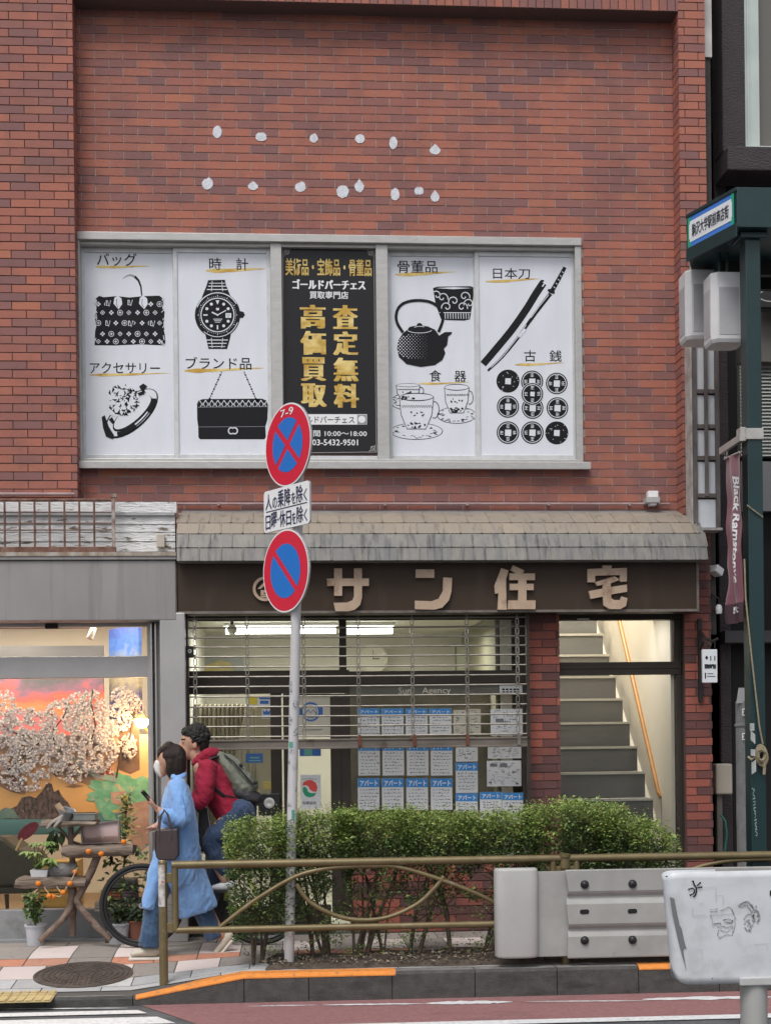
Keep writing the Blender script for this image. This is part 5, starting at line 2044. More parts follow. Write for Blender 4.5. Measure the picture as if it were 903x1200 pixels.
WF = pm('pale_green_frame', (.5, .56, .53), .5, (.43, .49, .47), 3)
mb.box(wxa, wxa + .13, NY + .02, NY + .2, zs1 + .0, ZROOF)
mb.box(wxa, wxb, NY - .01, NY + .2, zs1, zs1 + .05)
mb.box(wxa + .02, wxa + .035, NY + .005, NY + .02, zs1 + .05, ZROOF)
part(mb, 'window_frame', WF, N_)
mb = MB()
mb.box(wxa + .13, wxb, NY + .1, NY + .12, zs1 + .05, ZROOF)
part(mb, 'window_glass', pm('brown_grey_glass', (.13, .12, .105), .15, spec=.6), N_)
mb = MB()
xa = at(888, 480, NY).x - .1
mb.box(xa, 8, NY + .2, NY + .28, at(895, 530, NY).z, at(895, 418, NY).z, 0)
for i in range(26):
    z0 = at(895, 528, NY).z + i * .031
    mb.obox((xa + 1.5, NY + .18, z0), (1.5, 0, 0), (0, .01, .012), (0, .001, .001), 1)
mb.box(xa, 8, NY + .18, NY + .24, at(895, 595, NY).z, at(895, 536, NY).z, 2)
mb.box(xa, 8, NY + .1, NY + .3, at(895, 420, NY).z, at(895, 362, NY).z, 3)
part(mb, 'blind', [pm('shade_grey', (.2, .21, .2), .6), pm('slat_grey', (.42, .44, .42), .5), pm('grey_sill', (.2, .2, .21), .5), pm('olive_shutter', (.14, .135, .12), .6)], N_)
# black sign board with white curves beside the post
t = thing('sign_board', 'black sign board with white curved strokes, half hidden behind the green arch post', 'sign board', at(900, 360, NY - .05))
mb = MB()
a, b, c, d = rect(886, 277, 940, 360, NY - .08)
mb.box(a, b, NY - .08, NY - .02, c, d)
part(mb, 'board', pm('sign_black', (.02, .019, .02), .4), t)
p = Print(800, 210, NY - .08, 103 / 589)
p.ring(590, 500, 75, 52, 7, n=24)
p.ring(585, 780, 80, 38, 7, n=24)
p.ring(575, 395, 40, 18, 5, n=20)
p.ring(565, 590, 16, 22, 5, n=16)
p.ell(560, 510, 26, 22)
part(p.new(), 'white_stroke', pm('sign_grey', (.4, .38, .36), .5), t)
p.text('SM', 540, 642, 600, 662, 0, .02)
part(p.new(), 'lettering', WHITE, t)
# flashing strip with reflected light painted into its pale top; pipes in the gap
mb = MB()
a, b, _, _ = rect(827, 0, 836.5, 66, YP + .1)
zf = at(831, 68, YP + .1).z
mb.box(xr1 + .012, xr1 + .085, YP + .08, YP + .16, zf, ZROOF)
mb.box(xr1 + .012, xr1 + .075, YP + .1, YP + .16, 2.5, zf - .002, 1)
solo(mb, 'gap_flashing', [pm('lit_flashing', (.6, .58, .56), .5, (.45, .43, .42), 5), pm('unlit_flashing', (.055, .05, .046), .7, (.03, .028, .027), 4)], 'metal flashing strip closing the gap beside the brick pier, painted pale above as reflected light and dark below', 'flashing')
mb = MB()
for i, (x, y0, y1, r_) in enumerate(((811, 295, 420, .03), (818.5, 290, 420, .022), (830, 290, 420, .022))):
    p0, p1 = at(x, y0, 11.75), at(x, y1, 11.75)
    mb.tube([p0, (p0.x, 11.75, p1.z)], r_, 10)
solo(mb, 'drain_pipe', pm('pipe_grey', (.45, .44, .43), .4, (.3, .29, .28), 6), 'bundle of grey drain pipes against the pier behind the lanterns', 'pipe', smooth=True)
for i, x in enumerate((850, 856.5, 862)):
    mb = MB()
    p0, p1 = at(x, 405, 12.6), at(x + 2, 640, 12.6)
    mb.tube([p0, (p0.x + .01, 12.6, (p0.z + p1.z) / 2), (p0.x, 12.6, p1.z)], .022, 8)
    solo(mb, 'cable', pm('dark_cable', (.035, .033, .036), .5), '%s thick dark cable hanging in the gap beside the vertical sign' % ('leftmost', 'middle', 'rightmost')[i], 'cable', 'cables in the gap', smooth=True)
# vertical sign box with rusty frame
VY = 11.68
t = thing('vertical_sign', 'tall narrow sign box of five blank white panels on the brick pier', 'sign box', at(827, 620, VY))
VF = pm('weathered_frame', (.17, .15, .14), .7, (.1, .085, .08), 12, stretch=(1, 1, .4), col3=(.2, .08, .05), ns3=7, thr3=(.62, .78), bump=.3, bs=60)
xA, xB, zB, zT = rect(809.5, 398, 842, 619, VY)
mb = MB()
mb.box(xA, xA + .045, VY - .02, VY + .13, zB, zT)
mb.box(xB - .035, xB, VY - .02, VY + .13, zB, zT)
for y in (401, 459, 500, 537, 581):
    z = at(827, y, VY).z
    mb.box(xA + .045, xB - .035, VY - .015, VY + .02, z - .018, z + .018)
zm = at(827, 578, VY).z
xm_ = (xA + xB) / 2
mb.box(xm_ - .014, xm_ + .016, VY - .035, VY - .015, zm - .03, zT)
part(mb, 'frame', VF, t, bevel=.003)
mb = MB()
mb.box(xA - .012, xA, VY - .03, VY + .14, zB - .01, zT)
mb.box(xA - .012, xB + .012, VY - .03, VY + .14, zB - .02, zB)
part(mb, 'edge_trim', pm('pale_trim', (.5, .49, .47), .5, (.3, .27, .25), 9), t)
for (y0, y1) in ((403, 457), (461, 498), (502, 535), (539, 579), (583, 618)):
    mb = MB()
    z1, z0 = at(827, y0, VY).z - .016, at(827, y1, VY).z
    mb.box(xA + .046, xB - .036, VY + .005, VY + .015, z0, z1)
    part(mb, 'panel', pm('milky_acrylic', (.68, .7, .74), .35, (.6, .61, .64), 4), t)
# --- green street arch
GRE = pm('green_paint_metal', (.008, .034, .037), .4, (.006, .026, .029), 3, spec=.5, col3=(.016, .05, .05), ns3=6, thr3=(.6, .8))
PY = 10.12
T = thing('street_arch', 'dark green steel shopping street arch post with a long sign box on top', 'street arch', at(885, 1000, PY))
px0, px1 = at(873.8, 400, PY).x, at(891.5, 400, PY).x
Bn = at(863, 219, 10.02)
bz1 = Bn.z
bz0 = at(863, 266, 10.02).z
Bf = at(804, 252, 10.58)
P0, P1 = Vector((Bn.x, 10.02, 0)), Vector((Bf.x, 10.58, 0))
fd = (P0 - P1)
FL = fd.length
fd.normalize()
fn = Vector((fd.y, -fd.x, 0))          # outward, to the left and the road
if fn.y > 0:
    fn = -fn
mb = MB()
mb.box(px0, px1, PY, PY + .135, 0.0, bz0 - .02)
mb.box(px0 - .06, px1 + .06, PY - .05, PY + .19, -.02, .015)
mb.box(px0 - .045, px1 + .045, PY - .03, PY + .17, bz0 - .05, bz0 - .004)
part(mb, 'post', GRE, T, bevel=.006)
mb = MB()
plan = [P0, Vector((Bn.x + 5, 10.02, 0)), Vector((Bn.x + 5, 11.2, 0)), Vector((Bf.x * 1.075, 11.2, 0)), P1]
mb.prism([v + up * bz0 for v in plan][::-1], up * (bz1 - bz0))
o_ = len(mb.v)
for za, zb_ in ((bz0 - .07, bz0 + .03), (bz1 - .03, bz1 - .0)):
    c = (P0 + P1) / 2 + fn * .006 + up * (za + zb_) / 2
    mb.obox(c, fd * (FL / 2), fn * .0055, up * ((zb_ - za) / 2))
part(mb, 'sign_box', GRE, T, bevel=.004)
mb = MB()
for yy in (10.75, 11.1):
    mb.box(Bf.x * 1.08 + .06, Bn.x + 4.9, yy, yy + .06, bz0 - .1, bz0 - .003)
part(mb, 'cross_bar', DARKM, T)
sz0, sz1 = bz0 + .032, bz1 - .033
F0 = P1 + fd * .02
L = FL - .05
mb = MB()


def onface(u0, v0, u1, v1, k, m):
    mb.flat([F0 + fn * (.005 + .0015 * k) + fd * (L * u) + up * (sz0 + (sz1 - sz0) * v) for u, v in ((u0, v0), (u1, v0), (u1, v1), (u0, v1))], m)


onface(0, 0, 1, 1, 0, 0)
for u0, v0, u1, v1 in ((0, 0, .06, .3), (0, .7, .06, 1), (.94, 0, 1, .3), (.94, .7, 1, 1), (0, .3, .03, .7), (.97, .3, 1, .7)):
    onface(u0, v0, u1, v1, 1, 1)
onface(.05, .15, .95, .85, 2, 2)
onface(.035, .25, .965, .75, 2.4, 2)
part(mb, 'name_panel', [pm('arch_blue', (.05, .2, .62), .4), pm('arch_green', (.01, .36, .18), .4), pm('sign_white', (.72, .75, .78), .4)], T)
mb = MB()
mb.text('駒沢大学駅前商店街', F0 + fn * .0105 + fd * (L * .1) + up * (sz0 + (sz1 - sz0) * .28), fd * (L * .8), up * ((sz1 - sz0) * .44), 0, .016)
part(mb, 'lettering', pm('sign_letter', (.03, .035, .05), .5), T)
CLS = pm('clamp_steel', (.5, .48, .45), .4, (.4, .38, .36), 9, metal=.4)
mb = MB()
z0, z1 = at(880, 515, PY).z, at(880, 502, PY).z
mb.box(px0 - .012, px1 + .006, PY - .012, PY + .15, z0, z1)
mb.box(px0 - .05, px0 - .01, PY + .0, PY + .1, z0 - .01, z1 + .01)
part(mb, 'clamp', CLS, T, bevel=.003)
for (x, y, w_, h_, a_) in ((880.5, 852, 4, 9, 0), (881.5, 864, 4.5, 11, .3), (881.5, 882, 4, 8, 0), (882.5, 899, 4.5, 14, -.25)):
    mb = MB()
    q = onX(x, y, px0 - .003)
    mb.obox(q, (.0015, 0, 0), (0, .045, .045 * a_), (0, 0, h_ / 2 / 163))
    part(mb, 'sticker', pm('sticker_white', (.6, .63, .64), .6, (.45, .48, .5), 20), T)
mb = MB()
rr = random.Random(6)
for i in range(16):
    q = onX(882 + i * .25, 925 + i * 3.6, px0 - .0035)
    mb.obox(q, (.001, 0, 0), (0, rr.uniform(.006, .03), rr.uniform(-.01, .01)), (0, 0, rr.uniform(.002, .006)))
part(mb, 'scratch', pm('green_scrape', (.3, .42, .4), .7), T)
# rope tied on the post
ROPE = pm('rope', (.36, .31, .2), .9, (.24, .2, .13), 60, bump=.5, bs=200)
mb = MB()
q = [at(871.5, 655, PY - .02), at(873, 700, PY - .02), at(880, 770, PY - .02), at(889, 850, PY - .025), at(893, 872, PY - .03)]
mb.tube(q, .0065, 6)
kn = at(891, 882, PY - .035)
for a in range(5):
    pts = []
    for i in range(13):
        th = 2 * math.pi * i / 12
        pts.append(kn + Vector((math.cos(th) * .035 + .01 * math.sin(a * 2), .012 * math.sin(a + th), math.sin(th) * .055 - .01 * a)))
    mb.tube(pts, .009, 6)
mb.tube([kn + Vector((.02, 0, -.03)), kn + Vector((.025, -.0, -.11)), kn + Vector((.02, 0, -.16))], .012, 6)
mb.tube([kn + Vector((-.02, 0, -.02)), kn + Vector((-.07, .01, -.05)), kn + Vector((-.085, .03, -.03))], .01, 6)
mb.tube([at(874.5, 592, PY - .01), at(885, 600, PY - .015), at(893, 606, PY - .012)], .005, 5)
solo(mb, 'tie_rope', ROPE, 'fraying beige rope knotted round the green arch post', 'rope', smooth=True)
# lanterns
for i, (x, Y, y0, y1, lb) in enumerate(((817.5, 10.95, 322, 402, 'farther white lantern hanging under the green arch beside the brick pier'), (847.5, 10.5, 325, 406, 'nearer white lantern hanging under the green arch close to its post'))):
    c = at(x, 365, Y)
    zt, zb = at(x, y0, Y).z, at(x, y1, Y).z
    t = thing('lantern', lb, 'street lantern', (c.x, Y, zb), 'lanterns under the street arch')
    s, ch = .128, .04

    def ringp(z, k=1.0, dx=0):
        return [(c.x + a * s * k, Y + b * s * k, z) for a, b in ((-1, -1 + ch / s), (-1 + ch / s, -1), (1 - ch / s, -1), (1, -1 + ch / s), (1, 1 - ch / s), (1 - ch / s, 1), (-1 + ch / s, 1), (-1, 1 - ch / s))]
    mb = MB()
    lv = [(zb, .92), (zb + .025, 1), (zt - .012, 1.0), (zt, .97)]
    for (za, ka), (zc, kc) in zip(lv, lv[1:]):
        q0, q1 = ringp(za, ka), ringp(zc, kc)
        for k in range(8):
            j = (k + 1) % 8
            mb.add([q0[k], q0[j], q1[j], q1[k]], [(0, 1, 2, 3)])
    mb.flat(ringp(zt, .97))
    mb.flat(ringp(zb, .92)[::-1])
    part(mb, 'housing', pm('lantern_white', (.62, .62, .63), .45, (.55, .55, .56), 4), t, bevel=.002)
    mb = MB()
    for ax in range(4):
        ca, sa = math.cos(ax * math.pi / 2), math.sin(ax * math.pi / 2)
        nx_, ny_ = -ca, -sa
        tx, ty = sa, -ca
        mb.obox((c.x + nx_ * (s + .001), Y + ny_ * (s + .001), (zb + zt) / 2 - .03), (tx * .075, ty * .075, 0), (nx_ * .002, ny_ * .002, 0), (0, 0, (zt - zb) / 2 - .085))
    part(mb, 'diffuser', pm('lantern_diffuser', (.36, .36, .38), .3, (.44, .44, .46), 3), t)
    mb = MB()
    for dx in (-.03, .03):
        mb.tube([(c.x + dx, Y, zt - .01), (c.x + dx, Y, bz0 - .02)], .012, 8)
    mb.box(c.x - .08, c.x + .08, Y - .03, Y + .03, zt, zt + .02)
    part(mb, 'hanger', GRE, t)
# banner
t = thing('banner', 'narrow purple cloth banner with slanted white lettering hanging from the green arch post', 'banner', at(865, 730, 10.4))
BX = px0 - .06
y0, y1 = PY + .0, onX(850, 600, BX).y
zt, zb = onX(862, 533, BX).z, onX(862, 730, BX).z
mb = MB()
nu, nv = 24, 60


def ban(u, v):
    y = y0 + (y1 - y0) * u * (1 - .06 * math.sin(v * 2.6) - .09 * v)
    w_ = (.012 * math.sin(u * 9 + v * 3) + .018 * math.sin(u * 4 - v * 5) * v + .02 * noise.noise((u * 3, v * 6, 1)))
    return Vector((BX + w_, y, zt + (zb - zt) * v + .02 * u * (1 - v)))


for j in range(nv + 1):
    for i in range(nu + 1):
        mb.v.append(ban(i / nu, j / nv))
for j in range(nv):
    for i in range(nu):
        k = j * (nu + 1) + i
        mb.f.append([k, k + 1, k + nu + 2, k + nu + 1])
        mb.m.append(0 if j < 53 else 1)
part(mb, 'cloth', [pm('purple_cloth', (.15, .045, .07), .65, (.2, .075, .1), 3, sheen=.3), pm('dark_purple_cloth', (.06, .03, .042), .7)], t, smooth=True)
for body, v0, v1, u0, u1 in (('Black', .125, .335, .08, .4), ('Ramstonyc', .345, .755, .08, .4)):
    mb = MB()
    vs, fs = text_geo(body, .03)
    mb.add([ban(u1 - (u1 - u0) * y - .035 * 0, v0 + (v1 - v0) * min(1, x)) + Vector((-.005, 0, -.02 * y)) for x, y in vs], fs)
    part(mb, 'lettering', WHITE, t)
mb = MB()
vs, fs = text_geo('駒大', .05)
mb.add([ban(.62 - .5 * x, .945 - .045 * y) + Vector((-.005, 0, 0)) for x, y in vs], fs)
part(mb, 'lettering', WHITE, t)
mb = MB()
q = onX(846, 527, BX)
mb.obox(((BX), (y0 + q.y) / 2, onX(860, 518, BX).z), (.012, 0, 0), (0, (q.y - y0) / 2 + .05, 0), (0, 0, .025))
part(mb, 'arm', CLS, t)
mb = MB()
mb.tube([(BX, y0, zt + .005), (BX, y1 + .02, zt + .025)], .008, 8)
th_c = Vector((BX, y1 - .01, zt + .06))
mb.tube([th_c + Vector((0, math.cos(a * .7) * .035, math.sin(a * .7) * .035)) for a in range(9)], .006, 6)
part(mb, 'hook', CLS, t)
# concrete pole with number plates
CP = pm('pole_concrete', (.23, .23, .235), .85, (.16, .16, .165), 8, bump=.4, bs=70, stretch=(1, 1, .5))
qx = at(873, 950, 10.9)
t = thing('utility_pole', 'short grey concrete pole with two small number plates behind the green arch', 'pole', (qx.x, 10.9, 0))
zt = at(870, 822, 10.9).z
mb = MB()
mb.tube([(qx.x, 10.9, 0), (qx.x - .01, 10.9, 1.0), (qx.x - .01, 10.9, zt)], [.065, .062, .06], 16)
mb.lathe((qx.x - .01, 10.9, at(870, 850, 10.9).z), [(.061, -.012), (.07, -.008), (.07, .008), (.061, .012)], 16)
mb.lathe((qx.x, 10.9, at(870, 943, 10.9).z), [(.063, -.006), (.069, -.004), (.069, .004), (.063, .006)], 16)
part(mb, 'shaft', CP, t, smooth=True)
for y in (834.5, 863):
    c = at(872.5, y, 10.83)
    mb = MB()
    mb.obox(c, (.025, 0, 0), (0, .003, 0), (0, 0, .028))
    pl = part(mb, 'number_plate', WHITE, t)
    mb = MB()
    mb.text('29', c + Vector((-.019, -.005, -.018)), (.038, 0, 0), (0, 0, .036), 0, .03)
    part(mb, 'numeral', BLACK, pl)
mb = MB()
c = at(868, 815, 10.85)
mb.obox(c, (.03, 0, .0), (0, .006, 0), (.01, 0, .06))
part(mb, 'torn_flag', pm('grey_plastic', (.4, .4, .4), .5), t)
# things fixed to the right pier
t = thing('hanging_sign', 'small white hanging sign on a black wrought iron bracket on the right brick pier', 'hanging sign', at(831, 800, 11.6))
HYs = 11.6
mb = MB()
a, b, c, d = rect(823, 761, 840, 800, HYs)
mb.box(a, b, HYs, HYs + .04, c, d)
pl = part(mb, 'plate', pm('sign_white', (.72, .75, .78), .4), t, bevel=.004)
mb = MB()
w_ = b - a
mb.text('買取専門店', (a + w_ * .1, HYs - .002, c + (d - c) * .42), (w_ * .8, 0, 0), (0, 0, (d - c) * .14), 0, .03)
mb.text('◆ ▮ ▮', (a + w_ * .15, HYs - .002, c + (d - c) * .66), (w_ * .7, 0, 0), (0, 0, (d - c) * .16), 0, .01)
mb.box(a + w_ * .12, a + w_ * .2, HYs - .002, HYs, c + (d - c) * .12, c + (d - c) * .3)
mb.box(a + w_ * .28, a + w_ * .85, HYs - .002, HYs, c + (d - c) * .18, c + (d - c) * .2)
mb.box(a + w_ * .3, a + w_ * .7, HYs - .002, HYs, c + (d - c) * .26, c + (d - c) * .28)
part(mb, 'lettering', BLACK, pl)
mb = MB()
a, b, c, d = rect(818, 725, 822.5, 822, YP - .03)
mb.box(a, b, YP - .03, YP - .002, c, d)
q = [at(820, 740, YP - .05), at(826, 748, 11.7), at(834, 752, 11.62), at(841, 748, 11.6)]
mb.tube(q, .013, 8)
mb.tube([at(820, 760, YP - .04), at(824, 752, 11.72), at(829, 756, 11.66), at(826, 764, 11.66), at(822, 760, 11.7)], .01, 8)
mb.tube([at(828, 752, 11.63), at(828, 762, HYs + .02)], .006, 6)
mb.tube([at(837, 750, 11.61), at(837, 762, HYs + .02)], .006, 6)
part(mb, 'bracket', pm('wrought_iron', (.018, .017, .017), .5, bump=.3, bs=90), t, smooth=True)
t = thing('security_camera', 'white security camera on the side of the right brick pier under the roof', 'camera', at(838, 670, 11.9))
c = at(838.5, 669, 11.9)
mb = MB()
mb.obox(c, (.035, .02, -.02), (-.02, .05, .0), (.01, 0, .03))
part(mb, 'housing', WHITE, t, bevel=.008)
mb = MB()
mb.tube([c, c + Vector((-.04, .02, .04)), (xr1, 11.95, c.z + .05)], .01, 8)
part(mb, 'mount', WHITE, t)
t = thing('floodlight', 'small white lamp on a bent arm low on the side of the right brick pier', 'lamp', at(841, 712, 11.9))
c = at(841.5, 711, 11.9)
mb = MB()
mb.lathe(c + Vector((0, 0, -.03)), [(.025, -.03), (.03, 0), (.026, .035), (.01, .05)], 12)
part(mb, 'head', WHITE, t, smooth=True)
mb = MB()
mb.tube([c + Vector((0, 0, .01)), c + Vector((-.0, 0, .07)), (xr1, 11.95, c.z + .14)], .007, 6)
mb.obox(c + Vector((.05, 0, .05)), (.03, 0, -.012), (0, .01, 0), (0, 0, .003))
part(mb, 'arm', DARKM, t)
t = thing('meter_box', 'plain beige metal meter box beside the foot of the right brick pier', 'meter box', at(848, 927, 12.05))
mb = MB()
mb.rbox(838.5, 895, 858, 931, 12.05, .15)
part(mb, 'box', pm('beige_metal', (.4, .36, .3), .5, (.36, .33, .28), 4), t, bevel=.015)
mb = MB()
mb.rbox(840, 931, 846, 1010, 12.1, .06)
part(mb, 'duct', pm('duct_grey', (.12, .115, .1), .6), t)
mb = MB()
mb.tube([at(844, 955, 12), at(849, 962, 11.98), at(851, 978, 11.98), at(849, 995, 11.98), at(845, 1010, 11.98)], .011, 8)
solo(mb, 'garden_hose', pm('green_hose', (.02, .1, .08), .5), 'dark green hose looped in the gap under the beige meter box', 'hose', smooth=True)
# ================================================================ TRAFFIC SIGN
TY = 10.26
pb, pt = at(338.3, 1133, TY), at(351.5, 480, TY)
POLE = pm('pole_white', (.55, .54, .55), .5, (.47, .46, .47), 5, stretch=(1, 1, .3), col3=(.3, .28, .28), ns3=6, thr3=(.6, .8))
T = thing('traffic_sign', 'tall white pole with two round red and blue no-parking signs and a white plate between', 'traffic sign', (pb.x, TY, 0))
pdir = (pt - pb)
mb = MB()
mb.tube([pb - Vector((0, 0, .05)), pt], .036, 16)
mb.lathe(pt, [(.036, 0), (.03, .012), (0, .016)], 16)
part(mb, 'pole', POLE, T, smooth=True)
rr = random.Random(14)
for (y, h, c) in ((805, 14, 0), (826, 10, 0), (845, 5, 0), (858, 9, 0), (873, 7, 1), (880, 6, 0), (893, 5, 0), (925, 5, 0), (943, 4, 0), (955, 12, 1), (962, 5, 0), (970, 10, 2), (845, 12, 0)):
    f = (1133 - y) / (1133 - 480)
    c0 = pb + pdir * f
    a0 = rr.uniform(-1.2, 1.1)
    mb = MB()
    n = 5
    w_ = rr.uniform(.5, 1.1)
    hh = h / 163 / 2
    vs = []
    for i in range(n + 1):
        a = a0 + w_ * (i / n - .5)
        for s in (-1, 1):
            vs.append(c0 + Vector((math.sin(a) * .0375, -math.cos(a) * .0375, s * hh)))
    mb.add(vs, [(2 * i, 2 * i + 2, 2 * i + 3, 2 * i + 1) for i in range(n)])
    part(mb, 'sticker', [pm('sticker_grey', (.2, .2, .22), .6, (.5, .5, .52), 90, thr=(.45, .55)), pm('sticker_green', (.1, .3, .25), .5, (.4, .42, .4), 90), pm('sticker_blue', (.05, .1, .3), .5, (.5, .5, .5), 90)][c], T)
rv = Vector((.55, -.835, 0))
nb = Vector((.835, .55, 0))


def ppos(y):
    return pb + pdir * ((1133 - y) / (1133 - 480))


SRED = pm('sign_red', (.62, .012, .04), .3, spec=.5)
SBLU = pm('sign_blue_sheet', (.01, .16, .56), .3, spec=.5)
SWHT = pm('sign_white_sheet', (.78, .79, .8), .35)
ALU = pm('sign_back_alu', (.45, .45, .46), .45, metal=.5)


def discpts(c, r, k, n=48, a0=0, a1=2 * math.pi):
    return [c - nb * k + rv * (math.cos(a0 + (a1 - a0) * i / n) * r) + up * (math.sin(a0 + (a1 - a0) * i / n) * r) for i in range(n + (0 if abs(a1 - a0 - 2 * math.pi) < 1e-6 else 1))]


def roundsign(ypx, xpx, cross, label):
    c = ppos(ypx) - nb * .065
    dx = at(xpx, ypx, c.y).x - c.x
    c = c + rv * (dx / rv.x * .98)
    mb = MB()
    mb.prism(discpts(c, .3, 0), nb * .014, 1)
    mb.flat(discpts(c, .3, .0008), 0)
    o = part(mb, 'sign_disc', [SWHT, ALU], T, label=label)
    mb = MB()
    mb.flat(discpts(c, .289, .0022), 0)
    part(mb, 'red_field', SRED, o)
    mb = MB()
    R_ = .196
    hw = .021
    cc = c - nb * .0038
    for k in range(4 if cross else 2):
        if cross:
            am = k * math.pi / 2
            off = math.asin(hw / R_)
            a0, a1 = am - math.pi / 4 + off, am + math.pi / 4 - off
            pts = [(math.cos(a0 + (a1 - a0) * i / 20) * R_, math.sin(a0 + (a1 - a0) * i / 20) * R_) for i in range(21)]
            pts.append((math.cos(am) * hw * 1.414, math.sin(am) * hw * 1.414))
        else:
            off = math.asin(hw / R_)
            am = math.pi / 4 + k * math.pi
            a0, a1 = am - math.pi / 2 + off, am + math.pi / 2 - off
            pts = [(math.cos(a0 + (a1 - a0) * i / 30) * R_, math.sin(a0 + (a1 - a0) * i / 30) * R_) for i in range(31)]
        mb.flat([cc + rv * x + up * y for x, y in pts])
    part(mb, 'blue_field', SBLU, o)
    if cross:
        mb = MB()
        mb.text('7-9', c - nb * .0042 - rv * .085 + up * .208, rv * .17, up * .055, 0, .012)
        part(mb, 'lettering', SWHT, o)
    mb = MB()
    b = ppos(ypx)
    for dz in (-.1, .1):
        mb.lathe(b + up * (dz - .015), [(.036, 0), (.041, 0), (.041, .03), (.036, .03)], 16)
        mb.obox(b - nb * .045 + up * dz, rv * .02, nb * .012, up * .012)
    part(mb, 'clamp', ALU, o)


roundsign(521, 337, True, 'upper round sign with a red cross on blue')
roundsign(669, 334.5, False, 'lower round sign with one red slash on blue')
c = ppos(594) - nb * .06
c = c + rv * ((at(335.5, 594, c.y).x - c.x) / rv.x)
W2, H2, rc = .3, .152, .028
pts = []
for cx_, cy_, a0 in ((W2 - rc, H2 - rc, 0), (-W2 + rc, H2 - rc, 90), (-W2 + rc, -H2 + rc, 180), (W2 - rc, -H2 + rc, 270)):
    for i in range(7):
        a = R(a0 + 15 * i)
        pts.append((cx_ + math.cos(a) * rc, cy_ + math.sin(a) * rc))
mb = MB()
mb.prism([c + rv * x + up * y for x, y in pts], nb * .014, 1, 1)
mb.flat([c - nb * .0008 + rv * x + up * y for x, y in pts], 0)
o = part(mb, 'exception_plate', [SWHT, ALU], T)
mb = MB()
IND = pm('sign_indigo', (.025, .03, .075), .5)
f = c - nb * .0022
for line, y in (([('人', .095, .115), ('の', .07, .085), ('乗', .09, .125), ('降', .09, .125), ('を', .06, .085), ('除', .095, .125), ('く', .05, .09)], .01), ([('日', .075, .105), ('曜', .09, .12), ('・', .02, .02), ('休', .09, .12), ('日', .075, .105), ('を', .06, .085), ('除', .095, .12), ('く', .05, .09)], -.135)):
    tot = sum(q[1] for q in line)
    k = (.6 - .045) / (tot + .007 * len(line))
    x = -.277
    for ch, w_, h_ in line:
        mb.text(ch, f + rv * x + up * (y + (.05 if ch == '・' else 0)), rv * w_ * k, up * h_, 0, .018)
        x += (w_ + .007) * k
mb.flat([f + rv * x + up * y for x, y in ((-.27, -.006), (.27, -.006), (.27, .002), (-.27, .002))])
part(mb, 'lettering', IND, o)

# ================================================================ GUARD RAIL FENCE
GB = pm('gold_brown_paint', (.19, .15, .075), .45, (.145, .112, .055), 7, metal=.35, col3=(.3, .27, .2), ns3=9, thr3=(.6, .8), spec=.5)
FYY = 10.1
fpost0 = at(191.5, 1085, FYY).x
fpost1 = at(662, 1085, FYY).x
per = fpost1 - fpost0
ZTOP, ZBOT = at(420, 1010, FYY).z, at(420, 1086, FYY).z
T = thing('guard_rail', 'low gold-brown tubular pedestrian fence with curved infill along the kerb', 'fence', ((fpost0 + fpost1) / 2, FYY, 0))


def arcpts(lst):
    q = [at(240 + x / 2.376, 930 + y / 2.376, FYY) for x, y in lst]
    out = []
    n = len(q)
    for i in range(n - 1):
        p0, p1, p2, p3 = q[max(i - 1, 0)], q[i], q[i + 1], q[min(i + 2, n - 1)]
        for k in range(5):
            t = k / 5
            out.append(.5 * ((2 * p1) + (p2 - p0) * t + (2 * p0 - 5 * p1 + 4 * p2 - p3) * t * t + (3 * p1 - p0 - 3 * p2 + p3) * t ** 3))
    out.append(q[-1])
    return out


A1 = arcpts([(42, 372), (95, 330), (150, 290), (250, 232), (330, 210), (400, 203), (480, 201), (540, 205), (640, 234), (740, 272), (808, 305), (880, 352)])
A2 = arcpts([(255, 252), (290, 300), (360, 338), (430, 352), (510, 344), (590, 308), (640, 262), (665, 230)])
for s in (0, 1, 2):
    X0 = fpost0 + per * s
    dz = 0
    mb = MB()
    za = zs(X0, FYY)
    mb.tube([(X0, FYY, za - .05), (X0, FYY, ZTOP + .02)], .031, 12)
    mb.lathe((X0, FYY, ZTOP + .02), [(.031, 0), (.026, .012), (0, .016)], 12)
    if s:
        mb.lathe((X0, FYY, ZTOP - .07), [(.031, 0), (.04, .002), (.04, .075), (.046, .08), (.046, .1), (.03, .105)], 12)
    part(mb, 'post', GB, T, smooth=True)
    xa, xb = X0 + .085, X0 + per - .085
    mb = MB()
    mb.tube([(xa - .02 if s == 0 else X0, FYY, ZTOP), (X0 + per, FYY, ZTOP)], .029, 12)
    part(mb, 'rail', GB, T, smooth=True)
    mb = MB()
    mb.tube([(xa, FYY, ZBOT), (xb, FYY, ZBOT)], .024, 12)
    part(mb, 'rail', GB, T, smooth=True)
    for x in (xa, xb):
        mb = MB()
        mb.tube([(x, FYY, ZBOT), (x, FYY, ZTOP)], .024, 12)
        part(mb, 'upright', GB, T, smooth=True)
    for x in (X0 + .05, X0 + per - .05):
        for z in (ZBOT + .02, ZTOP - .09):
            mb = MB()
            mb.box(x - .03, x + .03, FYY - .012, FYY + .012, z - .035, z + .035)
            part(mb, 'bracket', GB, T, bevel=.004)
    for A_ in (A1, A2):
        mb = MB()
        mb.tube([p_ + Vector((per * s, 0, 0)) for p_ in A_], .0165, 10)
        part(mb, 'curved_bar', GB, T, smooth=True)
mb = MB()
vs = []
for j in range(2):
    for i in range(9):
        a = -1.5 + 2.0 * i / 8
        vs.append((fpost0 + math.sin(a) * .0322, FYY - math.cos(a) * .0322, at(190, (1062, 1013)[j], FYY).z))
mb.add(vs, [(i, i + 1, i + 10, i + 9) for i in range(8)])
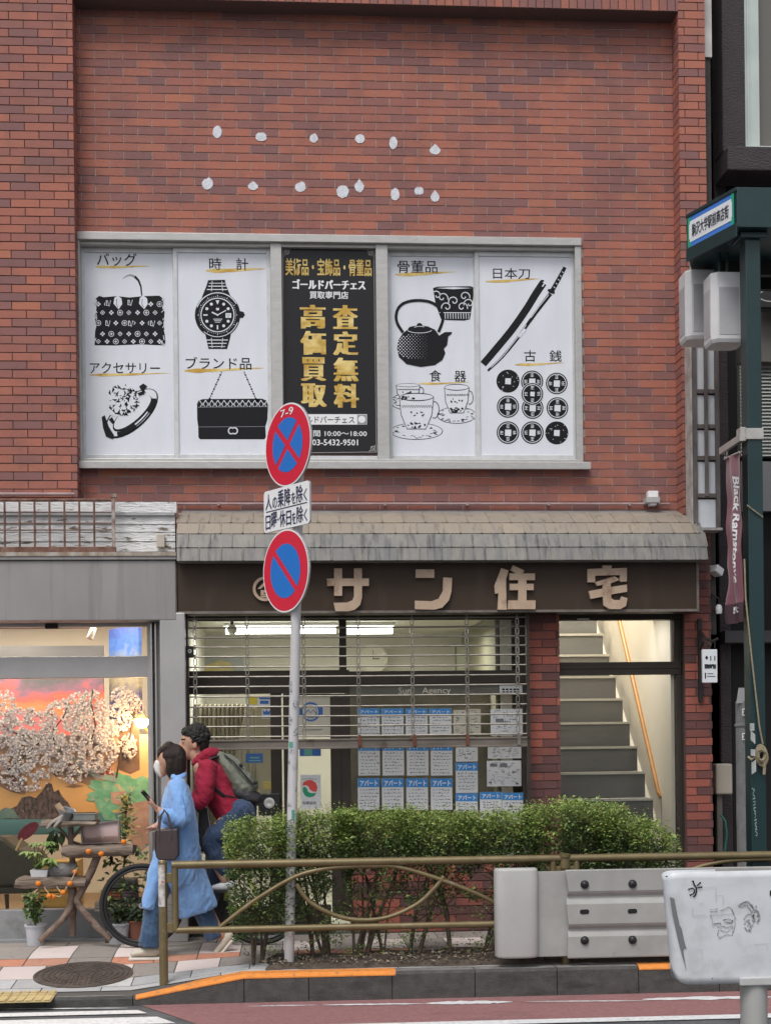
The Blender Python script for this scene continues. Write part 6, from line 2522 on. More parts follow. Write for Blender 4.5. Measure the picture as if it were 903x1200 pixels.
part(mb, 'sticker', pm('torn_sticker', (.55, .55, .53), .6, (.35, .3, .27), 22, thr=(.45, .6), col3=(.45, .05, .05), ns3=26, thr3=(.63, .66)), T)

# ================================================================ WHITE GUARD PANEL
GW = pm('guard_white', (.43, .43, .42), .5, (.37, .37, .36), 3, col3=(.3, .28, .25), ns3=11, thr3=(.66, .72), spec=.4)
GG_ = pm('guard_grey', (.35, .35, .335), .55, (.29, .29, .28), 4, col3=(.25, .23, .2), ns3=9, thr3=(.66, .74))
PYY = 9.985
T = thing('crash_barrier', 'off-white corrugated crash barrier with rounded end piece fixed before the fence', 'crash barrier', at(690, 1122, PYY))
e0, e1, ez0, ez1 = rect(580.5, 1018, 631.5, 1123, PYY - .03)
mb = MB()
pts = []
w2, d2 = (e1 - e0) / 2, .1
for i in range(25):
    a = math.pi * i / 24
    cx_, sy_ = math.cos(a), math.sin(a)
    pts.append(((e0 + e1) / 2 - math.copysign(abs(cx_) ** .45, cx_) * w2, PYY + .05 - abs(sy_) ** .6 * d2))
lv = [(0, .9), (.01, .97), (.03, 1), (.97, 1), (.99, .97), (1, .9)]
n = len(pts)
xm = (e0 + e1) / 2
for f, k in lv:
    for x, y in pts:
        mb.v.append(Vector((xm + (x - xm) * k, PYY + .05 + (y - PYY - .05) * (k if k < 1 else 1), ez0 + (ez1 - ez0) * f)))
for j in range(len(lv) - 1):
    for i in range(n - 1):
        mb.f.append([j * n + i, j * n + i + 1, (j + 1) * n + i + 1, (j + 1) * n + i])
        mb.m.append(0)
mb.f.append(list(range(n))[::-1])
mb.f.append(list(range((len(lv) - 1) * n, len(lv) * n)))
mb.m += [0, 0]
part(mb, 'end_piece', GW, T, smooth=True)
wx0_, wx1_, wz0_, wz1_ = rect(664, 1018, 830, 1121, PYY)
wx1_ = wx0_ + 3.2
mb = MB()
mb.box(e1 - .04, wx0_ + .03, PYY + .02, PYY + .03, wz0_ + .01, wz1_ - .01)
part(mb, 'connector', GG_, T, bevel=.003)
prf = [(0, .004), (.012, 0), (.24, 0), (.265, .008), (.3, .03), (.33, .03), (.365, .004), (.39, -.004), (.61, -.004), (.635, .004), (.67, .03), (.7, .03), (.735, .008), (.76, 0), (.988, 0), (1, .004)]
n = len(prf)
mb = MB()
N_x = 50
for i in range(N_x + 1):
    x = wx0_ + (wx1_ - wx0_) * i / N_x
    for f, d in prf:
        wob = .01 * math.sin(f * 14) if i == 0 else 0
        mb.v.append(Vector((x - wob, PYY + d - .01 + .003 * noise.noise((x * 2, f * 3, 0)), wz0_ + (wz1_ - wz0_) * f)))
for i in range(N_x):
    for j in range(n - 1):
        mb.f.append([i * n + j, (i + 1) * n + j, (i + 1) * n + j + 1, i * n + j + 1])
        mb.m.append(0)
o = part(mb, 'beam', GG_, T)
md = o.modifiers.new('thick', 'SOLIDIFY')
md.thickness = .004
md.offset = 1
BLT = pm('black_rubber', (.015, .015, .016), .4)
for px in (684.5, 740.5, 797, 853):
    for py, kd in ((1036.5, 0), (1068.5, 1), (1102, 0)):
        c = at(px, py - (px - 684) * .012, PYY - (.012 if kd == 0 else .021))
        mb = MB()
        if kd == 0:
            mb.lathe(c, [(.031, -.006), (.031, .004), (.026, .018), (.014, .026), (0, .028)], 16, 0, (0, -1, 0))
            part(mb, 'bolt_cap', BLT, T, smooth=True)
        else:
            q = []
            for i in range(16):
                a = 2 * math.pi * i / 16
                q.append(c + Vector((math.cos(a) * .016 + math.copysign(.018, math.cos(a)), .0, math.sin(a) * .017)))
            mb.prism(q, (0, .004, 0))
            part(mb, 'slot', BLT, T)
mb = MB()
for X in (fpost0 + per, fpost0 + 2 * per):
    mb.box(X - .05, X + .05, PYY + .03, FYY - .02, wz0_ + .1, wz1_ - .1)
part(mb, 'mount', GB, T)

# ================================================================ NEAR BARRIER END
QY = 7.0
NB = pm('near_barrier_white', (.6, .62, .65), .4, (.54, .565, .6), 3.5, spec=.5, col3=(.43, .44, .45), ns3=5, thr3=(.52, .74), bump=.05, bs=14)
NB2 = pm('near_barrier_inner', (.5, .5, .5), .5, (.42, .42, .42), 6)
T = thing('barrier_end', 'white steel barrier end with black graffiti on a thick post in the near foreground', 'crash barrier', (at(883, 1150, QY).x, QY + .06, ZR))
xl_, _, zb_, zt_ = rect(779, 1021, 903, 1153, QY)
rad = .055
path = []
path.append((at(837, 1018, QY + 2 * rad).x, QY + 2 * rad))
for i in range(13):
    a = math.pi / 2 + math.pi * i / 12
    path.append((xl_ + rad + math.cos(a) * rad, QY + rad + math.sin(a) * rad))
for i in range(1, 30):
    path.append((xl_ + rad + .9 * i / 29, QY))
mb = MB()
NT = 16
for i, (x, y) in enumerate(path):
    dl = max(0, x - xl_)
    cr_ = max(0, 1 - dl / .09)
    lift = .075 * (1 - math.sqrt(max(0, 1 - cr_ * cr_)))
    ltop = .018 * cr_ ** 2
    for j in range(NT + 1):
        t = j / NT
        z0 = zb_ + lift
        z = z0 + (zt_ - ltop - z0) * t
        sl = .042 * (1 - t) * max(0, 1 - dl / .25)
        mb.v.append(Vector((x + sl, y + .004 * noise.noise((x * 6, t * 4, 0)), z)))
for i in range(len(path) - 1):
    for j in range(NT):
        k = i * (NT + 1) + j
        mb.f.append([k, k + NT + 1, k + NT + 2, k + 1])
        mb.m.append(0)
o = part(mb, 'end_plate', NB, T, smooth=True)
md = o.modifiers.new('thick', 'SOLIDIFY')
md.thickness = .005
md.offset = -1
mb = MB()
xq = at(838, 1020, QY + .05).x
mb.box(xq, xl_ + .95, QY + .03, QY + .085, zb_ + .03, zt_ - .02)
part(mb, 'inner_beam', pm('beam_grey', (.25, .25, .25), .6, (.18, .18, .18), 6), T)
mb = MB()
mb.box(xq + .1, xl_ + .95, QY - .012, QY + .02, zb_ - .012, zb_ + .03)
part(mb, 'lip', NB2, T, bevel=.006)
pc = at(882.5, 1170, QY + .07)
mb = MB()
mb.tube([(pc.x, QY + .07, ZR - .02), (pc.x, QY + .07, zt_ - .06)], .068, 24)
part(mb, 'post', pm('post_steel', (.42, .42, .41), .42, (.36, .36, .35), 6, metal=.2, stretch=(1, 1, .4)), T, smooth=True)
p = Print(760, 1000, QY - .0048, 1 / 6)
p.line([(308, 195), (318, 222), (331, 242), (333, 270), (324, 296), (310, 307)], 10)
p.line([(335, 230), (358, 208)], 9)
p.line([(338, 243), (369, 238)], 9)
p.line([(278, 254), (304, 245), (320, 258), (318, 280)], 9)
p.line([(289, 294), (308, 286), (318, 272)], 8)
for x, y in ((308, 197), (358, 208), (368, 238), (280, 253), (291, 293)):
    p.ell(x, y, 7, 7, 0, 1, 10)
part(p.new(), 'black_tag', BLACK, T)
p.poly([(145, 308), (178, 318), (181, 345), (198, 430), (215, 505), (229, 530), (246, 612), (262, 672), (244, 662), (241, 692), (262, 828), (238, 740), (205, 620), (166, 440)][::-1])
part(p.new(), 'grey_tape', pm('grey_tape', (.16, .165, .175), .55), T)
SKT = pm('faded_ink', (.12, .115, .12), .7, (.4, .4, .42), 60, thr=(.42, .6))
rr = random.Random(17)
p.line([(425, 398), (480, 390), (482, 405), (430, 412)], 5)
p.line([(500, 405), (560, 378), (580, 390), (600, 440), (612, 460)], 5)
p.line([(430, 430), (445, 470), (450, 520)], 4)
p.line([(520, 470), (560, 460), (590, 475), (580, 490), (530, 485)], 8)
p.line([(455, 498), (500, 490), (505, 505)], 7)
p.line([(480, 520), (520, 512), (545, 520), (590, 510)], 7)
p.line([(490, 540), (480, 570), (500, 595)], 5)
p.line([(500, 540), (545, 555), (590, 520), (585, 575), (540, 572), (490, 597)], 5)
p.line([(425, 440), (600, 425)], 2.5)
p.line([(600, 455), (605, 500), (590, 560)], 4)
part(p.new(), 'faded_drawing', SKT, T)
p.line([(628, 370), (660, 348), (692, 338), (720, 365), (738, 395), (765, 410), (776, 450), (760, 488)], 11)
p.line([(640, 372), (690, 365), (720, 410), (745, 470)], 8)
p.line([(664, 470), (680, 440), (700, 425), (730, 440), (740, 480)], 6)
p.line([(668, 500), (685, 470), (712, 500), (716, 530), (690, 545), (672, 520)], 9)
for i in range(16):
    x, y = rr.uniform(675, 760), rr.uniform(380, 540)
    if (x - 720) ** 2 / 2500 + (y - 450) ** 2 / 9000 < 1:
        p.line([(x, y), (x + rr.uniform(-14, 14), y + rr.uniform(-20, 20))], rr.uniform(4, 9))
part(p.new(), 'faded_drawing', SKT, T)
p.line([(305, 380), (308, 440), (400, 432)], 4)
p.line([(350, 355), (385, 348)], 3)
for (x0, y0, w_, h_) in ((380, 240, 90, 100), (460, 300, 60, 60), (740, 640, 90, 40), (330, 680, 40, 60), (200, 880, 90, 6)):
    p.line([(x0, y0), (x0 + w_, y0 - 6), (x0 + w_, y0 + h_)], 3)
part(p.new(), 'scuff', pm('scuff_grey', (.42, .44, .47), .6), T)
p.ell(123, 163, 7, 5)
p.ell(855, 280, 8, 22)
p.ell(445, 880, 4, 4)
part(p.new(), 'rivet', BLACK, T)

# ================================================================ HEDGE
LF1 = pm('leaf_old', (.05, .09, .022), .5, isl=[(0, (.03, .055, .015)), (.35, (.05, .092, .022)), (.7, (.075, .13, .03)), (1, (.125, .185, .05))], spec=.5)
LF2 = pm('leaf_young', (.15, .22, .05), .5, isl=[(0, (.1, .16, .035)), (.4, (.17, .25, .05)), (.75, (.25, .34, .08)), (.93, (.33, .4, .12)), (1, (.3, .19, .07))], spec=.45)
TWG = pm('twig', (.075, .055, .04), .9, (.12, .095, .07), 20, bump=.4, bs=90)


def leaf(mb, c, d, n, L, W, m):
    d = d.normalized()
    s = d.cross(n)
    if s.length < 1e-3:
        s = Vector((1, 0, 0))
    s.normalize()
    nn = s.cross(d)
    t = c + d * L
    mid = c + d * L * .45
    mb.add([c, mid + s * W + nn * W * .35, t - nn * L * .1, mid - s * W + nn * W * .35, mid], [(0, 4, 1), (4, 2, 1), (0, 3, 4), (4, 3, 2)], m)


SH = [('leftmost hedge shrub, leafy down to its base beside the traffic sign', 307, 39, 964, 1096, 6000, [(300, 1112), (308, 1118)], 10.38, .2),
      ('dense hedge shrub just right of the traffic sign pole', 372, 42, 955, 1078, 6400, [(366, 1114), (378, 1114), (384, 1112)], 10.44, .22),
      ('hedge shrub with three bare thin stems under its leafy top', 440, 42, 953, 1052, 5400, [(411, 1112), (418, 1112), (424, 1112), (445, 1112)], 10.5, .22),
      ('hedge shrub over the middle of the curved bars, low leafy side shoots', 512, 44, 955, 1062, 5600, [(474, 1112), (482, 1110), (520, 1112)], 10.48, .22),
      ('hedge shrub with one thick dark stem beside the barrier end piece', 585, 46, 955, 1056, 5600, [(560, 1114), (566, 1112), (590, 1110)], 10.48, .22),
      ('hedge shrub rising highest in front of the lowest stair step', 672, 52, 947, 1052, 6400, [(640, 1112), (676, 1112)], 10.45, .24),
      ('rightmost hedge shrub, tapering down before the door jamb', 742, 44, 958, 1055, 5200, [(725, 1112), (750, 1112)], 10.45, .22)]
for si, (lb, cx_, hw, y0, y1, nleaf, stems, Y, dep) in enumerate(SH):
    rr = random.Random(100 + si)
    base = gnd(stems[0][0], stems[0][1], .02)
    T = thing('hedge_shrub', lb, 'shrub', (at(cx_, 1100, Y).x, Y, 0), 'hedge shrubs in the planting bed')
    C = at(cx_, (y0 + y1) / 2, Y)
    zt, zb = at(cx_, y0, Y).z, at(cx_, y1, Y).z
    hx = hw * 1.12 / 160
    tips = []
    mb = MB()
    for k, (sx, sy) in enumerate(stems):
        b = gnd(sx, sy, .0)
        b.y = Y + rr.uniform(-.06, .06)
        for q in range(2):
            e = Vector((C.x + rr.uniform(-.8, .8) * hx, Y + rr.uniform(-.6, .6) * dep, zt - rr.uniform(.1, .22)))
            m1 = b.lerp(e, .33) + Vector((rr.uniform(-.035, .035), rr.uniform(-.02, .02), .03))
            m2 = b.lerp(e, .66) + Vector((rr.uniform(-.05, .05), rr.uniform(-.03, .03), .02))
            r0 = rr.uniform(.009, .016) * (1.3 if q == 0 else .8)
            mb.tube([b, m1, m2, e], [r0, r0 * .75, r0 * .5, r0 * .25], 6)
            tips += [m2, e]
            for z_ in range(5):
                t = rr.uniform(.25, .9)
                a = b.lerp(e, t)
                f_ = a + Vector((rr.uniform(-.2, .2), rr.uniform(-.15, .15), rr.uniform(.06, .22)))
                mb.tube([a, (a + f_) / 2 + Vector((0, 0, -.01)), f_], [.005, .0035, .002], 5)
    part(mb, 'stem', TWG, T, smooth=True)
    mb = MB()
    sd = Vector((si * 7.3, 0, 0))
    cnt = 0
    tries = 0
    nleaf = int(nleaf * 1.9)
    while cnt < nleaf and tries < nleaf * 12:
        tries += 1
        u, v, w_ = rr.uniform(-1, 1), rr.uniform(-1, 1), rr.random() ** .85
        z = zt + (zb - zt) * (1 - w_)
        z += .09 * noise.noise(Vector((u * hx * 6 + C.x * 6, v * 2, 5))) * w_
        # outline: flat clipped top, thinner lower down, ragged edge
        taper = 1 - .25 * (1 - w_) ** 1.5
        x = C.x + u * hx * taper
        y = Y + v * dep
        if si == 6 and u > 0:
            z -= u ** 1.6 * .16
        if si == 5:
            z += .05 * (1 - abs(u))
        if si == 0 and u < 0:
            z -= u * u * .05
        nz = noise.noise(Vector((x * 6, y * 6, z * 6)) + sd)
        ed = noise.noise(Vector((x * 3.2, 4, z * 3.2)) + sd)
        if si == 0:
            keep = nz + .5 - .2 * (1 - w_)
        else:
            keep = nz * 1.35 + .5 * w_ - .06 + (.1 if w_ > .45 else -.2)
        shell = max(abs(u), abs(v), w_)
        if keep < 0 or (abs(u) + .35 * ed > 1.0 and rr.random() < .8):
            continue
        if shell < .55 and rr.random() < .55:
            continue
        cnt += 1
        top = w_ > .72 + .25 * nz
        d = Vector((u * .7 + rr.uniform(-1, 1), v * .7 + rr.uniform(-1, 1), rr.uniform(-.3, .8)))
        nrm_ = Vector((rr.uniform(-.6, .6), rr.uniform(-.8, .4), 1))
        L = rr.uniform(.014, .028) if rr.random() < .8 else rr.uniform(.028, .042)
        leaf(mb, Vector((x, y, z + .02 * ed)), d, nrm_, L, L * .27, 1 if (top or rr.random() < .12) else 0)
    # upright young shoots
    for k in range(110):
        x, y = C.x + rr.uniform(-1, 1) * hx, Y + rr.uniform(-1, 1) * dep
        zz_ = zt - .03
        if si == 6:
            zz_ -= max(0, (x - C.x) / hx) ** 1.6 * .16
        h = rr.uniform(.04, .17) * rr.uniform(.4, 1)
        ln = Vector((rr.uniform(-.35, .35), rr.uniform(-.35, .35), 1)).normalized()
        for q in range(8):
            c = Vector((x, y, zz_)) + ln * (h * q / 8)
            an = q * 2.4
            leaf(mb, c, Vector((math.cos(an), math.sin(an), .5)), Vector((0, 0, 1)), rr.uniform(.014, .025), .006, 1)
    # small shoots low on the stems
    for k in range(34 if si else 6):
        s_ = rr.choice(stems)
        b = gnd(s_[0], s_[1], 0)
        c0 = Vector((b.x + rr.uniform(-.1, .1), Y + rr.uniform(-.1, .1), rr.uniform(.06, .5)))
        for q in range(13):
            c = c0 + Vector((rr.uniform(-.05, .05), rr.uniform(-.05, .05), rr.uniform(-.05, .05)))
            leaf(mb, c, Vector((rr.uniform(-1, 1), rr.uniform(-1, 1), rr.uniform(-.4, .6))), Vector((rr.uniform(-.4, .4), -.5, 1)), rr.uniform(.018, .032), .007, 1 if rr.random() < .4 else 0)
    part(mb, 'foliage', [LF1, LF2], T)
# ================================================================ DRIFTWOOD STAND AND ITS LOAD
KY = 11.52
sk = 1 / 4.515


def q6(x, y, dy=0.0):
    return at(x * sk, 930 + y * sk, KY + dy)


DRW = pm('driftwood', (.16, .115, .085), .85, (.27, .22, .18), 7, stretch=(.5, 1, 4), thr=(.35, .7), bump=.9, bs=26, bst=(.4, 1, 4), col3=(.05, .035, .028), ns3=9, st3=(.5, 1, 5), thr3=(.55, .68))
DRL = pm('driftwood_leg', (.15, .1, .075), .85, (.26, .2, .16), 9, thr=(.35, .7), bump=.8, bs=40, col3=(.05, .034, .027), ns3=12, thr3=(.55, .7))
T = thing('plant_stand', 'rustic three-tier driftwood stand with curved branch legs in front of the display window', 'plant stand', q6(390, 760))


def slab(x0, y0, x1, y1, dep, seed):
    mb = MB()
    a, b = q6(x0, (y0 + y1) / 2), q6(x1, (y0 + y1) / 2)
    zt, zb = q6((x0 + x1) / 2, y0).z, q6((x0 + x1) / 2, y1).z
    zc, h = (zt + zb) / 2, (zt - zb) / 2
    n = 26
    rings = []
    for i in range(n + 1):
        t = i / n
        x = a.x + (b.x - a.x) * t
        e = min(1, .8 + 2 * min(t, 1 - t))
        ring = []
        for k in range(14):
            an = 2 * math.pi * k / 14
            cy_, sz_ = math.cos(an), math.sin(an)
            ny = math.copysign(abs(cy_) ** .6, cy_) * dep / 2
            nz = math.copysign(abs(sz_) ** .55, sz_) * h * e
            w_ = noise.noise((x * 5 + seed, ny * 7, nz * 20)) * .016 + noise.noise((x * 18 + seed, ny * 15, nz * 40)) * .008
            ring.append((x + .015 * noise.noise((ny * 20, nz * 20, seed)) * (t < .05 or t > .95), KY + ny, zc + nz + w_))
        rings.append(ring)
    o = len(mb.v)
    for r_ in rings:
        mb.v += [Vector(p_) for p_ in r_]
    for i in range(n):
        for k in range(14):
            l = (k + 1) % 14
            mb.f.append([o + i * 14 + k, o + i * 14 + l, o + (i + 1) * 14 + l, o + (i + 1) * 14 + k])
            mb.m.append(0)
    mb.f += [list(range(o, o + 14))[::-1], list(range(o + n * 14, o + n * 14 + 14))]
    mb.m += [0, 0]
    part(mb, 'shelf', DRW, T, smooth=True)
    return zt


z_up = slab(228, 140, 518, 172, .3, 1)
z_mid = slab(340, 270, 712, 332, .3, 5)
z_low = slab(95, 436, 465, 500, .3, 9)


def limb(lst, r, dy=(0, 0), nm='leg'):
    mb = MB()
    pts = []
    q = [q6(x, y, dy[0] + (dy[1] - dy[0]) * i / (len(lst) - 1)) for i, (x, y) in enumerate(lst)]
    n = len(q)
    for i in range(n - 1):
        p0, p1, p2, p3 = q[max(i - 1, 0)], q[i], q[i + 1], q[min(i + 2, n - 1)]
        for k in range(6):
            t = k / 6
            pts.append(.5 * ((2 * p1) + (p2 - p0) * t + (2 * p0 - 5 * p1 + 4 * p2 - p3) * t * t + (3 * p1 - p0 - 3 * p2 + p3) * t ** 3))
    pts.append(q[-1])
    m = len(pts)
    rs = [(r[0] + (r[1] - r[0]) * i / (m - 1)) * (1 + .13 * noise.noise((i * .7, r[0] * 90, 0))) for i in range(m)]
    mb.tube(pts, rs, 10)
    part(mb, nm, DRL, T, smooth=True)


limb([(520, 320), (480, 420), (430, 520), (410, 570), (450, 630), (520, 710), (588, 772)], (.032, .026), (-.04, -.1))
limb([(380, 480), (378, 570), (345, 650), (270, 725), (208, 782)], (.034, .022), (-.04, -.12))
limb([(386, 490), (388, 600), (383, 755)], (.03, .028), (.05, .02))
limb([(376, 172), (376, 268), (384, 340), (386, 440)], (.022, .026), (.03, .03), 'upright')
limb([(376, 240), (345, 215), (310, 175)], (.014, .012), (.03, .0), 'brace')
limb([(378, 240), (410, 205), (440, 172)], (.014, .012), (.03, .0), 'brace')
limb([(420, 330), (440, 280), (380, 255)], (.014, .012), (.06, .05), 'brace')
# load
t = thing('bucket', 'small galvanised bucket lying tilted on the top shelf with a cork roll in it', 'bucket', q6(352, 135))
ZN = pm('galvanised', (.35, .38, .41), .4, (.27, .29, .31), 12, metal=.6)
bc = q6(352, 118)
ax = Vector((.28, -.25, 1)).normalized()
mb = MB()
mb.lathe(bc - ax * .04, [(.045, 0), (.062, .085), (.066, .087), (.066, .095), (.06, .093), (.042, .01), (0, .008)], 20, 0, ax)
part(mb, 'body', ZN, t, smooth=True)
t = thing('cork_roll', 'pale cork-coloured roll leaning out of the tilted bucket', 'roll', q6(330, 95))
mb = MB()
mb.tube([q6(338, 108), q6(302, 55)], .026, 14)
part(mb, 'roll', pm('cork', (.42, .3, .2), .8, (.36, .25, .16), 20), t, smooth=True)
t = thing('tin_tray', 'flat grey metal tin standing at the right end of the top shelf', 'tin', q6(450, 140))
mb = MB()
a, b = q6(395, 90), q6(510, 90)
mb.box(a.x, b.x, KY - .06, KY + .1, z_up - .004, z_up + .055)
mb.box(a.x - .005, b.x + .005, KY - .065, KY + .105, z_up + .045, z_up + .055)
part(mb, 'tin', pm('dark_teal_tin', (.12, .15, .15), .5, (.2, .2, .19), 9), t, bevel=.006)
t = thing('garden_gloves', 'pair of worn grey gloves draped over the left end of the top shelf', 'gloves', q6(290, 150))
mb = MB()
mb.tube([q6(330, 118, -.1), q6(295, 140, -.14), q6(270, 158, -.16), q6(250, 185, -.17)], [.022, .024, .02, .012], 8, flatr=[.012] * 4)
mb.tube([q6(320, 125, -.12), q6(310, 150, -.16), q6(288, 178, -.17)], [.018, .02, .01], 8, flatr=[.012] * 3)
part(mb, 'glove', pm('glove_grey', (.2, .17, .15), .9, (.3, .27, .24), 14), t, smooth=True)
t = thing('picture_box', 'shallow framed wooden picture box with a faded seaside scene standing on the middle shelf', 'picture', q6(535, 262))
mb = MB()
P4 = [q6(425, 172), q6(632, 138), q6(638, 260), q6(432, 268)]
ctr = sum(P4, Vector()) / 4
P3 = [ctr + (v - ctr) * .9 for v in P4]
for i in range(4):
    j = (i + 1) % 4
    mb.prism([P4[j], P4[i], P3[i], P3[j]], (0, .05, 0))
part(mb, 'frame', pm('grey_box_wood', (.25, .21, .19), .7, (.17, .14, .13), 12), t)
mb = MB()
mb.prism([v + Vector((0, .02, 0)) for v in P3][::-1], (0, .015, 0))
part(mb, 'picture', vgrad('faded_scene', [(0, (.12, .07, .05)), (.22, (.25, .16, .13)), (.3, (.5, .36, .33)), (.7, (.56, .43, .42)), (1, (.42, .32, .33))], .2, 14, 5), t)
t = thing('bark_planter', 'hollow grey bark log planter lying on the lowest shelf', 'planter', q6(330, 430))
mb = MB()
q = [q6(265, 412), q6(330, 408), q6(410, 398)]
mb.tube(q, [.062, .064, .045], 14)
part(mb, 'log', pm('grey_bark', (.19, .185, .18), .9, (.28, .27, .26), 9, bump=.9, bs=30, stretch=(.4, 1, 3)), t, smooth=True)
t = thing('plastic_planter', 'small white rectangular plastic planter on the lowest shelf holding the umbrella plant', 'planter', q6(220, 433))
mb = MB()
a, b = q6(170, 430), q6(268, 430)
mb.prism([(a.x, KY - .1, q6(0, 402).z), (a.x + .012, KY - .1, z_low), (b.x - .012, KY - .1, z_low), (b.x, KY - .1, q6(0, 402).z)], (0, .14, 0))
part(mb, 'tub', pm('white_plastic', (.55, .55, .56), .5), t, bevel=.006)
CRG = pm('mandarin', (.75, .24, .02), .45, (.65, .18, .015), 18, bump=.15, bs=160)
gl = q6
for i, (x, y, dy, lb) in enumerate(((470, 306, -.17, 'mandarin hanging on the left front of the middle shelf'), (537, 319, -.17, 'mandarin hanging on the right front of the middle shelf'), (655, 256, -.1, 'mandarin lying at the right end on top of the middle shelf'),
                                    (205, 476, -.17, 'mandarin hung on the left front of the lowest shelf'), (372, 476, -.17, 'mandarin on the cord at the right front of the lowest shelf'), (400, 414, -.1, 'mandarin at the upper end of the cord beside the bark log'),
                                    (336, 523, -.15, 'mandarin hanging low on the cord right of the pair'), (262, 542, -.15, 'left of the two mandarins hanging lowest on the cord'), (284, 545, -.13, 'right of the two mandarins hanging lowest on the cord'))):
    c = q6(x, y, dy)
    t = thing('mandarin', lb, 'mandarin', c, 'mandarins decorating the driftwood stand')
    mb = MB()
    mb.ball(c, .024, 14, 10, 0, (1, 1, .88))
    part(mb, 'fruit', CRG, t, smooth=True)
    mb = MB()
    mb.tube([c + Vector((0, 0, .02)), c + Vector((.002, 0, .027))], .004, 6)
    part(mb, 'stalk', pm('leaf_old', (0, 0, 0)), t)
mb = MB()
mb.tube([q6(*p_, -.14) for p_ in ((412, 390), (400, 414), (385, 445), (372, 470), (350, 500), (338, 520), (318, 545), (284, 540), (262, 532), (245, 510), (236, 495))], .0045, 6)
mb.tube([q6(*p_, -.15) for p_ in ((300, 490), (320, 520), (336, 523))], .004, 6)
solo(mb, 'garland_cord', pm('hemp_cord', (.5, .4, .27), .9), 'pale hemp cord strung with mandarins under the lowest shelf', 'cord')

# ---- potted plants
LFP = pm('pot_leaf', (.1, .17, .045), .45, isl=[(0, (.04, .08, .02)), (.5, (.09, .16, .04)), (1, (.17, .25, .07))], spec=.5)
LFL = pm('lime_leaf', (.2, .28, .08), .45, isl=[(0, (.12, .2, .05)), (.5, (.22, .31, .09)), (1, (.32, .4, .14))], spec=.5)
LFD = pm('dark_leaf', (.03, .06, .018), .4, isl=[(0, (.016, .034, .011)), (.6, (.035, .065, .02)), (1, (.06, .1, .03))], spec=.5)


def big_leaf(mb, c, d, n, L, W, m=0):
    d = d.normalized()
    s = d.cross(n).normalized()
    nn = s.cross(d)
    prof_ = [(0, 0), (.25, .8), (.5, 1), (.75, .7), (1, 0)]
    cen = [c + d * L * t - nn * L * .35 * t * t for t, _ in prof_]
    o = len(mb.v)
    for cc_, (t, w_) in zip(cen, prof_):
        mb.v += [cc_ - s * W * w_ + nn * W * w_ * .3, cc_, cc_ + s * W * w_ + nn * W * w_ * .3]
    for i in range(4):
        for k in range(2):
            a = o + i * 3 + k
            mb.f.append([a, a + 1, a + 4, a + 3])
            mb.m.append(m)


def pot(c, r0, r1, h, mat, t, nm='pot'):
    mb = MB()
    mb.lathe(c, [(r0, 0), (r1, h), (r1 + .008, h), (r1 + .008, h + .015), (r1 - .01, h + .015), (r1 - .012, h - .01), (0, h - .012)], 24)
    part(mb, nm, mat, t, smooth=True)


# umbrella plant on the low shelf
rr = random.Random(51)
c = q6(195, 415)
t = thing('umbrella_plant', 'lime green umbrella plant with fanned leaves on the lowest shelf', 'potted plant', c)
mb, ms = MB(), MB()
for i in range(17):
    tip = q6(rr.uniform(135, 285), rr.uniform(250, 385), rr.uniform(-.15, .1))
    ms.tube([c, c.lerp(tip, .5) + Vector((0, 0, .02)), tip], [.006, .004, .003], 5)
    for k in range(7):
        an = 2 * math.pi * k / 7 + i
        d = Vector((math.cos(an), math.sin(an) * .8, -.25 + .25 * rr.random()))
        big_leaf(mb, tip, d, Vector((0, -.2, 1)), rr.uniform(.05, .075), .014)
part(ms, 'stem', pm('green_stem', (.12, .15, .05), .6), t)
part(mb, 'foliage', LFL, t)
# dark drooping plant behind the post
rr = random.Random(52)
c = q6(330, 262, .1)
t = thing('drooping_plant', 'dark large-leaved plant drooping between the top and middle shelves', 'potted plant', c)
mb = MB()
for i in range(14):
    a = q6(rr.uniform(255, 335), rr.uniform(190, 250), rr.uniform(-.05, .12))
    big_leaf(mb, a, Vector((rr.uniform(-.5, .3), rr.uniform(-.3, .2), -1)), Vector((rr.uniform(-.3, .3), -1, .3)), rr.uniform(.08, .13), .025)
part(mb, 'foliage', LFD, t)
mb = MB()
mb.tube([q6(375, 260, .06), q6(340, 215, .05), q6(290, 195, .04), q6(235, 215, .02)], [.006, .005, .004, .002], 6)
part(mb, 'stem', pm('green_stem', (.12, .15, .05), .6), t)


def bush(name, lb, potc, pr, ph, pm_, boxpx, n, mat, L, Yo, extra=0, potmat=None, yb=None):
    rr = random.Random(int(boxpx[0] * 7))
    t = thing(name, lb, 'potted plant', potc)
    if pr:
        pot(potc, pr * .8, pr, ph, pm_, t)
    x0, y0, x1, y1 = boxpx
    mb, ms = MB(), MB()
    base = potc + Vector((0, 0, ph))
    for i in range(9):
        tip = q6(rr.uniform(x0, x1), rr.uniform(y0, (y0 + y1) / 2), Yo + rr.uniform(-.1, .1))
        ms.tube([base, base.lerp(tip, .5) + Vector((rr.uniform(-.03, .03), 0, .03)), tip], [.005, .004, .002], 5)
        for k in range(n // 9):
            f = rr.uniform(.3, 1.0)
            p_ = base.lerp(tip, f) + Vector((rr.uniform(-.05, .05), rr.uniform(-.05, .05), rr.uniform(-.03, .03)))
            big_leaf(mb, p_, Vector((rr.uniform(-1, 1), rr.uniform(-1, .6), rr.uniform(-.5, .5))), Vector((rr.uniform(-.4, .4), -.6, 1)), L * rr.uniform(.7, 1.3), L * .28)
    part(ms, 'stem', pm('green_stem', (.12, .15, .05), .6), t)
    part(mb, 'foliage', mat, t)
    return t


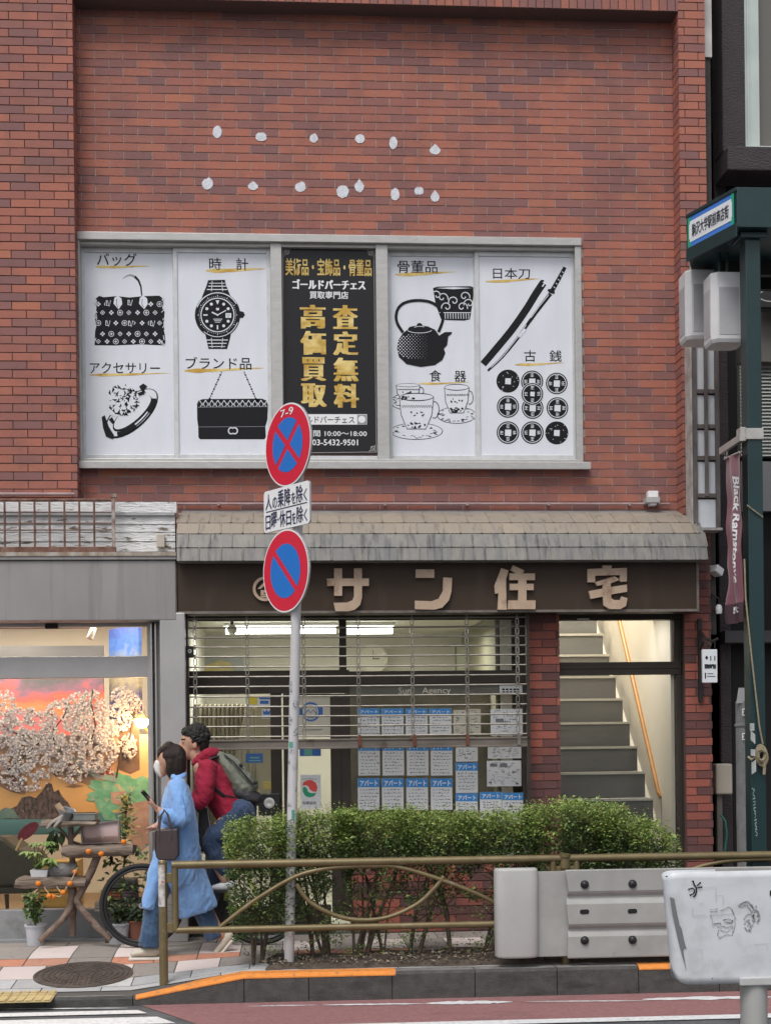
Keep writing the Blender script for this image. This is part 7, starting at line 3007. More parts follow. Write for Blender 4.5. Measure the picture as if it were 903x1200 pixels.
WPOT = pm('white_pot', (.5, .51, .54), .5, (.42, .43, .46), 6)
TPOT = pm('terracotta_pot', (.2, .075, .045), .75, (.15, .06, .04), 8)
def g_(x, y):
    v = at(x * sk, 930 + y * sk, KY + .1)
    v.z = 0.0
    return v


bush('potted_shrub', 'small leafy shrub in a pale grey pot under the left end of the driftwood stand', g_(190, 768), .082, .15, WPOT, (135, 500, 235, 640), 200, LFP, .04, -.1)
bush('potted_fern', 'bushy plant in a white square-sided pot seen through the bicycle wheel', g_(628, 752), .095, .15, WPOT, (575, 560, 680, 650), 150, LFD, .045, .05)
bush('clay_pot_plant', 'dark plant in a brown clay pot behind the bicycle wheel rim', g_(735, 750), .08, .17, TPOT, (690, 560, 790, 660), 120, LFD, .05, .05)
# tall climbing plant
rr = random.Random(60)
c = q6(640, 640, .2)
c.z = .02
t = thing('climbing_plant', 'tall thin leafy climber on a stake rising right of the driftwood stand', 'climbing plant', c)
mb, ms = MB(), MB()
topp = q6(672, 0, .1)
ms.tube([c, q6(660, 300, .15), topp], [.008, .007, .004], 6)
part(ms, 'stem', pm('green_stem', (.12, .15, .05), .6), t)
for i in range(210):
    f = rr.random()
    p_ = q6(672, 0, .1).lerp(q6(668, 250, .1), f) + Vector((rr.gauss(0, .02 + .03 * f), rr.gauss(0, .03), 0))
    big_leaf(mb, p_, Vector((rr.uniform(-1, 1), rr.uniform(-1, .4), rr.uniform(-.2, .7))), Vector((rr.uniform(-.4, .4), -.6, 1)), rr.uniform(.03, .05), .011, 0 if rr.random() < .75 else 1)
for i in range(330):
    x, y = rr.uniform(545, 790), rr.uniform(270, 560)
    if noise.noise((x * .02, y * .02, 1)) < -.05:
        continue
    p_ = q6(x, y, rr.uniform(.0, .25))
    big_leaf(mb, p_, Vector((rr.uniform(-1, 1), rr.uniform(-1, .4), rr.uniform(-.6, .4))), Vector((rr.uniform(-.4, .4), -.6, 1)), rr.uniform(.035, .065), .014, 2 if rr.random() < .6 else 0)
part(mb, 'foliage', [LFP, pm('yellow_leaf', (.35, .28, .05), .5), LFD], t)
# low crates seen through the wheel
for (x0, y0, x1, y1, col, lb, dp) in ((565, 455, 715, 500, (.2, .19, .18), 'grey weathered plank box behind the bicycle wheel, top of the stack', .25), (562, 512, 640, 565, (.33, .12, .06), 'orange-brown wooden crate behind the bicycle wheel', .25), (645, 512, 718, 565, (.3, .19, .24), 'mauve wooden crate behind the bicycle wheel', .25), (500, 575, 560, 625, (.5, .45, .37), 'cream stone block beside the right leg of the driftwood stand', .2)):
    a, b = q6(x0, y1, .12), q6(x1, y0, .12)
    t = thing('crate', lb, 'crate', ((a.x + b.x) / 2, a.y, a.z), 'boxes stacked behind the bicycle wheel')
    mb = MB()
    n = 3 if y1 - y0 > 30 else 2
    h = (b.z - a.z) / n
    for i in range(n):
        mb.box(a.x, b.x, KY + .12, KY + .12 + dp, a.z + h * i + .002, a.z + h * (i + 1) - .002)
    part(mb, 'slats', pm('crate_%d' % x0, col, .8, tuple(c_ * .65 for c_ in col), 9, stretch=(.4, 1, 3)), t, bevel=.004)
# trestle that carries the boxes
a, b = q6(545, 570, .12), q6(740, 570, .12)
t = thing('trestle', 'low dark trestle shelf carrying the boxes beside the display window', 'trestle', ((a.x + b.x) / 2, KY + .25, 0))
mb = MB()
zt = q6(600, 566, .12).z
mb.box(a.x, b.x, KY + .1, KY + .4, zt - .03, zt - .002)
zq = q6(600, 502, .12).z
mb.box(a.x + .05, b.x - .02, KY + .1, KY + .4, zq - .014, zq - .002)
part(mb, 'board', pm('dark_board', (.08, .06, .05), .8), t)
for x in (a.x + .03, b.x - .03):
    for y in (KY + .13, KY + .37):
        mb = MB()
        mb.box(x - .015, x + .015, y - .015, y + .015, 0, zt - .03)
        part(mb, 'leg', pm('dark_board', (.08, .06, .05), .8), t)

# ================================================================ BICYCLE
BYY = 11.34
fw, rw_ = at(166.5, 1060.8, BYY), at(306, 1060.8, BYY)
zg_ = zs(fw.x, BYY)
WR = .335
fz = zg_ + WR
fw = Vector((fw.x, BYY, fz))
rw_ = Vector((rw_.x, BYY, fz))
T = thing('bicycle', 'yellow-green framed bicycle with black tyres ridden past the driftwood stand', 'bicycle', ((fw.x + rw_.x) / 2, BYY, zg_))
TYRE = pm('tyre_rubber', (.018, .018, .019), .7, bump=.2, bs=120)
RIM = pm('rim_alloy', (.05, .05, .052), .35, metal=.6)
FRM = pm('lime_frame', (.42, .5, .06), .35, spec=.6)
CHR = pm('chrome', (.6, .6, .6), .25, metal=.8)


def ringtube(c, R_, r, n=48):
    m = MB()
    m.tube([c + Vector((math.cos(2 * math.pi * i / n) * R_, 0, math.sin(2 * math.pi * i / n) * R_)) for i in range(n)], r, 10, closed=True, side=(0, 1, 0))
    return m


for c in (fw, rw_):
    mb = ringtube(c, WR - .019, .019)
    wh = part(mb, 'tyre', TYRE, T, smooth=True)
    mb = ringtube(c, WR - .046, .011)
    part(mb, 'rim', RIM, wh, smooth=True)
    mb = MB()
    mb.tube([c + Vector((0, -.04, 0)), c + Vector((0, .04, 0))], .022, 12)
    part(mb, 'hub', CHR, wh, smooth=True)
    mb = MB()
    for k in range(28):
        a = 2 * math.pi * k / 28
        d = Vector((math.cos(a), 0, math.sin(a)))
        tq = Vector((-math.sin(a), 0, math.cos(a))) * (.02 if k % 4 < 2 else -.02)
        mb.tube([c + tq + Vector((0, .025 * (1 if k % 2 else -1), 0)), c + d * (WR - .05)], .0009, 4, cap=False)
    part(mb, 'spokes', RIM, wh)
bb = Vector((rw_.x - .31, BYY, fz - .055))
seat_t = Vector((rw_.x - .2, BYY, fz + .5))
hd_b, hd_t = Vector((fw.x + .17, BYY, fz + .36)), Vector((fw.x + .21, BYY, fz + .52))
mb = MB()
for a, b, r_ in ((bb, seat_t, .016), (hd_b, bb, .019), (hd_t, seat_t + Vector((0, 0, -.06)), .016), (hd_b, hd_t, .02)):
    mb.tube([a, b], r_, 12)
for s in (-.035, .035):
    mb.tube([bb + Vector((0, s, 0)), rw_ + Vector((0, s * 1.4, 0))], .011, 10)
    mb.tube([seat_t + Vector((0, s * .5, -.06)), rw_ + Vector((0, s * 1.4, 0))], .009, 10)
part(mb, 'frame', FRM, T, smooth=True)
mb = MB()
for s in (-.045, .045):
    mb.tube([hd_b + Vector((0, s * .8, 0)), fw + Vector((0, s, 0))], [.014, .009], 10)
mb.tube([hd_b + Vector((0, -.045, 0)), hd_b + Vector((0, .045, 0))], .015, 10)
part(mb, 'fork', DARKM, T, smooth=True)
hb = hd_t + Vector((.03, 0, .13))
mb = MB()
mb.tube([hd_t, hb, hb + Vector((-.06, 0, .02))], .013, 10)
mb.tube([hb + Vector((.12, -.27, .03)), hb + Vector((.0, -.2, .03)), hb + Vector((-.06, 0, .02)), hb + Vector((.0, .2, .03)), hb + Vector((.12, .27, .03))], .012, 10)
part(mb, 'handlebar', DARKM, T, smooth=True)
mb = MB()
st = seat_t + Vector((.03, 0, .1))
mb.tube([seat_t, st], .013, 10)
part(mb, 'seat_post', CHR, T, smooth=True)
mb = MB()
mb.tube([st + Vector((-.15, 0, .02)), st + Vector((-.05, 0, .03)), st + Vector((.08, 0, .035)), st + Vector((.13, 0, .04))], [.02, .035, .075, .05], 12, flatr=[.018, .022, .03, .02])
part(mb, 'saddle', DARKM, T, smooth=True)
mb = MB()
mb.lathe(bb + Vector((0, -.05, 0)), [(.09, 0), (.09, .004), (.0, .004)], 24, 0, (0, 1, 0))
pedL, pedR = Vector((bb.x + .01, BYY - .12, bb.z + .165)), Vector((bb.x - .01, BYY + .12, bb.z - .165))
mb.tube([bb + Vector((0, -.07, 0)), pedL + Vector((0, .05, 0))], .011, 8)
mb.tube([bb + Vector((0, .07, 0)), pedR + Vector((0, -.05, 0))], .011, 8)
part(mb, 'crank', DARKM, T)
for p_ in (pedL, pedR):
    mb = MB()
    mb.box(p_.x - .045, p_.x + .045, p_.y - .045, p_.y + .045, p_.z - .01, p_.z + .01)
    part(mb, 'pedal', DARKM, T, bevel=.003)
# ================================================================ PEOPLE
def fuse(mb, voxel=.007, smooth=4, fold=None, decim=0):
    """one continuous surface grown round overlapping tapered limbs"""
    me = bpy.data.meshes.new('f')
    me.from_pydata(mb.v, [], mb.f)
    ob = bpy.data.objects.new('f', me)
    COL.objects.link(ob)
    md = ob.modifiers.new('r', 'REMESH')
    md.mode = 'VOXEL'
    md.voxel_size = voxel
    sm_ = ob.modifiers.new('s', 'SMOOTH')
    sm_.factor = .5
    sm_.iterations = smooth
    dg = bpy.context.evaluated_depsgraph_get()
    res = bpy.data.meshes.new_from_object(ob.evaluated_get(dg))
    bpy.data.objects.remove(ob)
    bpy.data.meshes.remove(me)
    if fold:
        ns = [v.normal.copy() for v in res.vertices]
        for v, n in zip(res.vertices, ns):
            v.co += n * fold(v.co)
    res.polygons.foreach_set('use_smooth', [True] * len(res.polygons))
    return res


def fpart(mb, name, mat, parent, voxel=.007, smooth=4, fold=None, label=None):
    me = fuse(mb, voxel, smooth, fold)
    org = ORG[parent]
    for v in me.vertices:
        v.co -= org
    me.name = name
    me.materials.clear()
    for m in (mat if isinstance(mat, list) else [mat]):
        me.materials.append(m)
    return part(me, name, mat, parent, label)


class Fig:
    def __init__(s, Y):
        s.Y = Y
        s.mb = MB()

    def P(s, p):
        return at(p[0], p[1], s.Y + (p[2] if len(p) > 2 else 0))

    def chain(s, lst, flat=(0, 0)):
        """(px, py, dy, half width, half depth) per joint, rounded ends"""
        pts = [s.P(q) for q in lst]
        rs = [q[3] for q in lst]
        ds = [q[4] if len(q) > 4 else q[3] for q in lst]
        P, Rr, D = [], [], []
        d0 = (pts[0] - pts[1]).normalized()
        for k in ((.02,) if flat[0] else (1, .8, .45)):
            P.append(pts[0] + d0 * rs[0] * k)
            f = math.sqrt(max(.02, 1 - k * k))
            Rr.append(rs[0] * f)
            D.append(ds[0] * f)
        n = len(pts)
        for i in range(n):
            P.append(pts[i])
            Rr.append(rs[i])
            D.append(ds[i])
            if i < n - 1:
                p0, p1, p2, p3 = pts[max(i - 1, 0)], pts[i], pts[i + 1], pts[min(i + 2, n - 1)]
                for t in (.33, .67):
                    P.append(.5 * ((2 * p1) + (p2 - p0) * t + (2 * p0 - 5 * p1 + 4 * p2 - p3) * t * t + (3 * p1 - p0 - 3 * p2 + p3) * t ** 3))
                    Rr.append(rs[i] + (rs[i + 1] - rs[i]) * t)
                    D.append(ds[i] + (ds[i + 1] - ds[i]) * t)
        d1 = (pts[-1] - pts[-2]).normalized()
        for k in ((.02,) if flat[1] else (.45, .8, 1)):
            P.append(pts[-1] + d1 * rs[-1] * k)
            f = math.sqrt(max(.02, 1 - k * k))
            Rr.append(rs[-1] * f)
            D.append(ds[-1] * f)
        s.mb.tube(P, Rr, 14, flatr=D, side=(0, 1, 0))

    def ball(s, p, rx, ry, rz):
        s.mb.ball(s.P(p), 1, 16, 12, 0, (rx, ry, rz))

    def take(s):
        m, s.mb = s.mb, MB()
        return m


SKIN = pm('skin', (.52, .3, .21), .5, (.47, .26, .185), 20, spec=.4)
LIP = pm('lip', (.4, .15, .12), .5)
EYE = pm('eye_dark', (.02, .015, .012), .25)
HAIR1 = pm('brown_black_hair', (.013, .008, .007), .45, (.03, .016, .013), 30, stretch=(6, 6, .5), bump=.5, bs=60, bst=(5, 5, .3), spec=.4)
HAIR2 = pm('curly_black_hair', (.012, .011, .011), .6, (.025, .023, .022), 40, bump=.8, bs=60)
DENIM = pm('blue_denim', (.035, .08, .16), .85, (.06, .115, .205), 7, stretch=(2, 2, .6), bump=.35, bs=180, col3=(.022, .05, .11), ns3=5, thr3=(.5, .75), sheen=.2)
DENIM2 = pm('dark_denim', (.022, .045, .1), .85, (.035, .06, .12), 8, bump=.3, bs=180, sheen=.2)
COAT = pm('sky_blue_cotton', (.18, .345, .66), .85, (.22, .4, .72), 5, bump=.2, bs=140, col3=(.155, .305, .6), ns3=7, st3=(2, 2, .6), thr3=(.5, .8), sheen=.3)
HOOD = pm('crimson_fleece', (.25, .006, .028), .85, (.3, .01, .038), 6, bump=.3, bs=110, sheen=.05)
SHOE = pm('cream_shoe', (.56, .52, .43), .6, (.48, .44, .36), 9)
SHOW = pm('white_shoe', (.62, .63, .66), .5, (.5, .52, .56), 12)
MASK = pm('white_mask', (.72, .7, .66), .8, bump=.1, bs=50)
BAGM = pm('brown_leather_bag', (.058, .04, .042), .45, (.048, .033, .035), 12, bump=.2, bs=120, spec=.5)
# ---- walking woman
WY = 11.0
T = thing('person', 'person in a long sky-blue shirt coat and white face mask walking left with a phone', 'person', (at(200, 1118, WY).x, WY, zs(at(200, 1118, WY).x, WY)))
g = Fig(WY)
# body: one continuous surface
g.ball((197, 889, 0), .092, .076, .108)
g.chain([(194, 890, 0, .066, .06), (189.5, 904, 0, .046, .046)])
g.ball((182.6, 893.5, 0), .014, .013, .016)
g.chain([(203, 900, 0, .05), (207, 918, 0, .055)])
g.chain([(207, 922, 0, .08, .16), (208, 940, 0, .1, .15), (208, 965, 0, .095, .13), (208, 985, 0, .11, .16)])
g.chain([(207, 923, -.15, .05), (213, 958, -.2, .042), (191, 952, -.235, .03), (184.5, 948, -.235, .024)])
g.chain([(205, 923, .15, .05), (203, 955, .2, .042), (184, 968, .2, .028), (179, 970, .2, .022)])
g.chain([(207, 985, -.08, .085), (184, 1044, -.08, .06), (176, 1106, -.08, .04)])
g.chain([(210, 985, .08, .085), (232, 1046, .08, .06), (259, 1096, .08, .038)])
# near hand round the phone
g.chain([(184, 947.5, -.235, .02, .03), (179.5, 944, -.237, .017, .036)])
for k, (dy, l, y) in enumerate(((-.268, 0, 940.5), (-.25, 0, 939.5), (-.231, 0, 940), (-.214, .5, 941.5))):
    g.chain([(180, 944, -.237 + (k - 1.5) * .018, .0095), (175.5, y, -.237 + (k - 1.5) * .019, .0085), (172.3, y - 3 + l, -.237 + (k - 1.5) * .016, .0075), (173, y - 5.2 + l, -.237 + (k - 1.5) * .012, .0068)])
g.chain([(183, 946, -.262, .011), (179, 940.5, -.276, .0095), (176.5, 936.5, -.272, .008)])
# far hand hanging slightly curled
g.chain([(180, 969.5, .2, .018, .03), (176.5, 972, .2, .015, .034)])
for k in range(4):
    g.chain([(177, 972, .2 + (k - 1.5) * .018, .009), (173.5, 974.5, .2 + (k - 1.5) * .018, .008), (172.5, 978.5 - abs(k - 1.3) * .6, .2 + (k - 1.5) * .016, .007)])
g.chain([(179.5, 970, .168, .0105), (175, 969.5, .158, .009), (172.3, 971.5, .162, .0078)])
fpart(g.take(), 'body', SKIN, T, .0058, 3)
g.ball((185.3, 887.5, -.05), .006, .012, .006)
fpart(g.take(), 'eye', EYE, T, .003, 1)
g.ball((185.3, 887.5, .05), .006, .012, .006)
fpart(g.take(), 'eye', EYE, T, .003, 1)
g.chain([(186.5, 894, 0, .032, .056), (186.2, 903, 0, .032, .05), (189, 908, 0, .02, .04)])
g.ball((184.5, 898, 0), .03, .03, .035)
fpart(g.take(), 'face_mask', MASK, T, .005, 4)
g.ball((202.5, 886, 0), .105, .094, .098)
g.chain([(190, 880, 0, .038, .06), (198, 876, 0, .05, .075)])
g.chain([(207, 889, 0, .078, .092), (207.5, 901, 0, .07, .092), (206, 909, 0, .05, .08)])
g.chain([(199.5, 893, -.075, .03, .022), (199, 902, -.075, .033, .02), (200.5, 909, -.066, .024, .018)])
g.chain([(199.5, 893, .075, .03, .022), (199, 902, .075, .033, .02), (200.5, 909, .066, .024, .018)])
g.chain([(187, 882, -.035, .018, .03), (185.6, 885.5, -.03, .01, .03)])
fpart(g.take(), 'hair', HAIR1, T, .006, 3, lambda c: .0035 * noise.noise((c.x * 90, c.y * 90, c.z * 8)))


def fold_coat(c):
    k = .5 + .5 * max(0, min(1, (1.35 - c.z) / .7))
    return k * (.014 * (.8 - 2 * abs(noise.noise((c.x * 10 + c.z * 4, c.y * 10, c.z * 1.6)))) + .006 * (.6 - 2 * abs(noise.noise((c.x * 20 - c.z * 10, c.y * 18, c.z * 5 + 3))))) + .002 * (.5 - 2 * abs(noise.noise((c.x * 34 + c.z * 14, c.y * 30, c.z * 24))))


g.chain([(206.5, 917, 0, .055, .085), (207.5, 924, 0, .09, .17), (208, 938, 0, .115, .185), (209, 960, 0, .135, .175), (209, 985, 0, .155, .185), (209.5, 1008, 0, .17, .2), (212, 1024, 0, .165, .2)])
g.chain([(214, 1012, .02, .14, .19), (220, 1034, .03, .15, .18), (228, 1054, .05, .155, .165), (232, 1066, .06, .16, .15)], (0, 1))
g.chain([(194, 996, -.07, .08, .11), (186, 1020, -.1, .068, .1), (179, 1042, -.12, .052, .085), (173.5, 1064, -.13, .046, .075)], (0, 1))
g.chain([(207.5, 921, -.14, .068, .07), (212, 942, -.2, .07, .075), (213, 959, -.215, .07, .075), (203, 959, -.23, .06, .062), (194, 955, -.235, .054, .057)], (0, 1))
g.chain([(205, 921, .14, .068, .07), (206, 942, .2, .065, .07), (203, 957, .21, .062, .07), (192, 964, .2, .05, .055)])
fpart(g.take(), 'coat', COAT, T, .0075, 5, fold_coat)
g.chain([(202.5, 908.5, -.05, .022, .035), (205.5, 912.5, -.075, .028, .03), (211, 912, -.07, .03, .028), (214.5, 909, -.03, .022, .03), (215, 908.5, .03, .022, .03), (211, 911, .07, .03, .028), (204, 911, .07, .025, .03)])
fpart(g.take(), 'collar', COAT, T, .006, 3)
g.chain([(197.5, 956.5, -.235, .05, .058), (193.5, 954.5, -.235, .05, .056)])
fpart(g.take(), 'cuff', COAT, T, .006, 3, lambda c: .004 * noise.noise((c.x * 60, c.y * 50, c.z * 60)))


SEAMB = pm('coat_seam', (.1, .24, .55), .85)
mb = MB()
for pts in ([(207, 921, -.215), (213, 923, -.2), (219, 931, -.17)], [(214, 932, -.276), (217, 945, -.288), (218, 957, -.285)]):
    mb.tube([at(x, y, WY + d) for x, y, d in pts], .003, 5)
part(mb, 'seam', SEAMB, T)


def fold_jean(c):
    return .009 * (.5 - 2 * abs(noise.noise((c.x * 16 + c.z * 4, c.y * 12, c.z * 6)))) + .006 * (.5 - 2 * abs(noise.noise((c.x * 30 + c.z * 16, c.y * 26, c.z * 18))))


g.chain([(203, 1000, -.08, .095, .1), (189, 1036, -.085, .08, .09), (180.5, 1070, -.085, .077, .088), (176.5, 1096, -.085, .082, .09), (175.5, 1109, -.085, .082, .088)], (0, 1))
fpart(g.take(), 'jeans_leg', DENIM, T, .0075, 4, fold_jean)
g.chain([(212, 1000, .08, .1, .1), (226, 1038, .08, .085, .09), (238, 1068, .08, .077, .088), (249, 1091, .08, .074, .085), (252.5, 1099, .08, .074, .08)], (0, 1))
fpart(g.take(), 'jeans_leg', DENIM, T, .0075, 4, fold_jean)


def shoe(g, heel, ball_, toe, dy, mat, parent, up=(0, -1)):
    hx, hy = heel
    bx, by = ball_
    tx, ty = toe
    g.chain([(hx, hy, dy, .042, .036), ((hx + bx) / 2, (hy + by) / 2, dy, .038, .036), (bx, by, dy, .034, .042), (tx, ty, dy, .022, .032)])
    return fpart(g.take(), 'shoe', mat, parent, .005, 3)


zgr = zs(at(165, 1120, WY - .08).x, WY - .08)
ysole = lambda px: 865 + (1.64 - zgr - .036) / (at(px, 1000, WY - .08) - CAM).dot(cd) * FPX - (px - CX) * ROLL
y_ = ysole(170)
shoe(g, (181, y_ - 4.5), (167, y_ - 3.2), (156, y_ - 1.2), -.085, SHOE, T)
g.mb.box(at(150.5, 1100, WY - .12).x, at(187, 1100, WY - .12).x, WY - .125, WY - .045, zgr, zgr + .022)
fpart(g.take(), 'sole', pm('sole_white', (.62, .6, .55), .6), T, .005, 2)
shoe(g, (268, 1098), (259, 1109), (253, 1117), .08, SHOE, T)
g.chain([(273, 1101, .08, .02, .034), (263, 1113, .08, .016, .038), (256, 1121, .08, .012, .03)])
fpart(g.take(), 'sole', pm('sole_white', (.62, .6, .55), .6), T, .005, 2)
# phone, bags
t = thing('phone', 'dark smartphone in the near hand of the person in the blue coat', 'phone', at(172, 934, WY - .24))
c = at(172.6, 934, WY - .242)
ax_ = Vector((-.6, -.1, .75)).normalized()
n_ = Vector((.75, -.25, .6)).normalized()
n_ = (n_ - ax_ * n_.dot(ax_)).normalized()
s_ = ax_.cross(n_)
mb = MB()
mb.obox(c, ax_ * .062, s_ * .034, n_ * .006)
part(mb, 'body', pm('phone_black', (.012, .012, .014), .25), t, bevel=.006)
mb = MB()
mb.obox(c + n_ * .0068, ax_ * .056, s_ * .03, n_ * .0004)
part(mb, 'screen', pm('phone_glass', (.02, .022, .026), .08), t)
t = thing('handbag', 'dark brown leather handbag hanging by two handles from the near forearm', 'handbag', at(195, 1008, WY - .32))
BY_ = WY - .36
for nm, pl in (('body', [(183.5, 972, ), (208.5, 971), (209.5, 1003), (205, 1008.5), (186, 1008.5), (182.5, 1004)]),):
    mb = MB()
    mb.prism([at(x, y, BY_) for x, y in pl][::-1], (0, .13, 0))
    part(mb, nm, BAGM, t, bevel=.012)
mb = MB()
mb.prism([at(x, y, BY_ + .03) for x, y in ((178.5, 975), (183.3, 973), (182.5, 1002), (179.5, 990))][::-1], (0, .07, 0))
part(mb, 'gusset', pm('bag_gusset', (.09, .07, .068), .6), t, bevel=.008)
for dy, x0, x1 in ((.005, 187, 201), (.12, 186, 200)):
    mb = MB()
    mb.tube([at(x0, 985, BY_ + dy), at(x0, 970, BY_ + dy), at(x0 + 1, 957, BY_ + dy + .02 * (1 if dy < .1 else -1)), at((x0 + x1) / 2 - 1, 949.5, BY_ + dy + .03 * (1 if dy < .1 else -1)), at(x1 - 4, 955, BY_ + dy + .02 * (1 if dy < .1 else -1)), at(x1, 970, BY_ + dy), at(x1, 985, BY_ + dy)], .0085, 8)
    part(mb, 'handle', BAGM, t, smooth=True)
t = thing('tote_bag', 'narrow black tote bag with a zip hanging behind the person in the blue coat', 'tote bag', at(241, 999, WY + .22))
mb = MB()
mb.prism([at(x, y, WY + .2) for x, y in ((233, 950), (241, 946), (247, 968), (247.5, 996), (241, 999.5), (232, 997))][::-1], (0, .1, 0))
part(mb, 'body', pm('black_nylon', (.02, .019, .022), .6, (.035, .033, .036), 12, bump=.4, bs=40), t, bevel=.015)
mb = MB()
mb.tube([at(243, 947, WY + .195), at(246, 968, WY + .195), at(246.5, 995, WY + .195)], .004, 6)
part(mb, 'zip', pm('zip_silver', (.4, .4, .4), .4, metal=.6), t)
mb = MB()
mb.tube([at(234, 952, WY + .25), at(221, 930, WY + .24), at(211, 916, WY + .2), at(208, 921, WY + .27), at(222, 940, WY + .3), at(238, 950, WY + .27)], .011, 8)
part(mb, 'strap', pm('black_nylon', (.02, .019, .022), .6), t, smooth=True)
# ---- cyclist
MY = BYY
T = thing('person', 'person with curly black hair in a crimson hooded top riding the bicycle to the left', 'person', (st.x, MY, st.z + .04))
g = Fig(MY)
g.ball((227, 868, 0), .1, .078, .105)
g.chain([(222, 873, 0, .066, .062), (218, 884, 0, .05, .05), (216, 887.5, 0, .034, .036)])
g.chain([(213.8, 868, 0, .012, .012), (210.6, 875, 0, .013, .014)])
g.chain([(228, 882, 0, .058), (238, 896, 0, .064)])
g.ball((228.5, 873.5, -.078), .018, .012, .03)
g.ball((228.5, 873.5, .078), .018, .012, .03)
g.chain([(212.5, 880.5, 0, .012, .026), (212.8, 882.5, 0, .012, .024)])
hipx, hipy = 285, 0
seatz = st.z + .06


def px_of(p):
    d = p - CAM
    k = d.dot(cd)
    u, v = d.dot(CR) / k * FPX, -d.dot(CU) / k * FPX
    return CX + u, HY + v


hip = px_of(Vector((st.x + .02, MY, seatz + .08)))
g.chain([(241, 900, 0, .1, .17), (252, 920, 0, .11, .15), (264, 940, 0, .11, .13), (hip[0], hip[1], 0, .1, .13)])
gripL = hb + Vector((.07, -.25, .05))
gripR = hb + Vector((.07, .25, .05))
gl_, gr_ = px_of(gripL), px_of(gripR)
g.chain([(242, 902, -.17, .05), (237, 934, -.22, .042), (gl_[0] + 4, gl_[1] - 2, -.25, .027)])
g.chain([(242, 902, .17, .05), (232, 934, .22, .042), (gr_[0] + 4, gr_[1] - 2, .25, .027)])
for (gx, gy), s in ((gl_, -1), (gr_, 1)):
    g.chain([(gx + 3, gy - 3, .25 * s, .022, .036), (gx - 1, gy - 3, .25 * s, .018, .038)])
    for k in range(4):
        yy = .25 * s + (k - 1.5) * .019
        g.chain([(gx, gy - 3.4, yy, .0095), (gx - 3, gy - 1.5, yy, .009), (gx - 2.5, gy + 2, yy, .0085), (gx, gy + 2.6, yy, .008)])
    g.chain([(gx + 3, gy - 2, .25 * s - .03 * s, .011), (gx + .5, gy + 2, .25 * s - .035 * s, .009), (gx - 2, gy + 3, .25 * s - .03 * s, .0085)])
pl_, pr_ = px_of(pedL + Vector((.02, 0, .1))), px_of(pedR + Vector((.02, 0, .1)))
g.chain([(hip[0], hip[1], -.09, .08), (249, 985, -.12, .066), (pl_[0], pl_[1], -.12, .04)])
g.chain([(hip[0], hip[1], .09, .08), (252, 1010, .12, .066), (pr_[0], pr_[1], .12, .04)])
fpart(g.take(), 'body', SKIN, T, .0062, 3)
for s in (-1, 1):
    g.ball((214.6, 870.5, .045 * s), .007, .011, .005)
    fpart(g.take(), 'eye', EYE, T, .003, 1)
    g.chain([(213.4, 866.4, .03 * s, .006, .01), (217, 866.3, .058 * s, .005, .008)])
    fpart(g.take(), 'eyebrow', HAIR2, T, .003, 1)
g.chain([(211.6, 881.3, 0, .004, .02), (213.5, 881.6, 0, .004, .024)])
fpart(g.take(), 'lips', LIP, T, .003, 1)
rr = random.Random(77)
g.ball((232, 861.5, 0), .092, .09, .092)
g.chain([(219.5, 858, 0, .042, .07), (229, 856.5, 0, .05, .08)])
g.chain([(238, 868, 0, .05, .08), (238, 877, 0, .035, .06)])
for i in range(130):
    a, b = rr.uniform(0, 6.28), rr.uniform(-1, 1)
    rr_ = math.sqrt(1 - b * b)
    x, y, z = 231 + rr_ * math.cos(a) * 13, rr_ * math.sin(a) * .085, 862.5 - b * 12.5
    if z > 872 and x < 234:
        continue
    if x < 222 and z > 862:
        continue
    g.ball((x, z, y), rr.uniform(.014, .024), .018, rr.uniform(.014, .022))
fpart(g.take(), 'hair', HAIR2, T, .0055, 1, lambda c: .008 * (.4 - abs(noise.noise((c.x * 45, c.y * 45, c.z * 45)))) * 2 + .004 * noise.noise((c.x * 90, c.y * 90, c.z * 90)))


def fold_hood(c):
    return .012 * (.6 - 2 * abs(noise.noise((c.x * 9 + c.z * 7, c.y * 8, c.z * 6)))) + .004 * (.5 - 2 * abs(noise.noise((c.x * 26 + c.z * 20, c.y * 22, c.z * 20))))


g.chain([(239, 894, 0, .085, .14), (246, 906, 0, .135, .19), (254, 922, 0, .145, .18), (263, 938, 0, .14, .17), (273, 952, 0, .145, .18), (278, 958, 0, .142, .185)], (0, 1))
g.chain([(243, 901, -.16, .08, .075), (239.5, 922, -.215, .076, .075), (236.5, 937, -.225, .07, .07), (222, 942, -.235, .056, .056), (gl_[0] + 9, gl_[1] - 4, -.245, .042, .042)])
g.chain([(243, 901, .16, .08, .075), (238, 922, .215, .074, .075), (233, 937, .225, .066, .07), (222, 942, .235, .056, .056), (gr_[0] + 9, gr_[1] - 4, .245, .042, .042)])
fpart(g.take(), 'hooded_top', HOOD, T, .0075, 4, fold_hood)
g.chain([(230, 893, -.03, .03, .05), (236, 889, -.085, .042, .04), (244, 884, -.09, .05, .045), (250, 883, 0, .05, .06), (244, 884, .09, .05, .045), (236, 889, .085, .042, .04), (230, 893, .03, .03, .05)])
fpart(g.take(), 'hood', HOOD, T, .006, 4, lambda c: .006 * noise.noise((c.x * 30, c.y * 30, c.z * 30)))
g.chain([(hip[0], hip[1] + 1, 0, .125, .17), (hip[0] - 3, hip[1] + 2, 0, .12, .17)])
g.chain([(hip[0], hip[1] + 2, -.1, .115, .11), (266, 971, -.12, .1, .1), (249, 983, -.125, .084, .085), (254, 1004, -.125, .07, .075), (pl_[0] - 1, pl_[1] - 10, -.12, .058, .062)])
g.chain([(hip[0], hip[1] + 2, .1, .115, .11), (268, 990, .11, .1, .1), (252, 1009, .12, .082, .085), (256, 1034, .12, .07, .075), (pr_[0] - 1, pr_[1] - 8, .12, .058, .062)])
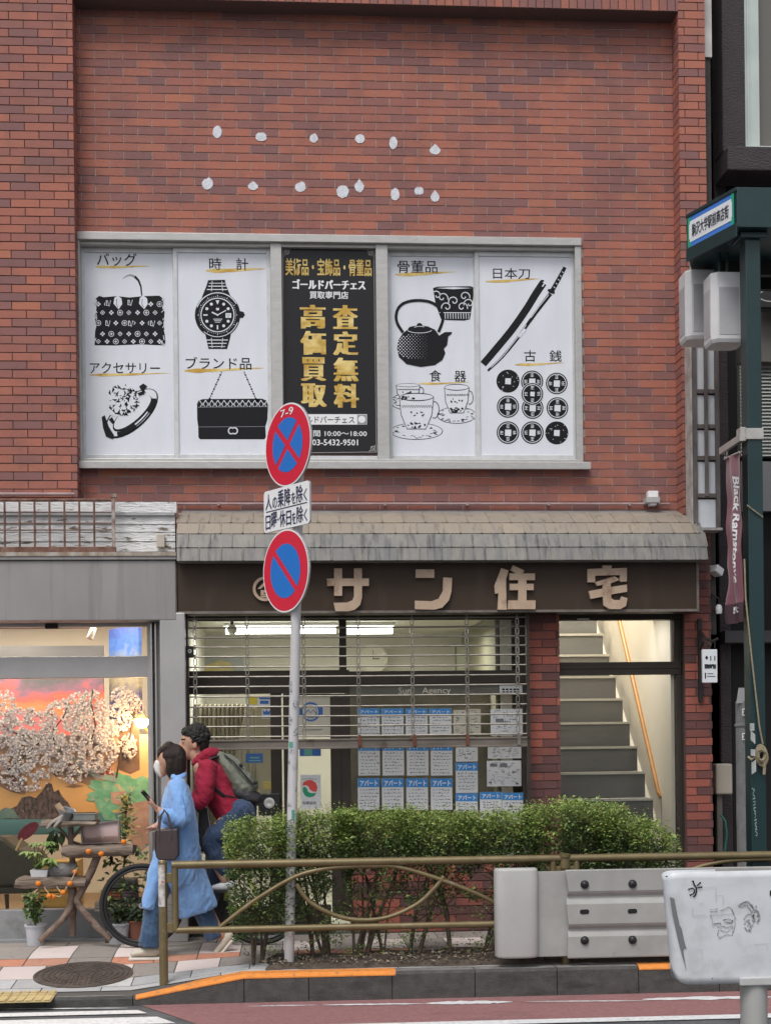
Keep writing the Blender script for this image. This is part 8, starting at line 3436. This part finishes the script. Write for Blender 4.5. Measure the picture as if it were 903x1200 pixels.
fpart(g.take(), 'jeans', DENIM2, T, .0075, 4, fold_jean)
for (px_, py_), dy in ((pl_, -.12), (pr_, .12)):
    shoe(g, (px_ + 5, py_ + 7.5), (px_ - 5, py_ + 9.5), (px_ - 13, py_ + 10.5), dy, SHOW, T)
# rucksack
t = thing('backpack', 'grey-green backpack with a black base worn by the cyclist in crimson', 'backpack', at(285, 945, MY))
g.chain([(258, 889, 0, .06, .1), (270, 899, 0, .09, .135), (280, 913, 0, .1, .145), (287, 923, 0, .095, .145)])
g.chain([(279, 900, 0, .04, .09), (289, 912, 0, .05, .1), (296, 922, 0, .035, .1)])
fpart(g.take(), 'main_bag', pm('grey_green_canvas', (.2, .215, .17), .7, (.14, .15, .12), 7, bump=.3, bs=90, col3=(.3, .32, .27), ns3=6, thr3=(.58, .75)), t, .0075, 4, lambda c: .008 * noise.noise((c.x * 22, c.y * 20, c.z * 22)))
g.chain([(281, 929, 0, .075, .15), (291, 934, 0, .085, .155), (299, 936, 0, .06, .14)])
fpart(g.take(), 'base', pm('black_nylon', (.02, .019, .022), .6), t, .0075, 4, lambda c: .006 * noise.noise((c.x * 22, c.y * 20, c.z * 22)))
mb = MB()
for dy in (-.1, .1):
    mb.tube([at(256, 886, MY + dy), at(246, 889, MY + dy * 1.45), at(239.5, 900, MY + dy * 1.9), at(245, 918, MY + dy * 2.0), at(262, 933, MY + dy * 1.7), at(276, 936, MY + dy * 1.3)], .02, 8, flatr=.007)
part(mb, 'shoulder_strap', pm('black_nylon', (.02, .019, .022), .6), t, smooth=True)
mb = MB()
mb.tube([at(263, 884.5, MY - .1), at(274, 893, MY - .14), at(284, 905, MY - .15), at(297, 920, MY - .12)], .012, 8, flatr=.005)
mb.tube([at(283, 899, MY + .0), at(291, 911, MY), at(299, 921.5, MY)], .014, 8, flatr=.006)
mb.ball(at(299, 917, MY - .1), .018, 8, 6)
mb.ball(at(282.5, 896.5, MY - .1), .016, 8, 6)
part(mb, 'buckle_strap', pm('black_nylon', (.02, .019, .022), .6), t, smooth=True)
